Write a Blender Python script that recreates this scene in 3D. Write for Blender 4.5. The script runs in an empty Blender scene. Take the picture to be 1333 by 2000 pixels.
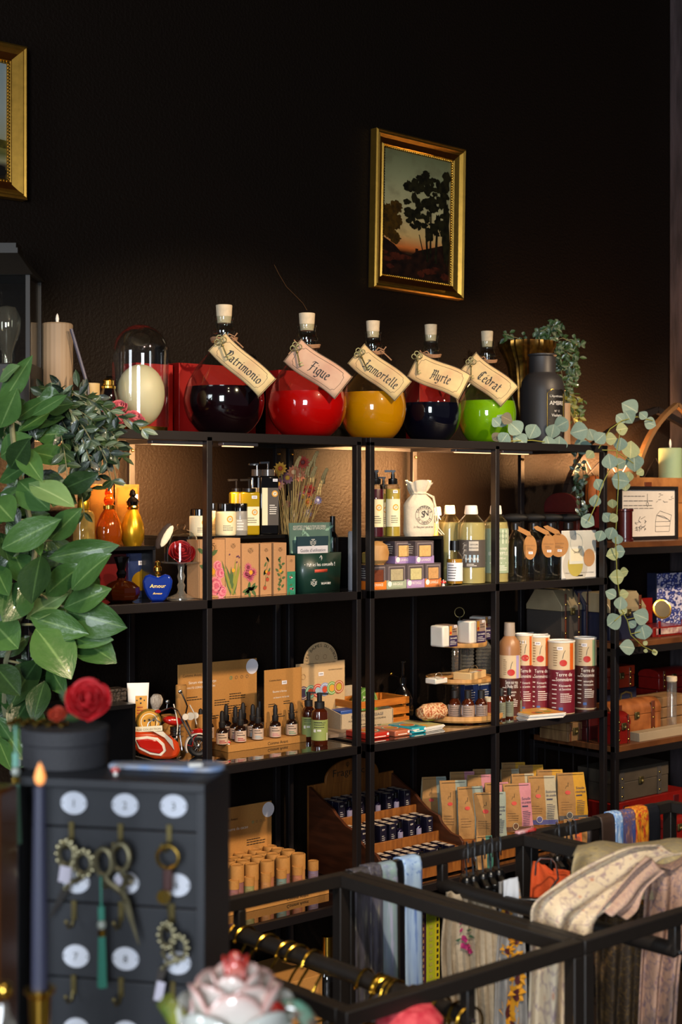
import bpy, math, random
from mathutils import Vector, Matrix
from math import sin, cos, pi, radians
R0 = random.Random(7)
S = bpy.context.scene
COL = S.collection
# ---------------------------------------------------------------- camera
FPX, HY, CX = 2922.0, 967.7, 666.5
YAW = radians(49.05)
CAM = Vector((-2.6876, -2.9774, 1.5941))
FV = Vector((cos(YAW), sin(YAW), 0)); RV = Vector((sin(YAW), -cos(YAW), 0)); ZV = Vector((0, 0, 1))
cd = bpy.data.cameras.new('camera'); cam = bpy.data.objects.new('camera', cd); COL.objects.link(cam)
cam.location = CAM; cam.rotation_euler = (pi/2, 0, YAW - pi/2)
cd.sensor_fit = 'VERTICAL'; cd.sensor_height = 36; cd.lens = FPX/2000*36
cd.shift_y = -(1000-HY)/2000
cd.clip_start = .05
cd.dof.use_dof = True; cd.dof.focus_distance = 3.95; cd.dof.aperture_fstop = 5.2
S.camera = cam
S.view_settings.view_transform = 'Standard'; S.view_settings.look = 'None'
S.view_settings.gamma = 1; S.view_settings.use_curve_mapping = False
S.view_settings.exposure = 0.0
# ---------------------------------------------------------------- world and lights
W = bpy.data.worlds.new('world'); S.world = W; W.use_nodes = True
W.node_tree.nodes['Background'].inputs[0].default_value = (.80, .86, 1, 1)
W.node_tree.nodes['Background'].inputs[1].default_value = .055
def light(name, kind, loc, energy, col, target=None, size=.1, sy=None, spot=60, blend=.6):
    l = bpy.data.lights.new(name, kind); l.energy = energy; l.color = col
    if kind == 'AREA':
        l.shape = 'RECTANGLE'; l.size = size; l.size_y = sy or size
    else:
        l.shadow_soft_size = size
    if kind == 'SPOT': l.spot_size = radians(spot); l.spot_blend = blend
    o = bpy.data.objects.new(name, l); COL.objects.link(o); o.location = loc
    if target is not None:
        o.rotation_euler = (Vector(target)-Vector(loc)).to_track_quat('-Z', 'Y').to_euler()
    return o
DAY = (.84, .92, 1); WARM = (1, .66, .34); AMB = (1, .52, .2)
light('window_daylight', 'AREA', (-5.4, -5.2, 2.0), 300, DAY, (-.4, 0, 1.0), 1.5, 1.9)
light('window_daylight_side', 'AREA', (-4.6, -.9, 1.9), 45, (.85, .93, 1), (-.5, 0, 1.2), .8, 1.6)
for x, y, e in ((-1.5, -2.5, 260), (-.3, -2.4, 340), (.9, -2.3, 340), (2.1, -2.2, 240)):
    light('ceiling_and_fill_spot', 'SPOT', (x, y, 2.95), e, (1, .74, .48), (x+.12, .05, 1.20), .035, spot=46, blend=.5)
for x, y, tx, ty, e in ((-1.9, -2.5, -.75, -1.35, 260), (-2.5, -2.6, -1.75, -1.6, 30)):  # unseen spots added to brighten the scarf and the key cabinet
    light('ceiling_and_fill_spot', 'SPOT', (x, y, 2.95), e, (1, .86, .68), (tx, ty, .9), .035, spot=40, blend=.8)
# ---------------------------------------------------------------- pixel maths: a ray through the photo meets a real plane
def ray(px, py): return FV + RV*((px-CX)/FPX) + ZV*((HY-py)/FPX)
def aty(px, py, Y): d = ray(px, py); return CAM + d*((Y-CAM.y)/d.y)
def atx(px, py, X): d = ray(px, py); return CAM + d*((X-CAM.x)/d.x)
def onz(px, py, z): d = ray(px, py); return CAM + d*((z-CAM.z)/d.z)
def cp(px, py, d): return CAM + ray(px, py)*d
def mpp(P): return (Vector(P)-CAM).dot(FV)/FPX
def col(px, Y, z): P = aty(px, HY, Y); P.z = z; return P
def ht(P, py): return CAM.z + (HY-py)*mpp(P) - P[2]
# ---------------------------------------------------------------- colours and materials
def lin(c):
    if isinstance(c, str):
        c = c.lstrip('#'); c = [int(c[i:i+2], 16)/255 for i in (0, 2, 4)]
    return tuple(x/12.92 if x <= .04045 else ((x+.055)/1.055)**2.4 for x in c[:3]) + (1,)
MATS = {}
def mat(name, c, rough=.5, metal=0, noise=None, bump=None, coat=0, spec=.5, sss=0, emit=None, c2=None, alpha=1, transl=0):
    if name in MATS: return MATS[name]
    m = bpy.data.materials.new(name); m.use_nodes = True; nt = m.node_tree; N = nt.nodes; L = nt.links
    b = N['Principled BSDF']; b.inputs['Base Color'].default_value = lin(c); b.inputs['Roughness'].default_value = rough
    b.inputs['Metallic'].default_value = metal; b.inputs['Coat Weight'].default_value = coat
    b.inputs['Coat Roughness'].default_value = .05; b.inputs['Specular IOR Level'].default_value = spec
    b.inputs['Alpha'].default_value = alpha
    if sss: b.inputs['Subsurface Weight'].default_value = sss; b.inputs['Subsurface Scale'].default_value = .02
    if emit: b.inputs['Emission Color'].default_value = lin(emit[0]); b.inputs['Emission Strength'].default_value = emit[1]
    tc = N.new('ShaderNodeTexCoord')
    ns = noise or (30, .08)
    mp = N.new('ShaderNodeMapping'); L.new(tc.outputs['Object'], mp.inputs[0])
    if len(ns) > 2: mp.inputs['Scale'].default_value = ns[2]
    n = N.new('ShaderNodeTexNoise'); n.inputs['Scale'].default_value = ns[0]; n.inputs['Detail'].default_value = 4
    L.new(mp.outputs[0], n.inputs['Vector'])
    mx = N.new('ShaderNodeMix'); mx.data_type = 'RGBA'
    a = lin(c); d = lin(c2) if c2 else tuple(v*(1-2.2*ns[1]) for v in a[:3])+(1,)
    mx.inputs[6].default_value = a; mx.inputs[7].default_value = d
    if c2:
        rp = N.new('ShaderNodeMapRange'); rp.inputs[1].default_value = .5-.5*(1-ns[1])*.4; rp.inputs[2].default_value = .5+.5*(1-ns[1])*.4
        L.new(n.outputs['Fac'], rp.inputs[0]); L.new(rp.outputs[0], mx.inputs[0])
    else: L.new(n.outputs['Fac'], mx.inputs[0])
    L.new(mx.outputs[2], b.inputs['Base Color'])
    if bump:
        n2 = N.new('ShaderNodeTexNoise'); n2.inputs['Scale'].default_value = bump[0]; n2.inputs['Detail'].default_value = 5
        L.new(mp.outputs[0], n2.inputs['Vector'])
        bp = N.new('ShaderNodeBump'); bp.inputs['Strength'].default_value = bump[1]; bp.inputs['Distance'].default_value = .004
        L.new(n2.outputs['Fac'], bp.inputs['Height']); L.new(bp.outputs[0], b.inputs['Normal'])
    if transl:
        out = N['Material Output']; t = N.new('ShaderNodeBsdfTranslucent'); L.new(mx.outputs[2], t.inputs[0])
        ms = N.new('ShaderNodeMixShader'); ms.inputs[0].default_value = transl
        L.new(b.outputs[0], ms.inputs[1]); L.new(t.outputs[0], ms.inputs[2]); L.new(ms.outputs[0], out.inputs[0])
    MATS[name] = m; return m
def glass(name, tint='#ffffff', refl=.12, rough=.02, dens=0.0):
    if name in MATS: return MATS[name]
    m = bpy.data.materials.new(name); m.use_nodes = True; nt = m.node_tree; N = nt.nodes; L = nt.links
    N.remove(N['Principled BSDF']); out = N['Material Output']
    t = N.new('ShaderNodeBsdfTransparent'); t.inputs[0].default_value = lin(tint)
    g = N.new('ShaderNodeBsdfGlossy'); g.inputs['Roughness'].default_value = rough; g.inputs[0].default_value = (1, 1, 1, 1)
    lw = N.new('ShaderNodeLayerWeight'); lw.inputs[0].default_value = .35
    mr = N.new('ShaderNodeMapRange'); mr.inputs[3].default_value = refl*.5; mr.inputs[4].default_value = min(1, refl*.5+.75)
    pw = N.new('ShaderNodeMath'); pw.operation = 'POWER'; pw.inputs[1].default_value = 2.0
    L.new(lw.outputs['Facing'], pw.inputs[0]); L.new(pw.outputs[0], mr.inputs[0])
    s = N.new('ShaderNodeMixShader'); L.new(mr.outputs[0], s.inputs[0]); L.new(t.outputs[0], s.inputs[1]); L.new(g.outputs[0], s.inputs[2])
    if dens:
        d = N.new('ShaderNodeBsdfDiffuse'); d.inputs[0].default_value = lin(tint)
        s2 = N.new('ShaderNodeMixShader'); s2.inputs[0].default_value = dens
        L.new(s.outputs[0], s2.inputs[1]); L.new(d.outputs[0], s2.inputs[2]); s = s2
    L.new(s.outputs[0], out.inputs[0]); MATS[name] = m; return m
def uvmat(name, build, rough=.6, coat=0, bump=None, transl=0, metal=0):
    """build(N, L, u, v, uvvec) -> colour socket"""
    if name in MATS: return MATS[name]
    m = bpy.data.materials.new(name); m.use_nodes = True; nt = m.node_tree; N = nt.nodes; L = nt.links
    b = N['Principled BSDF']; b.inputs['Roughness'].default_value = rough; b.inputs['Coat Weight'].default_value = coat; b.inputs['Metallic'].default_value = metal
    uv = N.new('ShaderNodeUVMap'); sp = N.new('ShaderNodeSeparateXYZ'); L.new(uv.outputs[0], sp.inputs[0])
    c = build(N, L, sp.outputs[0], sp.outputs[1], uv.outputs[0]); L.new(c, b.inputs['Base Color'])
    if bump:
        n2 = N.new('ShaderNodeTexNoise'); n2.inputs['Scale'].default_value = bump[0]; L.new(uv.outputs[0], n2.inputs['Vector'])
        bp = N.new('ShaderNodeBump'); bp.inputs['Strength'].default_value = bump[1]; bp.inputs['Distance'].default_value = .004
        L.new(n2.outputs['Fac'], bp.inputs['Height']); L.new(bp.outputs[0], b.inputs['Normal'])
    if transl:
        out = N['Material Output']; t = N.new('ShaderNodeBsdfTranslucent'); L.new(c, t.inputs[0])
        ms = N.new('ShaderNodeMixShader'); ms.inputs[0].default_value = transl
        L.new(b.outputs[0], ms.inputs[1]); L.new(t.outputs[0], ms.inputs[2]); L.new(ms.outputs[0], out.inputs[0])
    MATS[name] = m; return m
def ramp(N, L, src, stops, const=False):
    r = N.new('ShaderNodeValToRGB'); e = r.color_ramp.elements
    if const: r.color_ramp.interpolation = 'CONSTANT'
    while len(e) < len(stops): e.new(.5)
    for i, (p, c) in enumerate(stops): e[i].position = p; e[i].color = lin(c)
    L.new(src, r.inputs[0]); return r.outputs[0]
def mixc(N, L, fac, a, b):
    x = N.new('ShaderNodeMix'); x.data_type = 'RGBA'
    for s, i in ((fac, 0), (a, 6), (b, 7)):
        if isinstance(s, (int, float)): x.inputs[i].default_value = s
        elif isinstance(s, (str, tuple)): x.inputs[i].default_value = lin(s)
        else: L.new(s, x.inputs[i])
    return x.outputs[2]
def noise(N, L, vec, scale, detail=3, sc=None):
    if sc:
        mp = N.new('ShaderNodeMapping'); mp.inputs['Scale'].default_value = sc; L.new(vec, mp.inputs[0]); vec = mp.outputs[0]
    n = N.new('ShaderNodeTexNoise'); n.inputs['Scale'].default_value = scale; n.inputs['Detail'].default_value = detail
    L.new(vec, n.inputs['Vector']); return n.outputs['Fac']
def voro(N, L, vec, scale, feature='F1', out='Distance', sc=None):
    if sc:
        mp = N.new('ShaderNodeMapping'); mp.inputs['Scale'].default_value = sc; L.new(vec, mp.inputs[0]); vec = mp.outputs[0]
    n = N.new('ShaderNodeTexVoronoi'); n.inputs['Scale'].default_value = scale; n.feature = feature
    L.new(vec, n.inputs['Vector']); return n.outputs[out]
# ---------------------------------------------------------------- mesh builder
_tc = {}
def textgeo(s):
    if s in _tc: return _tc[s]
    cu = bpy.data.curves.new('t', 'FONT'); cu.body = s; cu.resolution_u = 2; cu.size = 1
    ob = bpy.data.objects.new('t', cu); me = ob.to_mesh()
    v = [(p.co.x, p.co.y) for p in me.vertices]; fs = [tuple(p.vertices) for p in me.polygons]
    ob.to_mesh_clear(); bpy.data.objects.remove(ob); bpy.data.curves.remove(cu)
    x0 = min(p[0] for p in v); x1 = max(p[0] for p in v)
    v = [(x-(x0+x1)/2, y) for x, y in v]; _tc[s] = (v, fs, x1-x0); return _tc[s]
I4 = Matrix.Identity(4)
class MB:
    def __init__(s, T=None): s.v = []; s.f = []; s.mi = []; s.uv = []; s.mats = []; s.T = T or I4
    def _m(s, m):
        if m not in s.mats: s.mats.append(m)
        return s.mats.index(m)
    def add(s, vs, fs, m, uvs=None):
        o = len(s.v); k = s._m(m)
        s.v += [s.T @ Vector(p) for p in vs]
        for i, fc in enumerate(fs):
            s.f.append(tuple(j+o for j in fc)); s.mi.append(k)
            s.uv.append([uvs[j] for j in fc] if uvs else [(0, 0)]*len(fc))
        return s
    def box(s, cx, cy, z0, sx, sy, sz, m, rz=0, top=1):
        vs = []
        for z, k in ((0, 1), (sz, top)):
            for a, b in ((-1, -1), (1, -1), (1, 1), (-1, 1)):
                x, y = a*sx/2*k, b*sy/2*k
                vs.append((cx+x*cos(rz)-y*sin(rz), cy+x*sin(rz)+y*cos(rz), z0+z))
        return s.add(vs, [(3, 2, 1, 0), (4, 5, 6, 7), (0, 1, 5, 4), (1, 2, 6, 5), (2, 3, 7, 6), (3, 0, 4, 7)], m)
    def bar(s, a, b, w, m, h=None, up=ZV):
        """square-section bar from a to b"""
        a = Vector(a); b = Vector(b); d = (b-a).normalized(); h = h or w
        if abs(d.dot(up)) > .95: up = Vector((0, 1, 0))
        x = d.cross(up).normalized(); y = x.cross(d)
        vs = [p + x*i*w/2 + y*j*h/2 for p in (a, b) for i, j in ((-1, -1), (1, -1), (1, 1), (-1, 1))]
        return s.add(vs, [(3, 2, 1, 0), (4, 5, 6, 7), (0, 1, 5, 4), (1, 2, 6, 5), (2, 3, 7, 6), (3, 0, 4, 7)], m)
    def lathe(s, prof, m, n=24, c=(0, 0, 0), sx=1, sy=1, flute=None, a0=0, a1=2*pi):
        vs = []; fs = []; full = abs(a1-a0-2*pi) < 1e-6; k = n if full else n+1
        for r, z in prof:
            for i in range(k):
                a = a0+(a1-a0)*i/n; rr = r
                if flute: rr = r*(1+flute[1]*cos(flute[0]*a))
                vs.append((c[0]+rr*cos(a)*sx, c[1]+rr*sin(a)*sy, c[2]+z))
        for j in range(len(prof)-1):
            for i in range(n):
                i2 = (i+1) % k
                fs.append((j*k+i, j*k+i2, (j+1)*k+i2, (j+1)*k+i))
        uvs = [(i/n, j/max(1, len(prof)-1)) for j in range(len(prof)) for i in range(k)]
        if full:
            if prof[0][0] > 1e-5: fs.append(tuple(range(k-1, -1, -1)))
            if prof[-1][0] > 1e-5: fs.append(tuple((len(prof)-1)*k+i for i in range(k)))
        return s.add(vs, fs, m, uvs)
    def cyl(s, r, z0, z1, m, n=20, c=(0, 0)): return s.lathe([(r, z0), (r, z1)], m, n, (c[0], c[1], 0))
    def ball(s, c, r, m, n=12, sc=(1, 1, 1)):
        k = max(5, n//2); pr = [(sin(pi*i/k)*r, -cos(pi*i/k)*r*sc[2]) for i in range(k+1)]
        pr[0] = (1e-6, pr[0][1]); pr[-1] = (1e-6, pr[-1][1])
        return s.lathe(pr, m, n, c, sc[0], sc[1])
    def prism(s, poly, y0, y1, m, plane='xz'):
        n = len(poly)
        g = (lambda p, y: (p[0], y, p[1])) if plane == 'xz' else (lambda p, y: (p[0], p[1], y)) if plane == 'xy' else (lambda p, y: (y, p[0], p[1]))
        vs = [g(p, y0) for p in poly]+[g(p, y1) for p in poly]
        fs = [tuple(range(n)), tuple(range(2*n-1, n-1, -1))]+[((i+1) % n, i, i+n, (i+1) % n+n) for i in range(n)]
        return s.add(vs, fs, m)
    def tube(s, pts, r, m, n=6, closed=False, r2=None):
        pts = [Vector(p) for p in pts]; K = len(pts); vs = []; fs = []
        prev = None
        for i, p in enumerate(pts):
            d = (pts[(i+1) % K]-pts[i-1]) if closed else (pts[min(i+1, K-1)]-pts[max(i-1, 0)])
            d = d.normalized() if d.length > 1e-9 else ZV
            if prev is None: x = d.orthogonal().normalized()
            else:
                x = prev-d*prev.dot(d); x = x.normalized() if x.length > 1e-6 else d.orthogonal().normalized()
            prev = x; y = d.cross(x)
            rr = r if r2 is None else r+(r2-r)*i/(K-1)
            for j in range(n):
                a = 2*pi*j/n; vs.append(p+(x*cos(a)+y*sin(a))*rr)
        for i in range(K if closed else K-1):
            for j in range(n):
                a, b = i*n, ((i+1) % K)*n
                fs.append((a+j, a+(j+1) % n, b+(j+1) % n, b+j))
        if not closed: fs += [tuple(range(n-1, -1, -1)), tuple((K-1)*n+j for j in range(n))]
        return s.add(vs, fs, m)
    def grid(s, fn, nu, nv, m, uvfn=None):
        vs = []; uv = []
        for j in range(nv+1):
            for i in range(nu+1):
                vs.append(fn(i/nu, j/nv)); uv.append((i/nu, j/nv))
        fs = [(j*(nu+1)+i, j*(nu+1)+i+1, (j+1)*(nu+1)+i+1, (j+1)*(nu+1)+i) for j in range(nv) for i in range(nu)]
        return s.add(vs, fs, m, uv)
    def text(s, t, x, z, size, m, y=0, w=None, warp=None, rot=0, shear=0, lim=None):
        """letters in the XZ plane facing -Y; w squeezes them to a width"""
        v, fs, tw = textgeo(t); k = (w/(tw*size)) if w else 1
        if lim and tw*size > lim: k = lim/(tw*size)
        out = []
        for a, b in v:
            a2 = (a*k+b*shear)*size; b2 = b*size
            X = x+a2*cos(rot)-b2*sin(rot); Z = z+a2*sin(rot)+b2*cos(rot)
            out.append(warp(X, Z) if warp else (X, y, Z))
        return s.add(out, fs, m)
    def build(s, name, parent=None, loc=None, smooth=35, bevel=0, label=None, solid=0, sub=0):
        me = bpy.data.meshes.new(name); me.from_pydata([tuple(v) for v in s.v], [], s.f)
        for m in s.mats: me.materials.append(m)
        me.polygons.foreach_set('material_index', s.mi)
        ul = me.uv_layers.new(name='UVMap'); flat = [c for fc in s.uv for p in fc for c in p]
        ul.data.foreach_set('uv', flat)
        me.validate(clean_customdata=False)
        if smooth:
            me.polygons.foreach_set('use_smooth', [True]*len(me.polygons)); me.set_sharp_from_angle(angle=radians(smooth))
        o = bpy.data.objects.new(name, me); COL.objects.link(o)
        if parent: o.parent = parent
        if loc is not None: o.location = loc
        if bevel:
            b = o.modifiers.new('b', 'BEVEL'); b.width = bevel; b.segments = 2; b.limit_method = 'ANGLE'; b.angle_limit = radians(40)
        if solid:
            b = o.modifiers.new('s', 'SOLIDIFY'); b.thickness = solid; b.offset = 0
        if sub:
            b = o.modifiers.new('u', 'SUBSURF'); b.levels = sub; b.render_levels = sub
        if label: o['label'] = label
        return o
def tag(o, label, cat, group=None, kind=None):
    o['label'] = label; o['category'] = cat
    if group: o['group'] = group
    if kind: o['kind'] = kind
    return o
def thing(name, label, cat, loc=(0, 0, 0), rz=0, group=None):
    o = bpy.data.objects.new(name, None); COL.objects.link(o); o.empty_display_size = .02
    o.location = loc; o.rotation_euler = (0, 0, rz); return tag(o, label, cat, group)
def struct(o): o['kind'] = 'structure'; return o
_kids = {}
def dup(root, loc, rz=0, label=None, group=None, sc=None):
    r = root.copy(); COL.objects.link(r); r.location = loc; r.rotation_euler = (0, 0, rz)
    if label: r['label'] = label
    if group: r['group'] = group
    if sc: r.scale = sc if not isinstance(sc, (int, float)) else (sc,)*3
    kids = _kids.get(root.name)
    if kids is None: kids = _kids[root.name] = [(c, list(c.children)) for c in root.children]
    for ch, gs in kids:
        c = ch.copy(); COL.objects.link(c); c.parent = r
        for g in gs:
            d = g.copy(); COL.objects.link(d); d.parent = c
    return r
def face_frame(p, ex, ez):
    """matrix whose local x,z axes are ex, ez and whose -y looks out"""
    ex = Vector(ex).normalized(); ez = (Vector(ez)-ex*Vector(ez).dot(ex)).normalized(); ey = ez.cross(ex)
    return Matrix(((ex.x, ey.x, ez.x, p[0]), (ex.y, ey.y, ez.y, p[1]), (ex.z, ey.z, ez.z, p[2]), (0, 0, 0, 1)))
CAMRZ = YAW-pi/2      # rotation that turns a thing's front (-Y) to the camera direction
def facing(P): d = Vector(P)-CAM; return math.atan2(d.y, d.x)-pi/2
# common materials
BLK = mat('black_metal', '#151113', .45, .0, (60, .1), spec=.4)
BLK2 = mat('black_plastic', '#0d0c0d', .3)
BRASS = mat('brass', '#c9a24a', .25, 1, (40, .15))
OLDBR = mat('aged_brass', '#8a7c50', .42, .9, (90, .25))
CHROME = mat('chrome', '#d8d8d8', .15, 1)
INK = mat('ink', '#1d1812', .6)
WINK = mat('white_ink', '#ece8e0', .6)
WHITE = mat('white_plastic', '#e9e6e0', .4)
KRAFT = mat('kraft_card', '#b5803f', .8, 0, (200, .12), (400, .15))
PRICE = mat('price_sticker', '#e4e2ea', .5)
CLEAR = glass('clear_glass', '#f4f6f4', .12)
GOLD = mat('gold_metal', '#e0b04a', .22, 1)
CREAM = mat('cream_paper', '#e4dcc0', .6)
Z1, Z2, Z3, Z4, Z5 = 1.75, 1.339, .927, .515, .105
YB = .40     # wall plane
# ================================================================ the room
wallm = bpy.data.materials.new('black_plaster'); wallm.use_nodes = True
def _wall():
    nt = wallm.node_tree; N = nt.nodes; L = nt.links; b = N['Principled BSDF']
    b.inputs['Base Color'].default_value = lin('#160f0a'); b.inputs['Roughness'].default_value = .55; b.inputs['Specular IOR Level'].default_value = .12
    tc = N.new('ShaderNodeTexCoord'); n = N.new('ShaderNodeTexNoise'); n.inputs['Scale'].default_value = 120; n.inputs['Detail'].default_value = 4
    L.new(tc.outputs['Object'], n.inputs[0]); bp = N.new('ShaderNodeBump'); bp.inputs['Strength'].default_value = .7; bp.inputs['Distance'].default_value = .003
    L.new(n.outputs['Fac'], bp.inputs['Height']); L.new(bp.outputs[0], b.inputs['Normal'])
_wall()
struct(MB().box(.6, YB+.05, 0, 5.6, .1, 3.6, wallm).build('wall_back'))
struct(MB().box(3.4, -2.2, 0, .1, 5.3, 3.6, wallm).build('wall_right'))
floorm = mat('dark_floor_boards', '#2c2019', .5, 0, (3, .2, (1, 12, 1)))
struct(MB().box(-.5, -2.8, -.1, 8.5, 6.6, .1, floorm).build('floor'))
struct(MB().box(.9, -.9, 3.6, 5.2, 2.9, .1, wallm).build('ceiling'))
# worn post that ends the wall at the right
pm = mat('worn_dark_timber', '#211b1e', .7, 0, (25, .3, (1, 1, .2)), (80, .6), c2='#3a3236')
pa = aty(1326, 600, .36)
o = MB().box(pa.x+.07, .355, 0, .14, .09, 3.6, pm).build('trim_1', bevel=.004); struct(o)
# ---------------------------------------------------------------- shelving units
glassh = mat('smoked_shelf_glass', '#0c0b0c', .04, 0, spec=.9, coat=1)
def unit(x0, label):
    t = thing('shelving_unit', label, 'shelving unit', (x0, 0, 0))
    W_, D = 1.0, .365
    for i, x in enumerate((.0, .49, .98)):
        m = MB(); m.bar((x+.008, .010, 0), (x+.008, .010, Z1-.012), .016, BLK, h=.020); m.build('front_post', t, bevel=.001)
        m = MB(); m.bar((x+.010, .355, 0), (x+.010, .355, Z1-.012), .018, BLK, h=.014)
        m.build('rear_post', t, bevel=.001)
        for z in (1.712, 1.30, .885): MB().ball((x+.010, .346, z), .0045, BRASS, 8).build('bolt', t)
    for k, z in enumerate((Z1, Z2, Z3, Z4, Z5)):
        m = MB()
        h = .022
        z_ = z-h/2-.0004; m.bar((0, .008, z_), (W_-.002, .008, z_), .016, BLK, h=h); m.bar((0, .357, z_), (W_-.002, .357, z_), .014, BLK, h=h)
        for x in (.008, .49, .99): m.bar((x, .016, z-h/2), (x, .35, z-h/2), .016, BLK, h=h)
        m.build('shelf_frame', t, bevel=.001)
        if k in (0, 4):
            MB().box(.4985, .183, z-.012, .97, .335, .010, BLK).build('shelf_board', t)
        else:
            for a, b in ((.018, .482), (.500, .980)):
                MB().box((a+b)/2, .183, z-.0062, b-a, .334, .006, glassh).build('glass_shelf', t)
    return t
unit(0, 'right black metal shelving unit with glass shelves, green flask on its top')
unit(-1.0277, 'left black metal shelving unit with glass shelves, red flask on its top')
# LED bars under the top boards
def ledbar(pxa, pxb, Y, z, e, lab):
    a = col(pxa, Y, z); b = col(pxb, Y, z)
    L_ = b.x-a.x
    t = thing('led_light_bar', lab, 'light', ((a.x+b.x)/2, Y, z), 0, 'light bars under the top shelves')
    MB().box(0, 0, 0, L_, .022, .009, mat('led_housing', '#8a7c78', .35, .6)).build('housing', t, bevel=.002)
    MB().box(0, .002, -.002, L_-.02, .012, .003, mat('led_lens', '#ffd8a0', .4, emit=('#ffc080', 3))).build('diffuser', t)
    light('led_light', 'AREA', ((a.x+b.x)/2, Y+.016, z-.006), e, (1, .53, .21), ((a.x+b.x)/2, Y+.37, z-.13), L_-.03, .02).data.spread = radians(100)
ledbar(292, 412, .030, Z1-.032, 9, 'slim LED bar under the left top shelf before the perfumes')
ledbar(431, 500, .030, Z1-.032, 2.0, 'short slim LED bar under the top shelf above the black pump bottles')
ledbar(886, 962, .030, Z1-.032, 13, 'slim LED bar under the right top shelf above the white capped bottles')
ledbar(978, 1036, .030, Z1-.032, 3, 'short slim LED bar under the top shelf above the empty spray bottles')
# small black risers standing on the shelves
def riser(px0, px1, Yf, ztop, zb, depth, lab):
    a = col(px0, Yf, 0); b = col(px1, Yf, 0); w = b.x-a.x
    t = thing('shelf_riser', lab, 'riser', ((a.x+b.x)/2, Yf+depth/2, zb))
    h = ztop-zb
    MB().box(0, 0, h-.010, w, depth, .010, BLK2).build('riser_top', t, bevel=.001)
    for s_ in (-1, 1): MB().box(s_*(w/2-.004), 0, 0, .008, depth, h-.010, BLK2).build('side_panel', t)
    return t
# LED light washing the wall beyond the right unit
light('led_light_wall', 'AREA', (1.38, .30, 1.68), 17, (1, .48, .18), (1.36, .40, 1.95), .55, .03)
# ---------------------------------------------------------------- framed pictures
frame_gold = mat('gilt_moulding', '#c8973f', .3, .9, (60, .2)); frame_dk = mat('red_gilt_moulding', '#7a4216', .3, .75, (60, .2))
def picture(cx, cz, w, h, canvas, lab, tilt=0, roll=0):
    t = thing('framed_picture', lab, 'picture', (cx, YB-.006, cz)); t.rotation_euler = (tilt, roll, 0)
    fw = .048
    fr = MB()
    prof = [(0, 0), (0, .026), (.005, .030), (.010, .026), (.013, .028), (.022, .019), (.036, .012), (.040, .016), (.044, .011), (.048, .010), (.048, 0)]
    cs = [(-1, -1), (1, -1), (1, 1), (-1, 1)]
    for i in range(4):
        a, b = cs[i], cs[(i+1) % 4]; vs = []; m = frame_gold
        for o_, d_ in prof:
            for c in (a, b): vs.append((c[0]*(w/2-o_), -d_, c[1]*(h/2-o_)))
        n = len(prof)
        for j in range(n-1):
            mm = frame_dk if (5 <= j <= 6 and i in (0, 2)) else frame_gold
            fr.add([vs[2*j], vs[2*j+1], vs[2*j+3], vs[2*j+2]], [(0, 1, 2, 3)], mm)
    fr.build('frame', t, smooth=25)
    bd = MB()
    for i in range(4):
        a, b = cs[i], cs[(i+1) % 4]; L_ = (w if i % 2 == 0 else h)-.092; n = int(L_/.008)
        for j in range(n):
            k = (j+.5)/n; x = (a[0]+(b[0]-a[0])*k)*(w/2-.045); z = (a[1]+(b[1]-a[1])*k)*(h/2-.045)
            bd.ball((x, -.012, z), .0032, GOLD, 6)
    bd.build('bead_moulding', t)
    canvas(t, w-.094, h-.094)
    return t
def quad(m, x0, z0, x1, z1, y, mt):
    return m.add([(x0, y, z0), (x1, y, z0), (x1, y, z1), (x0, y, z1)], [(0, 1, 2, 3)], mt, [(0, 0), (1, 0), (1, 1), (0, 1)])
def blob(m, cx, cz, rx, rz, y, mt, rnd, n=26, rough=.22):
    pts = []
    for i in range(n):
        a = 2*pi*i/n; k = 1+rough*rnd.uniform(-1, 1); pts.append((cx+rx*cos(a)*k, y, cz+rz*sin(a)*k))
    return m.add([(cx, y, cz)]+pts, [(0, i+1, (i+1) % n+1) for i in range(n)], mt)
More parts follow.
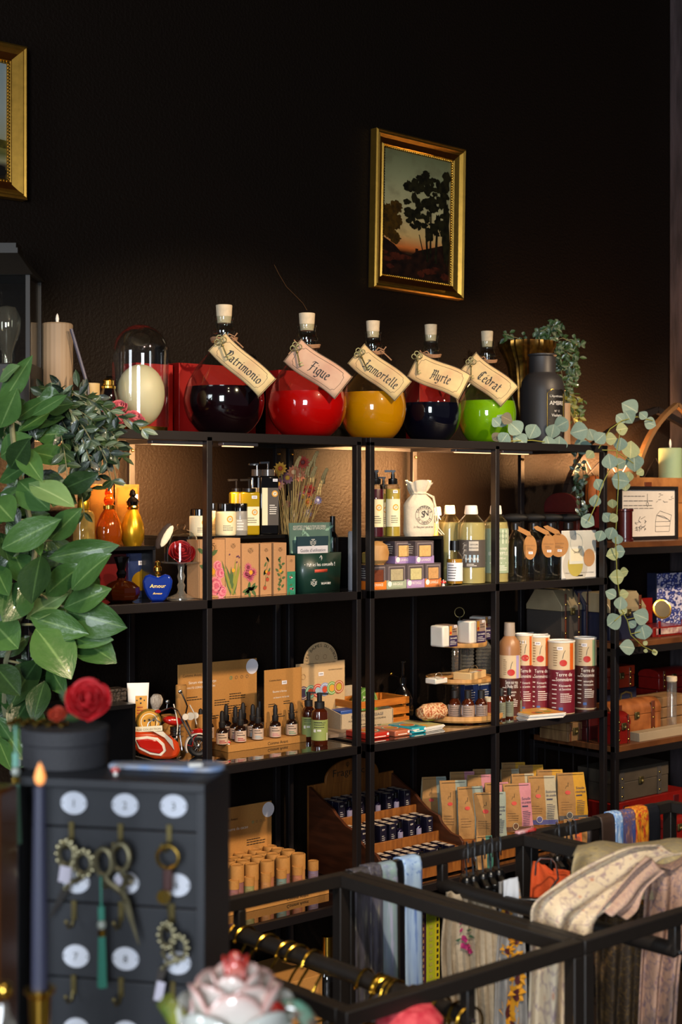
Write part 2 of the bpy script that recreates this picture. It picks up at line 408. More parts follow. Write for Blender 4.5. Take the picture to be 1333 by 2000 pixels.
def sunset(t, w, h):
    def b(N, L, u, v, uv):
        c = ramp(N, L, v, [(0, '#20100a'), (.2, '#3a1a0c'), (.24, '#f07a34'), (.34, '#f0bc70'), (.55, '#d0bc84'), (.8, '#a09a6c'), (1, '#74744e')])
        n = noise(N, L, uv, 5, 6, (1, 1.7, 1)); f = ramp(N, L, n, [(.5, '#000000'), (.68, '#999999')])
        return mixc(N, L, f, c, '#5e4a30')
    m = MB(); quad(m, -w/2, -h/2, w/2, h/2, -.006, uvmat('painted_evening_sky', b, .35))
    r = random.Random(3)
    dk = mat('painted_dark_foliage', '#161208', .4, 0, (60, .3), c2='#2a2410'); br = mat('painted_amber_foliage', '#5a3a0c', .4, 0, (70, .3), c2='#38240a')
    gr = mat('painted_brown_ground', '#1c0f09', .4, 0, (40, .3), c2='#331a0e'); rk = mat('painted_red_rocks', '#5c2413', .4, 0, (60, .3), c2='#36160c')
    X = lambda q: (q-.5)*w; Zz = lambda q: (q-.5)*h
    e = -.0066
    for q in range(16): blob(m, X(.05+.16*r.random()), Zz(.30+.28*r.random()*(1-.3*r.random())), w*.085, h*.05, e-.00002*q, br, r)
    e -= .0006
    m.add([(X(0), e, Zz(0)), (X(1), e, Zz(0)), (X(1), e, Zz(.33)), (X(.72), e, Zz(.27)), (X(.5), e, Zz(.225)), (X(.42), e, Zz(.185)), (X(.28), e, Zz(.19)), (X(.17), e, Zz(.25)), (X(0), e, Zz(.30))], [tuple(range(9))], gr)
    m.box(X(.50), e, Zz(.19), .012, .0002, h*.055, gr)
    e -= .0003
    for q in range(10): blob(m, X(r.random()), Zz(.03+.15*r.random()), w*(.05+.06*r.random()), h*(.015+.02*r.random()), e-.00002*q, rk, r)
    e -= .0004
    for a, b_, wd in (((.66, .15), (.62, .5), .035), ((.70, .18), (.70, .55), .03), ((.60, .2), (.53, .36), .018), ((.78, .15), (.80, .5), .04)):
        m.add([(X(a[0]-wd/2), e, Zz(a[1])), (X(a[0]+wd/2), e, Zz(a[1])), (X(b_[0]+wd/3), e, Zz(b_[1])), (X(b_[0]-wd/3), e, Zz(b_[1]))], [(0, 1, 2, 3)], dk)
    k = 0
    for q in range(95):
        a = r.random()*2*pi; rr = r.random()**.5; x = .68+.30*rr*cos(a); z = .60+.26*rr*sin(a)-.05*(x-.6)
        if x > .93: x = .93
        k += 1; blob(m, X(min(x, .94)), Zz(z), w*(.03+.03*r.random()), h*(.018+.02*r.random()), e-.0002-.00001*k, dk, r, 14, .3)
    for x, z, rx, rz in ((.35, .52, .06, .03), (.40, .47, .05, .025), (.44, .43, .05, .02), (.33, .60, .05, .02), (.93, .86, .055, .05), (.9, .8, .06, .06), (.93, .45, .06, .3), (.62, .84, .06, .04), (.36, .74, .07, .04)):
        for i in range(4): k += 1; blob(m, X(x+r.uniform(-.03, .03)), Zz(z+r.uniform(-.02, .02)), w*rx*.8, h*rz*.8, e-.0002-.00001*k, dk, r, 14, .3)
    m.build('canvas', t)
def village(t, w, h):
    def b(N, L, u, v, uv):
        c = ramp(N, L, v, [(0, '#1a130c'), (.12, '#2a2014'), (.16, '#8b8460'), (.22, '#55552a'), (.30, '#7a6a30'), (.36, '#8e8a70'), (.6, '#8f938a'), (1, '#7d8888')])
        n = noise(N, L, uv, 7, 5); return mixc(N, L, ramp(N, L, n, [(.5, '#000000'), (.75, '#666666')]), c, '#a8a890')
    m = MB(); quad(m, -w/2, -h/2, w/2, h/2, -.006, uvmat('painted_day_sky', b, .35)); r = random.Random(5)
    tr = mat('painted_green_trees', '#4c4310', .4, 0, (60, .3), c2='#2a260c'); tn = mat('painted_tan_tents', '#a8935a', .4); fg = mat('painted_dark_bank', '#15100b', .4)
    for q in range(60): blob(m, (r.random()-.5)*w, (-.5+.28+.06*r.random()+(.1*r.random() if q % 4 == 0 else 0))*h, w*.05, h*.025, -.0066-.00001*q, tr, r, 14)
    for q in range(6):
        x = (-.4+.16*q)*w; z = (-.5+.19)*h; m.add([(x-.02, -.0075, z), (x+.02, -.0075, z), (x, -.0075, z+.03)], [(0, 1, 2)], tn)
    for q in range(20): blob(m, (r.random()-.5)*w, (-.5+.03+.08*r.random())*h, w*.07, h*.025, -.0085-.00001*q, fg, r, 14)
    m.build('canvas', t)
a = aty(738, 252, YB-.03); b_ = aty(911, 290, YB-.03); c_ = aty(728, 566, YB-.03); d_ = aty(905, 580, YB-.03)
pw = (b_.x-a.x+d_.x-c_.x)/2; ph = (a.z-c_.z+b_.z-d_.z)/2
picture((a.x+b_.x+c_.x+d_.x)/4, (a.z+b_.z+c_.z+d_.z)/4, pw, ph, sunset, 'gilt framed painting of a dark tree against an orange sunset, hung above the flasks', roll=radians(1.2))
b_ = aty(53, 92, YB-.03); d_ = aty(53, 391, YB-.03); hh = b_.z-d_.z
picture(b_.x-.26, (b_.z+d_.z)/2, .52, hh, village, 'gilt framed painting of pale sky over green trees, cut by the left photo edge')
# thin wire hanging by the wall
wm = mat('brown_wire', '#6a4522', .5)
tag(MB().tube([aty(x, y, YB-.004) for x, y in ((536, 517), (545, 535), (560, 560), (578, 578), (592, 592), (600, 606))], .0007, wm, 5).build('wire'), 'thin brown wire stuck loosely on the black wall above the corked flasks', 'wire')
# ================================================================ the corked flasks on the top shelf
def spine(m, pts, r, mt, n=5): return m.tube(pts, r, mt, n)
CORK = mat('pale_cork', '#d8c4a4', .8, 0, (120, .15), (200, .2)); TWINE = mat('jute_twine', '#b98a64', .9, 0, (300, .2), (600, .5))
FG = glass('flask_glass', '#e6ebe6', .10)
TAGP = mat('parchment_tag', '#d3bd86', .7, 0, (14, .1), c2='#c09a70'); TAGE = mat('tag_border', '#4a3a20', .7)
TAGK = mat('pink_parchment_tag', '#c9a68a', .7, 0, (14, .1), c2='#b88a72')
def glyph_strokes():
    """broad-nib letters, built from strokes on a 0..1 x-height grid"""
    G = {
     'a': (.62, [[(.08, .85), (.35, 1), (.5, .8), (.5, .1), (.62, 0)], [(.5, .6), (.15, .45), (.1, .15), (.3, 0), (.5, .2)]]),
     't': (.45, [[(.2, 1.35), (.2, .15), (.32, 0), (.48, .1)], [(0, .95), (.45, .95)]]),
     'r': (.48, [[(.0, .85), (.12, 1), (.16, .8), (.16, .05)], [(.16, .75), (.35, 1), (.48, .85)]]),
     'i': (.28, [[(.0, .85), (.12, 1), (.14, .8), (.14, .12), (.28, 0)], [(.1, 1.3), (.18, 1.38)]]),
     'm': (.95, [[(.0, .85), (.12, 1), (.14, .8), (.14, .02)], [(.14, .8), (.38, 1), (.5, .85), (.5, .02)], [(.5, .8), (.74, 1), (.84, .85), (.84, .12), (.97, 0)]]),
     'o': (.62, [[(.3, 1), (.08, .75), (.08, .2), (.3, 0), (.54, .25), (.54, .78), (.3, 1)]]),
     'n': (.65, [[(.0, .85), (.12, 1), (.14, .8), (.14, .02)], [(.14, .78), (.38, 1), (.52, .85), (.52, .12), (.66, 0)]]),
     'g': (.6, [[(.5, .9), (.28, 1), (.08, .75), (.08, .25), (.3, .05), (.5, .25)], [(.5, 1), (.5, -.2), (.3, -.42), (.05, -.32)]]),
     'u': (.65, [[(.0, 1), (.1, .95), (.1, .2), (.3, 0), (.5, .2)], [(.5, 1), (.5, .12), (.64, 0)]]),
     'e': (.52, [[(.1, .52), (.46, .68), (.42, .9), (.28, 1), (.08, .78), (.08, .22), (.28, 0), (.5, .18)]]),
     'l': (.3, [[(.04, 1.45), (.13, 1.6), (.14, 1.4), (.14, .12), (.3, 0)]]),
     'y': (.62, [[(.0, 1), (.1, .95), (.1, .3), (.28, .08), (.5, .25)], [(.5, 1), (.5, -.15), (.3, -.42), (.05, -.3)]]),
     'd': (.62, [[(.5, .85), (.28, 1), (.08, .75), (.08, .22), (.3, 0), (.52, .2), (.52, .9), (.2, 1.5)]]),
     'é': (.52, [[(.1, .52), (.46, .68), (.42, .9), (.28, 1), (.08, .78), (.08, .22), (.28, 0), (.5, .18)], [(.2, 1.25), (.42, 1.5)]]),
     'P': (.8, [[(.0, 1.3), (.18, 1.55), (.28, 1.4), (.24, .1), (.05, -.15)], [(.1, 1.35), (.5, 1.7), (.82, 1.35), (.7, .85), (.3, .75)], [(.4, 1.5), (.4, .9)]]),
     'F': (.8, [[(.0, 1.3), (.2, 1.6), (.85, 1.55)], [(.38, 1.5), (.32, .1), (.1, -.15)], [(.12, .85), (.7, .9)]]),
     'I': (.6, [[(.0, 1.4), (.25, 1.65), (.5, 1.5)], [(.32, 1.5), (.34, .2), (.1, 0), (.0, .2)], [(.12, .9), (.5, .95)]]),
     'M': (1.05, [[(.0, .1), (.15, 0), (.2, .3), (.2, 1.4), (.05, 1.55)], [(.2, 1.3), (.45, 1.6), (.55, 1.3), (.52, .3)], [(.55, 1.3), (.85, 1.6), (.95, 1.3), (.92, .15), (1.08, 0)], [(.05, .75), (.95, .8)]]),
     'C': (.8, [[(.75, 1.45), (.4, 1.65), (.1, 1.25), (.08, .35), (.35, 0), (.75, .2)], [(.38, 1.5), (.36, .15)], [(.1, .85), (.55, .9)]]),
    }
    return G
GL = glyph_strokes()
def blackletter(m, word, W_, H_, mt, y, warp, dx=0, dz=0):
    tot = sum(GL[c][0]+.16 for c in word); k = W_/tot; kz = H_; x = -W_/2
    nib = (.085, .06)
    for c in word:
        for st in GL[c][1]:
            pts = [Vector(p) for p in st]
            for i in range(len(pts)-1):
                p, q = pts[i], pts[i+1]
                vs = []
                for a, s_ in ((p, -1), (p, 1), (q, 1), (q, -1)):
                    X = x+(a[0]+nib[0]*s_)*k; Zq = (a[1]+nib[1]*s_)*kz
                    vs.append(warp(X+dx, Zq+dz))
                m.add(vs, [(0, 1, 2, 3)], mt)
                vs = []
                for a, s_ in ((p, -1), (p, 1), (q, 1), (q, -1)):
                    X = x+(a[0]+.02*s_)*k; Zq = (a[1]-.05*s_)*kz
                    vs.append(warp(X+dx, Zq+dz))
                m.add(vs, [(0, 1, 2, 3)], mt)
        x += (GL[c][0]+.16)*k
def flask(cx, R, ybot, ytop, yliq, Y, liq, words, corners, cork_x, lab, taglab, tint, tagm=TAGP):
    P = col(cx, Y, Z1); k = mpp(P); r = R*k; hh = ht(P, ytop)
    t = thing('corked_flask', lab, 'flask', P, 0, 'corked flasks on the top shelf')
    zs = hh/3.05
    q = [(.50, .0), (.66, .05), (.86, .27), (.97, .55), (1, .82), (.96, 1.1), (.85, 1.36), (.68, 1.60), (.48, 1.82), (.34, 1.98), (.27, 2.12), (.235, 2.28), (.235, 2.35), (.285, 2.38), (.285, 2.44), (.25, 2.48), (.225, 2.62), (.225, 2.68), (.25, 2.70), (.25, 2.76), (.21, 2.78)]
    # smooth the body
    def rad(z):
        for (r0, z0), (r1, z1) in zip(q, q[1:]):
            if z0 <= z <= z1: return r0+(r1-r0)*((z-z0)/(z1-z0) if z1 > z0 else 0)
        return .2
    body = []
    for i in range(25):
        z = 1.6*i/24
        if z < .82: rr = (1-((.82-z)/.82)**2*(1-.52**2))**.5 if z > 0 else .52
        else: rr = 1-.36*((z-.82)/.78)**2+.04*((z-.82)/.78)**4
        body.append((rr*r, z*zs))
    body += [(a*r, b*zs) for a, b in q[8:]]
    MB().lathe([(p[0], max(p[1], .001)) for p in body], FG, 48).build('glass_body', t)
    zl = ht(P, yliq)/zs
    lp = [(1e-5, .003)]+[((a)*.975, max(b, .003)) for a, b in body if b < zl*zs]
    ra = lp[-1][0]; lp += [(ra, zl*zs), (1e-5, zl*zs)]
    lm = MB().lathe(lp, liq, 48).build('liquid', t)
    MB().lathe([(1e-5, 2.62*zs), (.165*r, 2.62*zs), (.19*r, 2.80*zs), (.205*r, 3.05*zs), (1e-5, 3.05*zs)], CORK, 20).build('cork', t, bevel=.001)
    # twine round the neck with loose ends
    m = MB(); rz = .31*r; zz = 2.2*zs
    for j in range(3):
        m.tube([((rz+.001*j)*cos(a*pi/8), (rz+.001*j)*sin(a*pi/8), zz+.003*j+.002*sin(a)) for a in range(16)], .0021, TWINE, 6, closed=True)
    s_ = R0.choice((-1, 1))
    fx, fy = -.62, -.78
    b0 = Vector((fx*rz, fy*rz, zz))
    for (dx, dz) in ((.05*s_, -.02), (.035*s_, .018)):
        m.tube([b0, b0+RV*dx*.4+Vector((0, 0, .012+dz*.2)), b0+RV*dx*.8+Vector((0, 0, dz*.5)), b0+RV*dx+Vector((0, 0, dz))], .0019, TWINE, 6)
    m.build('twine', t)
    # the tag leans on the shoulder, tipped to one side
    d = (P-CAM).dot(FV)-r*.93
    TLc, TRc, BRc, BLc = [cp(x, y, d+(0.0 if i in (0, 1) else -.004)) for i, (x, y) in enumerate(corners)]
    ex = (BLc-TLc+BRc-TRc)/2; ey = (TRc-TLc+BRc-BLc)/2; Wt = ex.length; Ht = ey.length
    c = (TLc+TRc+BRc+BLc)/4; tt = thing('parchment_tag', taglab, 'tag', c, 0, 'name tags on the flasks')
    ex = ex.normalized(); ey = (ey-ex*ey.dot(ex)).normalized(); nn = ex.cross(ey)
    if nn.dot(FV) > 0: nn = -nn
    def wp(X, Zq, o=0): 
        s2 = .004*sin(X/Wt*2*pi)
        return ex*X+ey*(Zq+.06*Ht*sin(X/Wt*pi*1.6))+nn*(s2+o)
    m = MB()
    m.grid(lambda u, v: wp((u-.5)*Wt, (v-.5)*Ht), 12, 4, tagm); m.build('card', tt, solid=.0012)
    m = MB()
    for k_, ww in ((1.0, .012), (.80, .006)):
        hw, hh2 = Wt/2*(k_-.02 if k_ == 1 else k_), Ht/2*(k_-.02 if k_ == 1 else .74)
        n = 40; pts = []
        per = [(-hw, -hh2), (hw, -hh2), (hw, hh2), (-hw, hh2)]
        if k_ < 1:
            c0 = Ht*.10
            per = [(-hw+c0, -hh2), (hw-c0, -hh2), (hw-c0*.7, -hh2+c0*.7), (hw, -hh2+c0), (hw+c0*.35, 0), (hw, hh2-c0), (hw-c0*.7, hh2-c0*.7), (hw-c0, hh2), (-hw+c0, hh2), (-hw+c0*.7, hh2-c0*.7), (-hw, hh2-c0), (-hw-c0*.35, 0), (-hw, -hh2+c0), (-hw+c0*.7, -hh2+c0*.7)]
        for i in range(len(per)):
            a, b = Vector(per[i]), Vector(per[(i+1) % len(per)])
            K = max(1, int((b-a).length/(Wt/10))); dd = (b-a).normalized(); pp = Vector((-dd.y, dd.x))*ww*Ht
            for j in range(K):
                s0, s1 = a+(b-a)*j/K, a+(b-a)*(j+1)/K
                m.add([wp(*(s0-pp), .0011), wp(*(s1-pp), .0011), wp(*(s1+pp), .0011), wp(*(s0+pp), .0011)], [(0, 1, 2, 3)], TAGE)
    blackletter(m, words, Wt*(.66 if len(words) > 6 else .46 if len(words) > 5 else .36), Ht*.235, INK, 0, lambda X, Zq: wp(X, Zq, .0013), dx=Wt*.05, dz=-Ht*.20)
    m.build('printed_name', tt)
    # antique key charm, hangs straight down from the tag's upper corner
    kx = sum(p[0] for p in corners[:2])/2+6; ky = corners[1][1]+16
    K0 = cp(kx, ky, d-.006); kk = thing('key_charm', 'small aged brass key hung over the '+words+' tag', 'key', K0, 0, 'key charms on the flask tags')
    ang = radians({'Patrimonio': 22, 'Figue': 12, 'Immortelle': 25, 'Myrte': 2, 'Cédrat': 0}[words])
    T = face_frame((0, 0, 0), RV, ZV)
    dn = Vector((sin(ang), 0, -cos(ang))); sd = Vector((cos(ang), 0, sin(ang)))
    m = MB(T); s3 = 1.15*k/.00137
    for off in ((-.008, .0), (.008, 0), (0, .008)):
        cc = sd*off[0]+dn*(-off[1]); m.tube([cc+Vector((cos(a*pi/6), 0, sin(a*pi/6)))*.007 for a in range(12)], .0016, OLDBR, 6, closed=True)
    m.tube([dn*.006, dn*.05], .0022, OLDBR, 6); m.ball(dn*.012, .004, OLDBR, 8)
    m.bar(dn*.048+sd*.0, dn*.048+sd*.010, .003, OLDBR); m.bar(dn*.041, dn*.041+sd*.008, .003, OLDBR); m.build('key', kk)
    return t
def liquid(name, c, rough=.25, tr=.0, em=None): return mat(name, c, rough, 0, (6, .03), coat=0 if tr else .6, spec=.15, transl=tr)
flask(438, 79, 847, 596, 757, .13, liquid('dark_wine_liquid', '#16030a', .12), 'Patrimonio', [(404, 682), (446, 650), (538, 743), (505, 775)], 438, 'corked flask of nearly black wine, tagged Patrimonio, leftmost of the row', 'parchment tag lettered Patrimonio on the wine-dark flask', None)
flask(600, 78, 850, 612, 767, .12, liquid('scarlet_liquid', '#e00a08', .3, .3), 'Figue', [(551, 701), (594, 663), (692, 742), (649, 777)], 600, 'corked flask of opaque bright red liquid tagged Figue', 'pinkish parchment tag lettered Figue on the red flask', None, TAGK)
flask(729, 66, 855, 627, 768, .14, liquid('amber_liquid', '#f2a602', .3, .3), 'Immortelle', [(674, 704), (720, 674), (806, 752), (768, 780)], 718, 'corked flask of amber yellow liquid tagged Immortelle', 'parchment tag lettered Immortelle on the amber flask', None)
flask(842, 60, 858, 634, 788, .16, liquid('ink_blue_liquid', '#080818', .12), 'Myrte', [(799, 738), (819, 680), (913, 736), (902, 782)], 832, 'corked flask of blue-black liquid tagged Myrte', 'parchment tag lettered Myrte on the blue-black flask', None)
flask(952, 58, 860, 647, 784, .15, liquid('lime_liquid', '#94cc06', .3, .3), 'Cédrat', [(897, 721), (932, 691), (1019, 759), (971, 795)], 941, 'corked flask of lime green liquid tagged Cédrat, rightmost of the row', 'parchment tag lettered Cédrat on the lime green flask', None)
# red boxes behind the flasks
REDB = mat('red_gift_card', '#b01410', .45, 0, (20, .1))
for i, (p0, p1, py, lab) in enumerate(((266, 338, 708, 'tall red box standing behind the glass dome'), (350, 500, 708, 'red box behind the wine-dark flask'), (545, 640, 722, 'red box behind the bright red flask'), (820, 880, 742, 'red box behind the blue-black flask'))):
    a = col(p0, .27, Z1); b = col(p1, .27, Z1); tag(MB().box(0, .03, 0, b.x-a.x, .06, ht(a, py), REDB).build('red_box', loc=((a.x+b.x)/2, .27, Z1), bevel=.001), lab, 'box', 'red boxes behind the flasks')
# ================================================================ builders for small goods
def wrap(r, z0=0, a0=0):
    return lambda X, Zq: (r*sin(X/r+a0), -r*cos(X/r+a0), Zq+z0)
def bottle(name, label, cat, P, wpx, pytop, parts, group=None, n=24, rz=None):
    k = mpp(P); r = wpx*k/2; h = ht(P, pytop)
    t = thing(name, label, cat, P, facing(P) if rz is None else rz, group)
    for pn, prof, mt in parts:
        MB().lathe([(max(a*r, 1e-6), b*h) for a, b in prof], mt, n).build(pn, t)
    return t, r, h
def band(t, r, z0, z1, mt, draw=None, ang=1.25, a0=0, name='label', eps=1.012):
    """a paper label wrapped round the front of a bottle"""
    m = MB(); rr = r*eps
    m.lathe([(rr, z0), (rr, z1)], mt, 16, a0=-pi/2-ang+a0, a1=-pi/2+ang+a0)
    if draw: draw(m, wrap(rr+.0003, 0, a0), rr*ang*2, z0, z1)
    return m.build(name, t)
def lines(m, warp, x0, x1, z0, z1, n, mt, th=.25):
    """rows of small print"""
    st = (z1-z0)/n
    for i in range(n):
        z = z1-st*(i+.5); w = (x1-x0)*(.7+.3*((i*7919) % 10)/10); q = 6
        for j in range(q):
            a = x0+w*j/q; b = x0+w*(j+.86)/q
            m.add([warp(a, z-st*th), warp(b, z-st*th), warp(b, z+st*th), warp(a, z+st*th)], [(0, 1, 2, 3)], mt)
def flat(y): return lambda X, Zq: (X, y, Zq)
def patch(m, warp, x0, z0, x1, z1, mt, n=6):
    for i in range(n):
        a = x0+(x1-x0)*i/n; b = x0+(x1-x0)*(i+1)/n
        m.add([warp(a, z0), warp(b, z0), warp(b, z1), warp(a, z1)], [(0, 1, 2, 3)], mt)
def ring(m, warp, cx, cz, r0, r1, mt, n=24, sx=1):
    for i in range(n):
        a, b = 2*pi*i/n, 2*pi*(i+1)/n
        m.add([warp(cx+sx*r0*cos(a), cz+r0*sin(a)), warp(cx+sx*r1*cos(a), cz+r1*sin(a)), warp(cx+sx*r1*cos(b), cz+r1*sin(b)), warp(cx+sx*r0*cos(b), cz+r0*sin(b))], [(3, 2, 1, 0)], mt)
def disc(m, warp, cx, cz, r, mt, n=20, sx=1):
    m.add([warp(cx, cz)]+[warp(cx+sx*r*cos(2*pi*i/n), cz+r*sin(2*pi*i/n)) for i in range(n)], [(0, i+1, (i+1) % n+1) for i in range(n)], mt)
def carton(name, label, cat, A, B, pytop, depth, mt, group=None, bevel=.0008, part='box_body', h=None):
    """a box whose front face runs from A to B on the shelf"""
    w = (B-A).length; rz = math.atan2(B.y-A.y, B.x-A.x); h = h or ht((A+B)/2, pytop)
    t = thing(name, label, cat, (A+B)/2, rz, group)
    MB().box(0, depth/2, 0, w, depth, h, mt).build(part, t, bevel=bevel)
    return t, w, h
def price(t, x, z, s=.012, y=-.001, warp=None):
    m = MB(); wp_ = warp or flat(y)
    patch(m, wp_, x-s*.8, z-s*.45, x+s*.8, z+s*.45, PRICE, 2)
    wq = (lambda X, Zq: tuple(Vector(wp_(X, Zq))+Vector((0, -.0004, 0))))
    for i in range(4): patch(m, wq, x-s*.5+i*s*.28, z-s*.12, x-s*.5+i*s*.28+s*.13, z+s*.18, INK, 1)
    m.build('price_sticker', t)
ARC = lambda m, s_, cx, cz, r, size, mt, warp, a0, a1: [m.text(c, cx+r*cos(a0+(a1-a0)*(i+.5)/len(s_)), cz+r*sin(a0+(a1-a0)*(i+.5)/len(s_)), size, mt, warp=warp, rot=a0+(a1-a0)*(i+.5)/len(s_)-(pi/2 if a0 > a1 else -pi/2)) for i, c in enumerate(s_) if c != ' ']
ORI = mat('ochre_print', '#d79a2a', .6)
def seal(m, warp, cx, cz, r):
    disc(m, lambda X, Zq: warp(X, Zq), cx, cz, r, ORI)
    w2 = (lambda X, Zq: tuple(Vector(warp(X, Zq))*1.004 if False else Vector(warp(X, Zq))+Vector((0, -.0003, 0))))
    disc(m, w2, cx, cz, r*.62, CREAM); w3 = (lambda X, Zq: tuple(Vector(warp(X, Zq))+Vector((0, -.0005, 0))))
    m.text('S', cx-r*.12, cz-r*.35, r*.8, INK, warp=w3); m.text('N', cx+r*.2, cz-r*.1, r*.6, INK, warp=w3)
# ================================================================ second shelf, left bay
LY = .045
yf = .11
zr = aty(300, 1066, yf).z
rs = riser(120, 304, yf, zr, Z2, .20, 'low black riser under the row of gold and amber perfumes')
GOLDP = mat('gold_paint', '#c9991f', .28, .75, (60, .1)); AMB_ = glass('amber_glass', '#d9701a', .15, dens=.18); DAMB = glass('dark_amber_glass', '#4a1c06', .2, dens=.3)
GBOX = mat('gold_foil_box', '#5c3c14', .3, .6, (20, .2), c2='#3c260c')
for p0, p1, lab in ((172, 222, 'gold foil perfume box behind the amber pear bottle'), (225, 272, 'gold foil perfume box behind the gold pear bottle')):
    t, w, h = carton('perfume_box', lab, 'box', col(p0, yf+.10, zr), col(p1, yf+.10, zr), 946, .05, GBOX, 'gold perfume boxes')
    m = MB(); patch(m, flat(-.0006), -w*.42, h*.05, w*.42, h*.95, mat('foil_window', '#7a5424', .2, .7, (12, .3), c2='#3a240c'), 1); m.build('foil_panel', t)
    price(t, w*.3, h*.8)
pear = [(.0, 0), (.72, .0), (.95, .12), (1, .25), (.92, .38), (.62, .55), (.42, .62), (.38, .66)]
t, r, h = bottle('perfume_bottle', 'clear amber pear shaped perfume bottle on the black riser', 'perfume bottle', col(213, yf+.04, zr), 52, 953, [('glass_body', pear, AMB_), ('perfume', [(0, .02), (.7, .02), (.9, .14), (.93, .25), (.88, .34), (.0, .34)], mat('amber_perfume', '#7a2c08', .15, coat=.5)), ('collar', [(.44, .64), (.44, .70), (.3, .72)], GOLD), ('stopper', [(0, .71), (.3, .71), (.42, .78), (.34, .84), (.26, .86), (.34, .92), (.22, .98), (0, 1)], AMB_)])
t, r, h = bottle('perfume_bottle', 'opaque gold pear shaped perfume bottle with black stopper', 'perfume bottle', col(259, yf+.035, zr), 47, 955, [('bottle_body', pear, GOLDP), ('collar', [(.42, .64), (.5, .68), (.42, .71), (.3, .72)], GOLD), ('stopper', [(0, .70), (.45, .71), (.55, .78), (.36, .84), (.2, .86), (.3, .90), (.2, .97), (0, 1)], mat('black_gloss', '#050405', .08, coat=1))])
t, r, h = bottle('perfume_bottle', 'pale yellow glass perfume bottle beside the amber pear bottle, half behind leaves', 'perfume bottle', col(164, yf+.05, zr), 42, 972, [('glass_body', [(0, 0), (.95, 0), (1, .1), (1, .62), (.8, .72), (.35, .76)], glass('yellow_glass', '#d8c070', .15, dens=.25)), ('cap', [(0, .74), (.5, .76), (.55, .9), (.3, 1), (0, 1)], GOLDP)])
t, w, h = carton('perfume_box', 'dark red perfume box behind the dark amber bottle', 'box', col(195, .17, Z2), col(249, .17, Z2), 1082, .05, mat('dark_red_box', '#5c0f10', .3, coat=.5)); price(t, w*.25, h*.85)
t, w, h = carton('perfume_box', 'royal blue perfume box behind the blue heart bottle', 'box', col(251, .16, Z2), col(302, .16, Z2), 1080, .05, mat('royal_blue_box', '#12224e', .3, 0, (40, .3), c2='#22305c', coat=.5)); price(t, 0, h*.78)
m = MB(); disc(m, flat(-.001), 0, h*.38, h*.22, GOLDP, sx=1.2); disc(m, flat(-.0012), w*.15, h*.5, h*.18, GOLDP); m.build('gold_print', t)
t, r, h = bottle('perfume_bottle', 'squat faceted dark amber perfume bottle with black stopper', 'perfume bottle', col(237, .075, Z2), 74, 1086, [('glass_body', [(0, 0), (.6, 0), (.85, .06), (1, .2), (.95, .32), (.6, .44), (.26, .48), (.22, .52)], DAMB), ('perfume', [(0, .02), (.6, .03), (.88, .18), (.85, .28), (0, .28)], mat('brown_perfume', '#1c0a03', .15, coat=.6)), ('stopper', [(0, .5), (.2, .52), (.28, .62), (.2, .7), (.3, .85), (.42, .98), (0, 1)], MATS['black_gloss'])], n=9)
P = col(308, .05, Z2); k = mpp(P); t = thing('perfume_bottle', 'cobalt blue heart shaped perfume bottle with gold spray top', 'perfume bottle', P, facing(P))
w = 58*k; h = ht(P, 1121); m = MB()
hp = []
for i in range(28):
    a = 2*pi*i/28; x = sin(a)**3*.5; z = (13*cos(a)-5*cos(2*a)-2*cos(3*a)-cos(4*a))/34
    hp.append((x*w*1.0, (z+.5)*h*.98 if z > -.4 else (.06)*h))
COB = mat('cobalt_glass', '#0c2a86', .08, 0, coat=1, spec=.8)
hp = [(x*w, z*h) for x, z in ((-.22, 0), (.22, 0), (.36, .2), (.47, .5), (.5, .75), (.42, .95), (.25, 1), (.1, .93), (0, .88), (-.1, .93), (-.25, 1), (-.42, .95), (-.5, .75), (-.47, .5), (-.36, .2))]
m.prism(hp, -.014, .014, COB); m.build('glass_body', t, bevel=.005)
MB().lathe([(.007, h*.9), (.008, h), (.006, h*1.05), (.010, h*1.12), (.010, h*1.25), (.006, h*1.3), (.007, h*1.45), (1e-6, h*1.5)], GOLD, 14).build('spray_top', t)
m = MB(); m.text('Amour', 0, h*.5, h*.2, GOLD, y=-.0145, shear=.2); m.text('Amour', 0, h*.25, h*.12, GOLD, y=-.0145, shear=.2); m.build('gold_lettering', t)
# glass cake stand with a rose under the dome
def rose(t, r, mt, c=(0, 0, 0), name='rose', n=4, seed=1, lab=None, tilt=(0, 0), elong=1.0, parent_obj=None):
    rd = random.Random(seed); m = MB()
    T = Matrix.Translation(c) @ Matrix.Rotation(tilt[0], 4, 'X') @ Matrix.Rotation(tilt[1], 4, 'Y'); m.T = T
    for l in range(n):
        q = 5 if l else 4; R_ = r*(.28+.72*(l+1)/n); hgt = r*(1.15-.30*l/n)*elong
        for i in range(q):
            a0 = 2*pi*i/q+l*.7+rd.random()*.3; wd = 2*pi/q*.78
            def fn(u, v, a0=a0, wd=wd, R_=R_, hgt=hgt, l=l):
                a = a0+(u-.5)*2*wd*(1-.25*v*v); edge = 1-.35*(abs(u-.5)*2)**3
                fl = .35+.65*sin(min(1, v*1.15)*pi*.5)+(.18*(l/n))*v**4
                rr = R_*fl*(1-.12*(1-l/n)*v); return (rr*cos(a), rr*sin(a), -r*.35+hgt*v*edge+(-.10*r*v**6 if l > 1 else 0)+.03*r*sin(a*3+l))
            m.grid(fn, 7, 6, mt)
    def core(u, v): a = u*4*pi; rr = r*(.05+.13*u); return (rr*cos(a), rr*sin(a), -r*.2+r*1.0*v*elong)
    m.grid(core, 24, 3, mt)
    return m.build(name, t, solid=.0008, smooth=60, label=lab)
P = col(354, .085, Z2); k = mpp(P); t = thing('glass_cake_stand', 'small glass pedestal stand with dome before the flower printed boxes', 'cake stand', P)
zp = ht(P, 1099)
